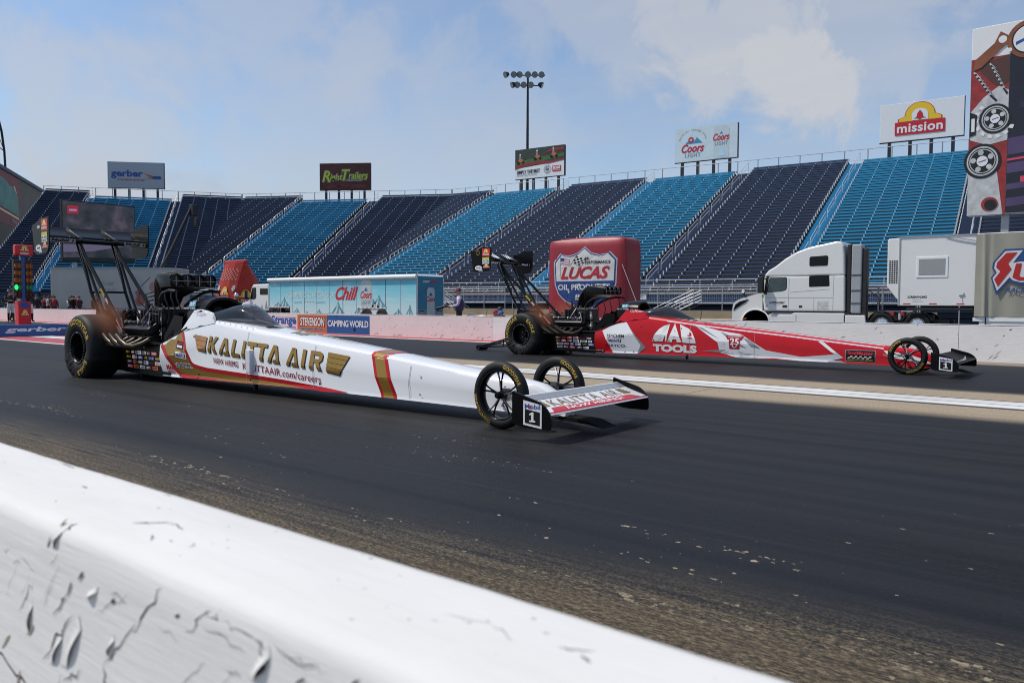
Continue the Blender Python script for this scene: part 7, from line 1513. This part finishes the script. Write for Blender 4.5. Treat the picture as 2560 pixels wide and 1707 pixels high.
person((-18.23, 20.02, -.15), YL, 'person in purple vest and pale shirt holding a camera behind the far wall', LILAC, BLKC, 'camera', MAR, PURP, h=1.80)
t = thing('camera', 'black camera with a long lens held by the person in the purple vest', 'camera', (-18.23, 20.02, -.15), YL)
b = MB(); b.box(.37, .47, -.075, .075, 1.13, 1.24, TRIM); b.box(.39, .45, -.04, .04, 1.24, 1.29, TRIM); b.build('camera_body', t, bevel=.01); b = MB(); b.tube([(.46, 0, 1.17), (.56, 0, 1.14), (.74, 0, 1.09), (.80, 0, 1.075)], [.045, .045, .055, .06], TRIM, 14); b.build('lens', t)
person((-16.95, 20.4, -.40), YL+2.4, 'person crouching in a white shirt and red cap behind the far wall', WHTC, GRYC, 'crouch', REDC_, h=1.75)
person((-16.60, 20.35, -.40), YL+.2, 'person crouching in a pink top and blue cap, arms raised to the face', PINK, GRYC, 'crouch', cloth('blue', (.03, .12, .42)), h=1.72)
person((-17.45, 21.3, -.30), YL+1.2, 'person crouching in dark clothes behind the white-shirted person', DKT, DKT, 'crouch', None, h=1.75)
b = MB(); b.blob((0, 0, .45), .33, .30, .48, CREAM, 18, 12, lambda x, y, z: Vector((x, y, max(0, z)))); tag(b.build('cushion_bag', loc=(-17.95, 20.35, -.15), sharp=180), 'cream rounded bag standing beside the person in the purple vest', 'bag')
b = MB(); b.blob((0, 0, .42), .30, .28, .46, WHTC, 18, 12, lambda x, y, z: Vector((x, y, max(0, z)))); tag(b.build('cushion_bag', loc=(-17.35, 20.2, -.15), sharp=180), 'white rounded bag left of the crouching person in the red cap', 'bag')
fire = person((-35.4, 22.2, -.15), YL+1.9, 'safety worker with a silver helmet and yellow-striped dark coat by the drinks truck', cloth('fire_coat', (.035, .03, .025)), BLKC, 'stand', None, None, h=1.74)
b = MB(); b.grid(lambda a, c: Vector((.02+.115*math.cos(a*2*math.pi)*math.cos(c*math.pi/2), .115*math.sin(a*2*math.pi)*math.cos(c*math.pi/2), 1.60+.17*math.sin(c*math.pi/2))), 20, 7, CHR); b.build('helmet', fire)
b = MB(); HIV = M('reflective_yellow', (.5, .48, .05), .5); 
for z, r in ((1.30, .215), (1.12, .20)): b.lathe([(1, -.03), (1, .03)], HIV, lambda x, y, a: Vector((.01+x*.165, y*r*1.12, z+a)), 24)
for sg in (1, -1): b.tube([(.11, sg*.09, 1.08), (.14, sg*.10, 1.35), (.02, sg*.12, 1.44)], .018, HIV, 6)
b.build('reflective_stripe', fire)
crew = [(-60.6, 22.3, 1.78, BLKC, BLKC, 'stand', BLKC, 'black shirt and black cap left of the parked trailer'), (-60.1, 22.9, 1.72, WHTC, DKT, 'folded', None, 'white shirt with folded arms left of the parked trailer'), (-59.4, 23.0, 1.70, REDC_, DKT, 'stand', BLKC, 'red shirt and black cap in front of the parked trailer'), (-58.6, 23.8, 1.75, BLKC, DKT, 'raised', None, 'black shirt with raised arms in front of the parked trailer'), (-57.9, 24.0, 1.72, MAR, BLKC, 'stand', MAR, 'maroon shirt and cap in front of the parked trailer'), (-57.2, 24.9, 1.80, BLKC, BLKC, 'folded', None, 'black clothes with folded arms, rightmost of the start line crew'), (-56.6, 25.4, 1.70, GRYC, DKT, 'stand', BLKC, 'grey shirt and black cap near the middle of the parked trailer'), (-61.4, 21.7, 1.76, GRYC, BLKC, 'stand', None, 'grey shirt behind the start lights'), (-62.2, 21.0, 1.74, BLKC, GRYC, 'folded', REDC_, 'black shirt and red cap behind the start lights'), (-61.0, 23.6, 1.72, MAR, DKT, 'stand', None, 'maroon shirt behind the black-capped person')]
kinds = [(BLKC, DKT, None, 'black shirt'), (GRYC, BLKC, BLKC, 'grey shirt and black cap'), (REDC_, BLKC, None, 'red shirt'), (BLKC, GRYC, REDC_, 'black shirt and red cap'), (MAR, DKT, BLKC, 'maroon shirt and black cap'), (WHTC, BLKC, None, 'white shirt')]
where = ['just right of the start lights', 'two steps right of the start lights', 'between start lights and parked trailer', 'at the parked trailer left end', 'below the grey trailer lettering', 'near the dragster rear tyre', 'behind the other crew']
for i in range(13):
    k_ = kinds[(i*5+1) % 6]; q_ = i/12; crew.append((-63.0+5.6*q_+.3*math.sin(i*3.1), 20.9+4.2*q_+.35*math.cos(i*2.3), 1.68+.03*(i % 4), k_[0], k_[1], ('stand', 'folded', 'raised')[i % 3], k_[2], k_[3]+' '+('with folded arms ' if i % 3 == 1 else 'with raised arms ' if i % 3 == 2 else '')+where[min(6, i//2)]))
for i, (x, y, h_, sh_, lg_, po, cp, lb) in enumerate(crew): person((x, y, -.15), YL+2.6+.5*math.sin(i*2.1), 'person in '+lb, sh_, lg_, po, cp, None, h=h_, group='crew behind the start line')
for i, (x, y, h_, lb) in enumerate(((-46.6, 15.9, 1.74, 'person in a black shirt and white trousers, leftmost at the start line'), (-46.0, 16.6, 1.70, 'person in a black shirt and white trousers beside the red start light base'), (-47.6, 16.3, 1.80, 'person in black with pale trousers behind the two in white trousers'))): person((x, y, 0.012), YL+2.2+.6*i, lb, BLKC, WHTC if i < 2 else CREAM, 'stand' if i else 'folded', BLKC if i != 1 else None, None, h=h_, group='crew on the track at the start line')
# ------------------------------------------------------------------ nitro exhaust haze above the rear tyres
def flame_mat(name, dens, glow):
    m = bpy.data.materials.new(name); m.use_nodes = True; nt = m.node_tree; nt.nodes.clear(); out = nt.nodes.new('ShaderNodeOutputMaterial'); pv = nt.nodes.new('ShaderNodeVolumePrincipled'); nt.links.new(pv.outputs[0], out.inputs['Volume'])
    tc = nt.nodes.new('ShaderNodeTexCoord'); ln = nt.nodes.new('ShaderNodeVectorMath'); ln.operation = 'LENGTH'; nt.links.new(tc.outputs['Object'], ln.inputs[0]); mr = nt.nodes.new('ShaderNodeMapRange'); mr.interpolation_type = 'SMOOTHSTEP'; nt.links.new(ln.outputs['Value'], mr.inputs[0]); mr.inputs[1].default_value = 1.0; mr.inputs[2].default_value = .15; mr.inputs[3].default_value = 0; mr.inputs[4].default_value = 1
    ns = nt.nodes.new('ShaderNodeTexNoise'); ns.inputs['Scale'].default_value = 2.2; ns.inputs['Detail'].default_value = 3; nt.links.new(tc.outputs['Object'], ns.inputs['Vector']); mm = nt.nodes.new('ShaderNodeMath'); mm.operation = 'MULTIPLY'; nt.links.new(mr.outputs[0], mm.inputs[0]); nt.links.new(ns.outputs['Fac'], mm.inputs[1])
    d = nt.nodes.new('ShaderNodeMath'); d.operation = 'MULTIPLY'; nt.links.new(mm.outputs[0], d.inputs[0]); d.inputs[1].default_value = dens; nt.links.new(d.outputs[0], pv.inputs['Density']); pv.inputs['Color'].default_value = (.50, .24, .13, 1); pv.inputs['Emission Color'].default_value = (1.0, .30, .10, 1)
    e = nt.nodes.new('ShaderNodeMath'); e.operation = 'MULTIPLY'; nt.links.new(mm.outputs[0], e.inputs[0]); e.inputs[1].default_value = glow; nt.links.new(e.outputs[0], pv.inputs['Emission Strength']); return m
FL = flame_mat('exhaust_glow', 2.2, .22)
def exhaust(car_x, car_y, yaw, label):
    for k, (u, v, z, rx, ry, rz) in enumerate(((.36, -.50, .86, .50, .30, .34), (.36, .50, .90, .50, .30, .34))):
        b = MB(); b.blob((0, 0, 0), 1, 1, 1, FL, 20, 12); o = b.build('exhaust_flame', sharp=180); c, s_ = math.cos(yaw), math.sin(yaw); o.location = (car_x+u*c-v*s_, car_y+u*s_+v*c, z); o.scale = (rx, ry, rz); o.rotation_euler = (0, R(35), yaw)
        tag(o, label+(' near' if k == 0 else ' far')+' rear tyre', 'exhaust flame', None, 'stuff')
exhaust(-11.8884, 5.6343, .0039, 'thin orange nitro flame haze above the white dragster'); exhaust(-10.3777, 14.1252, -.0125, 'thin orange nitro flame haze above the red dragster')
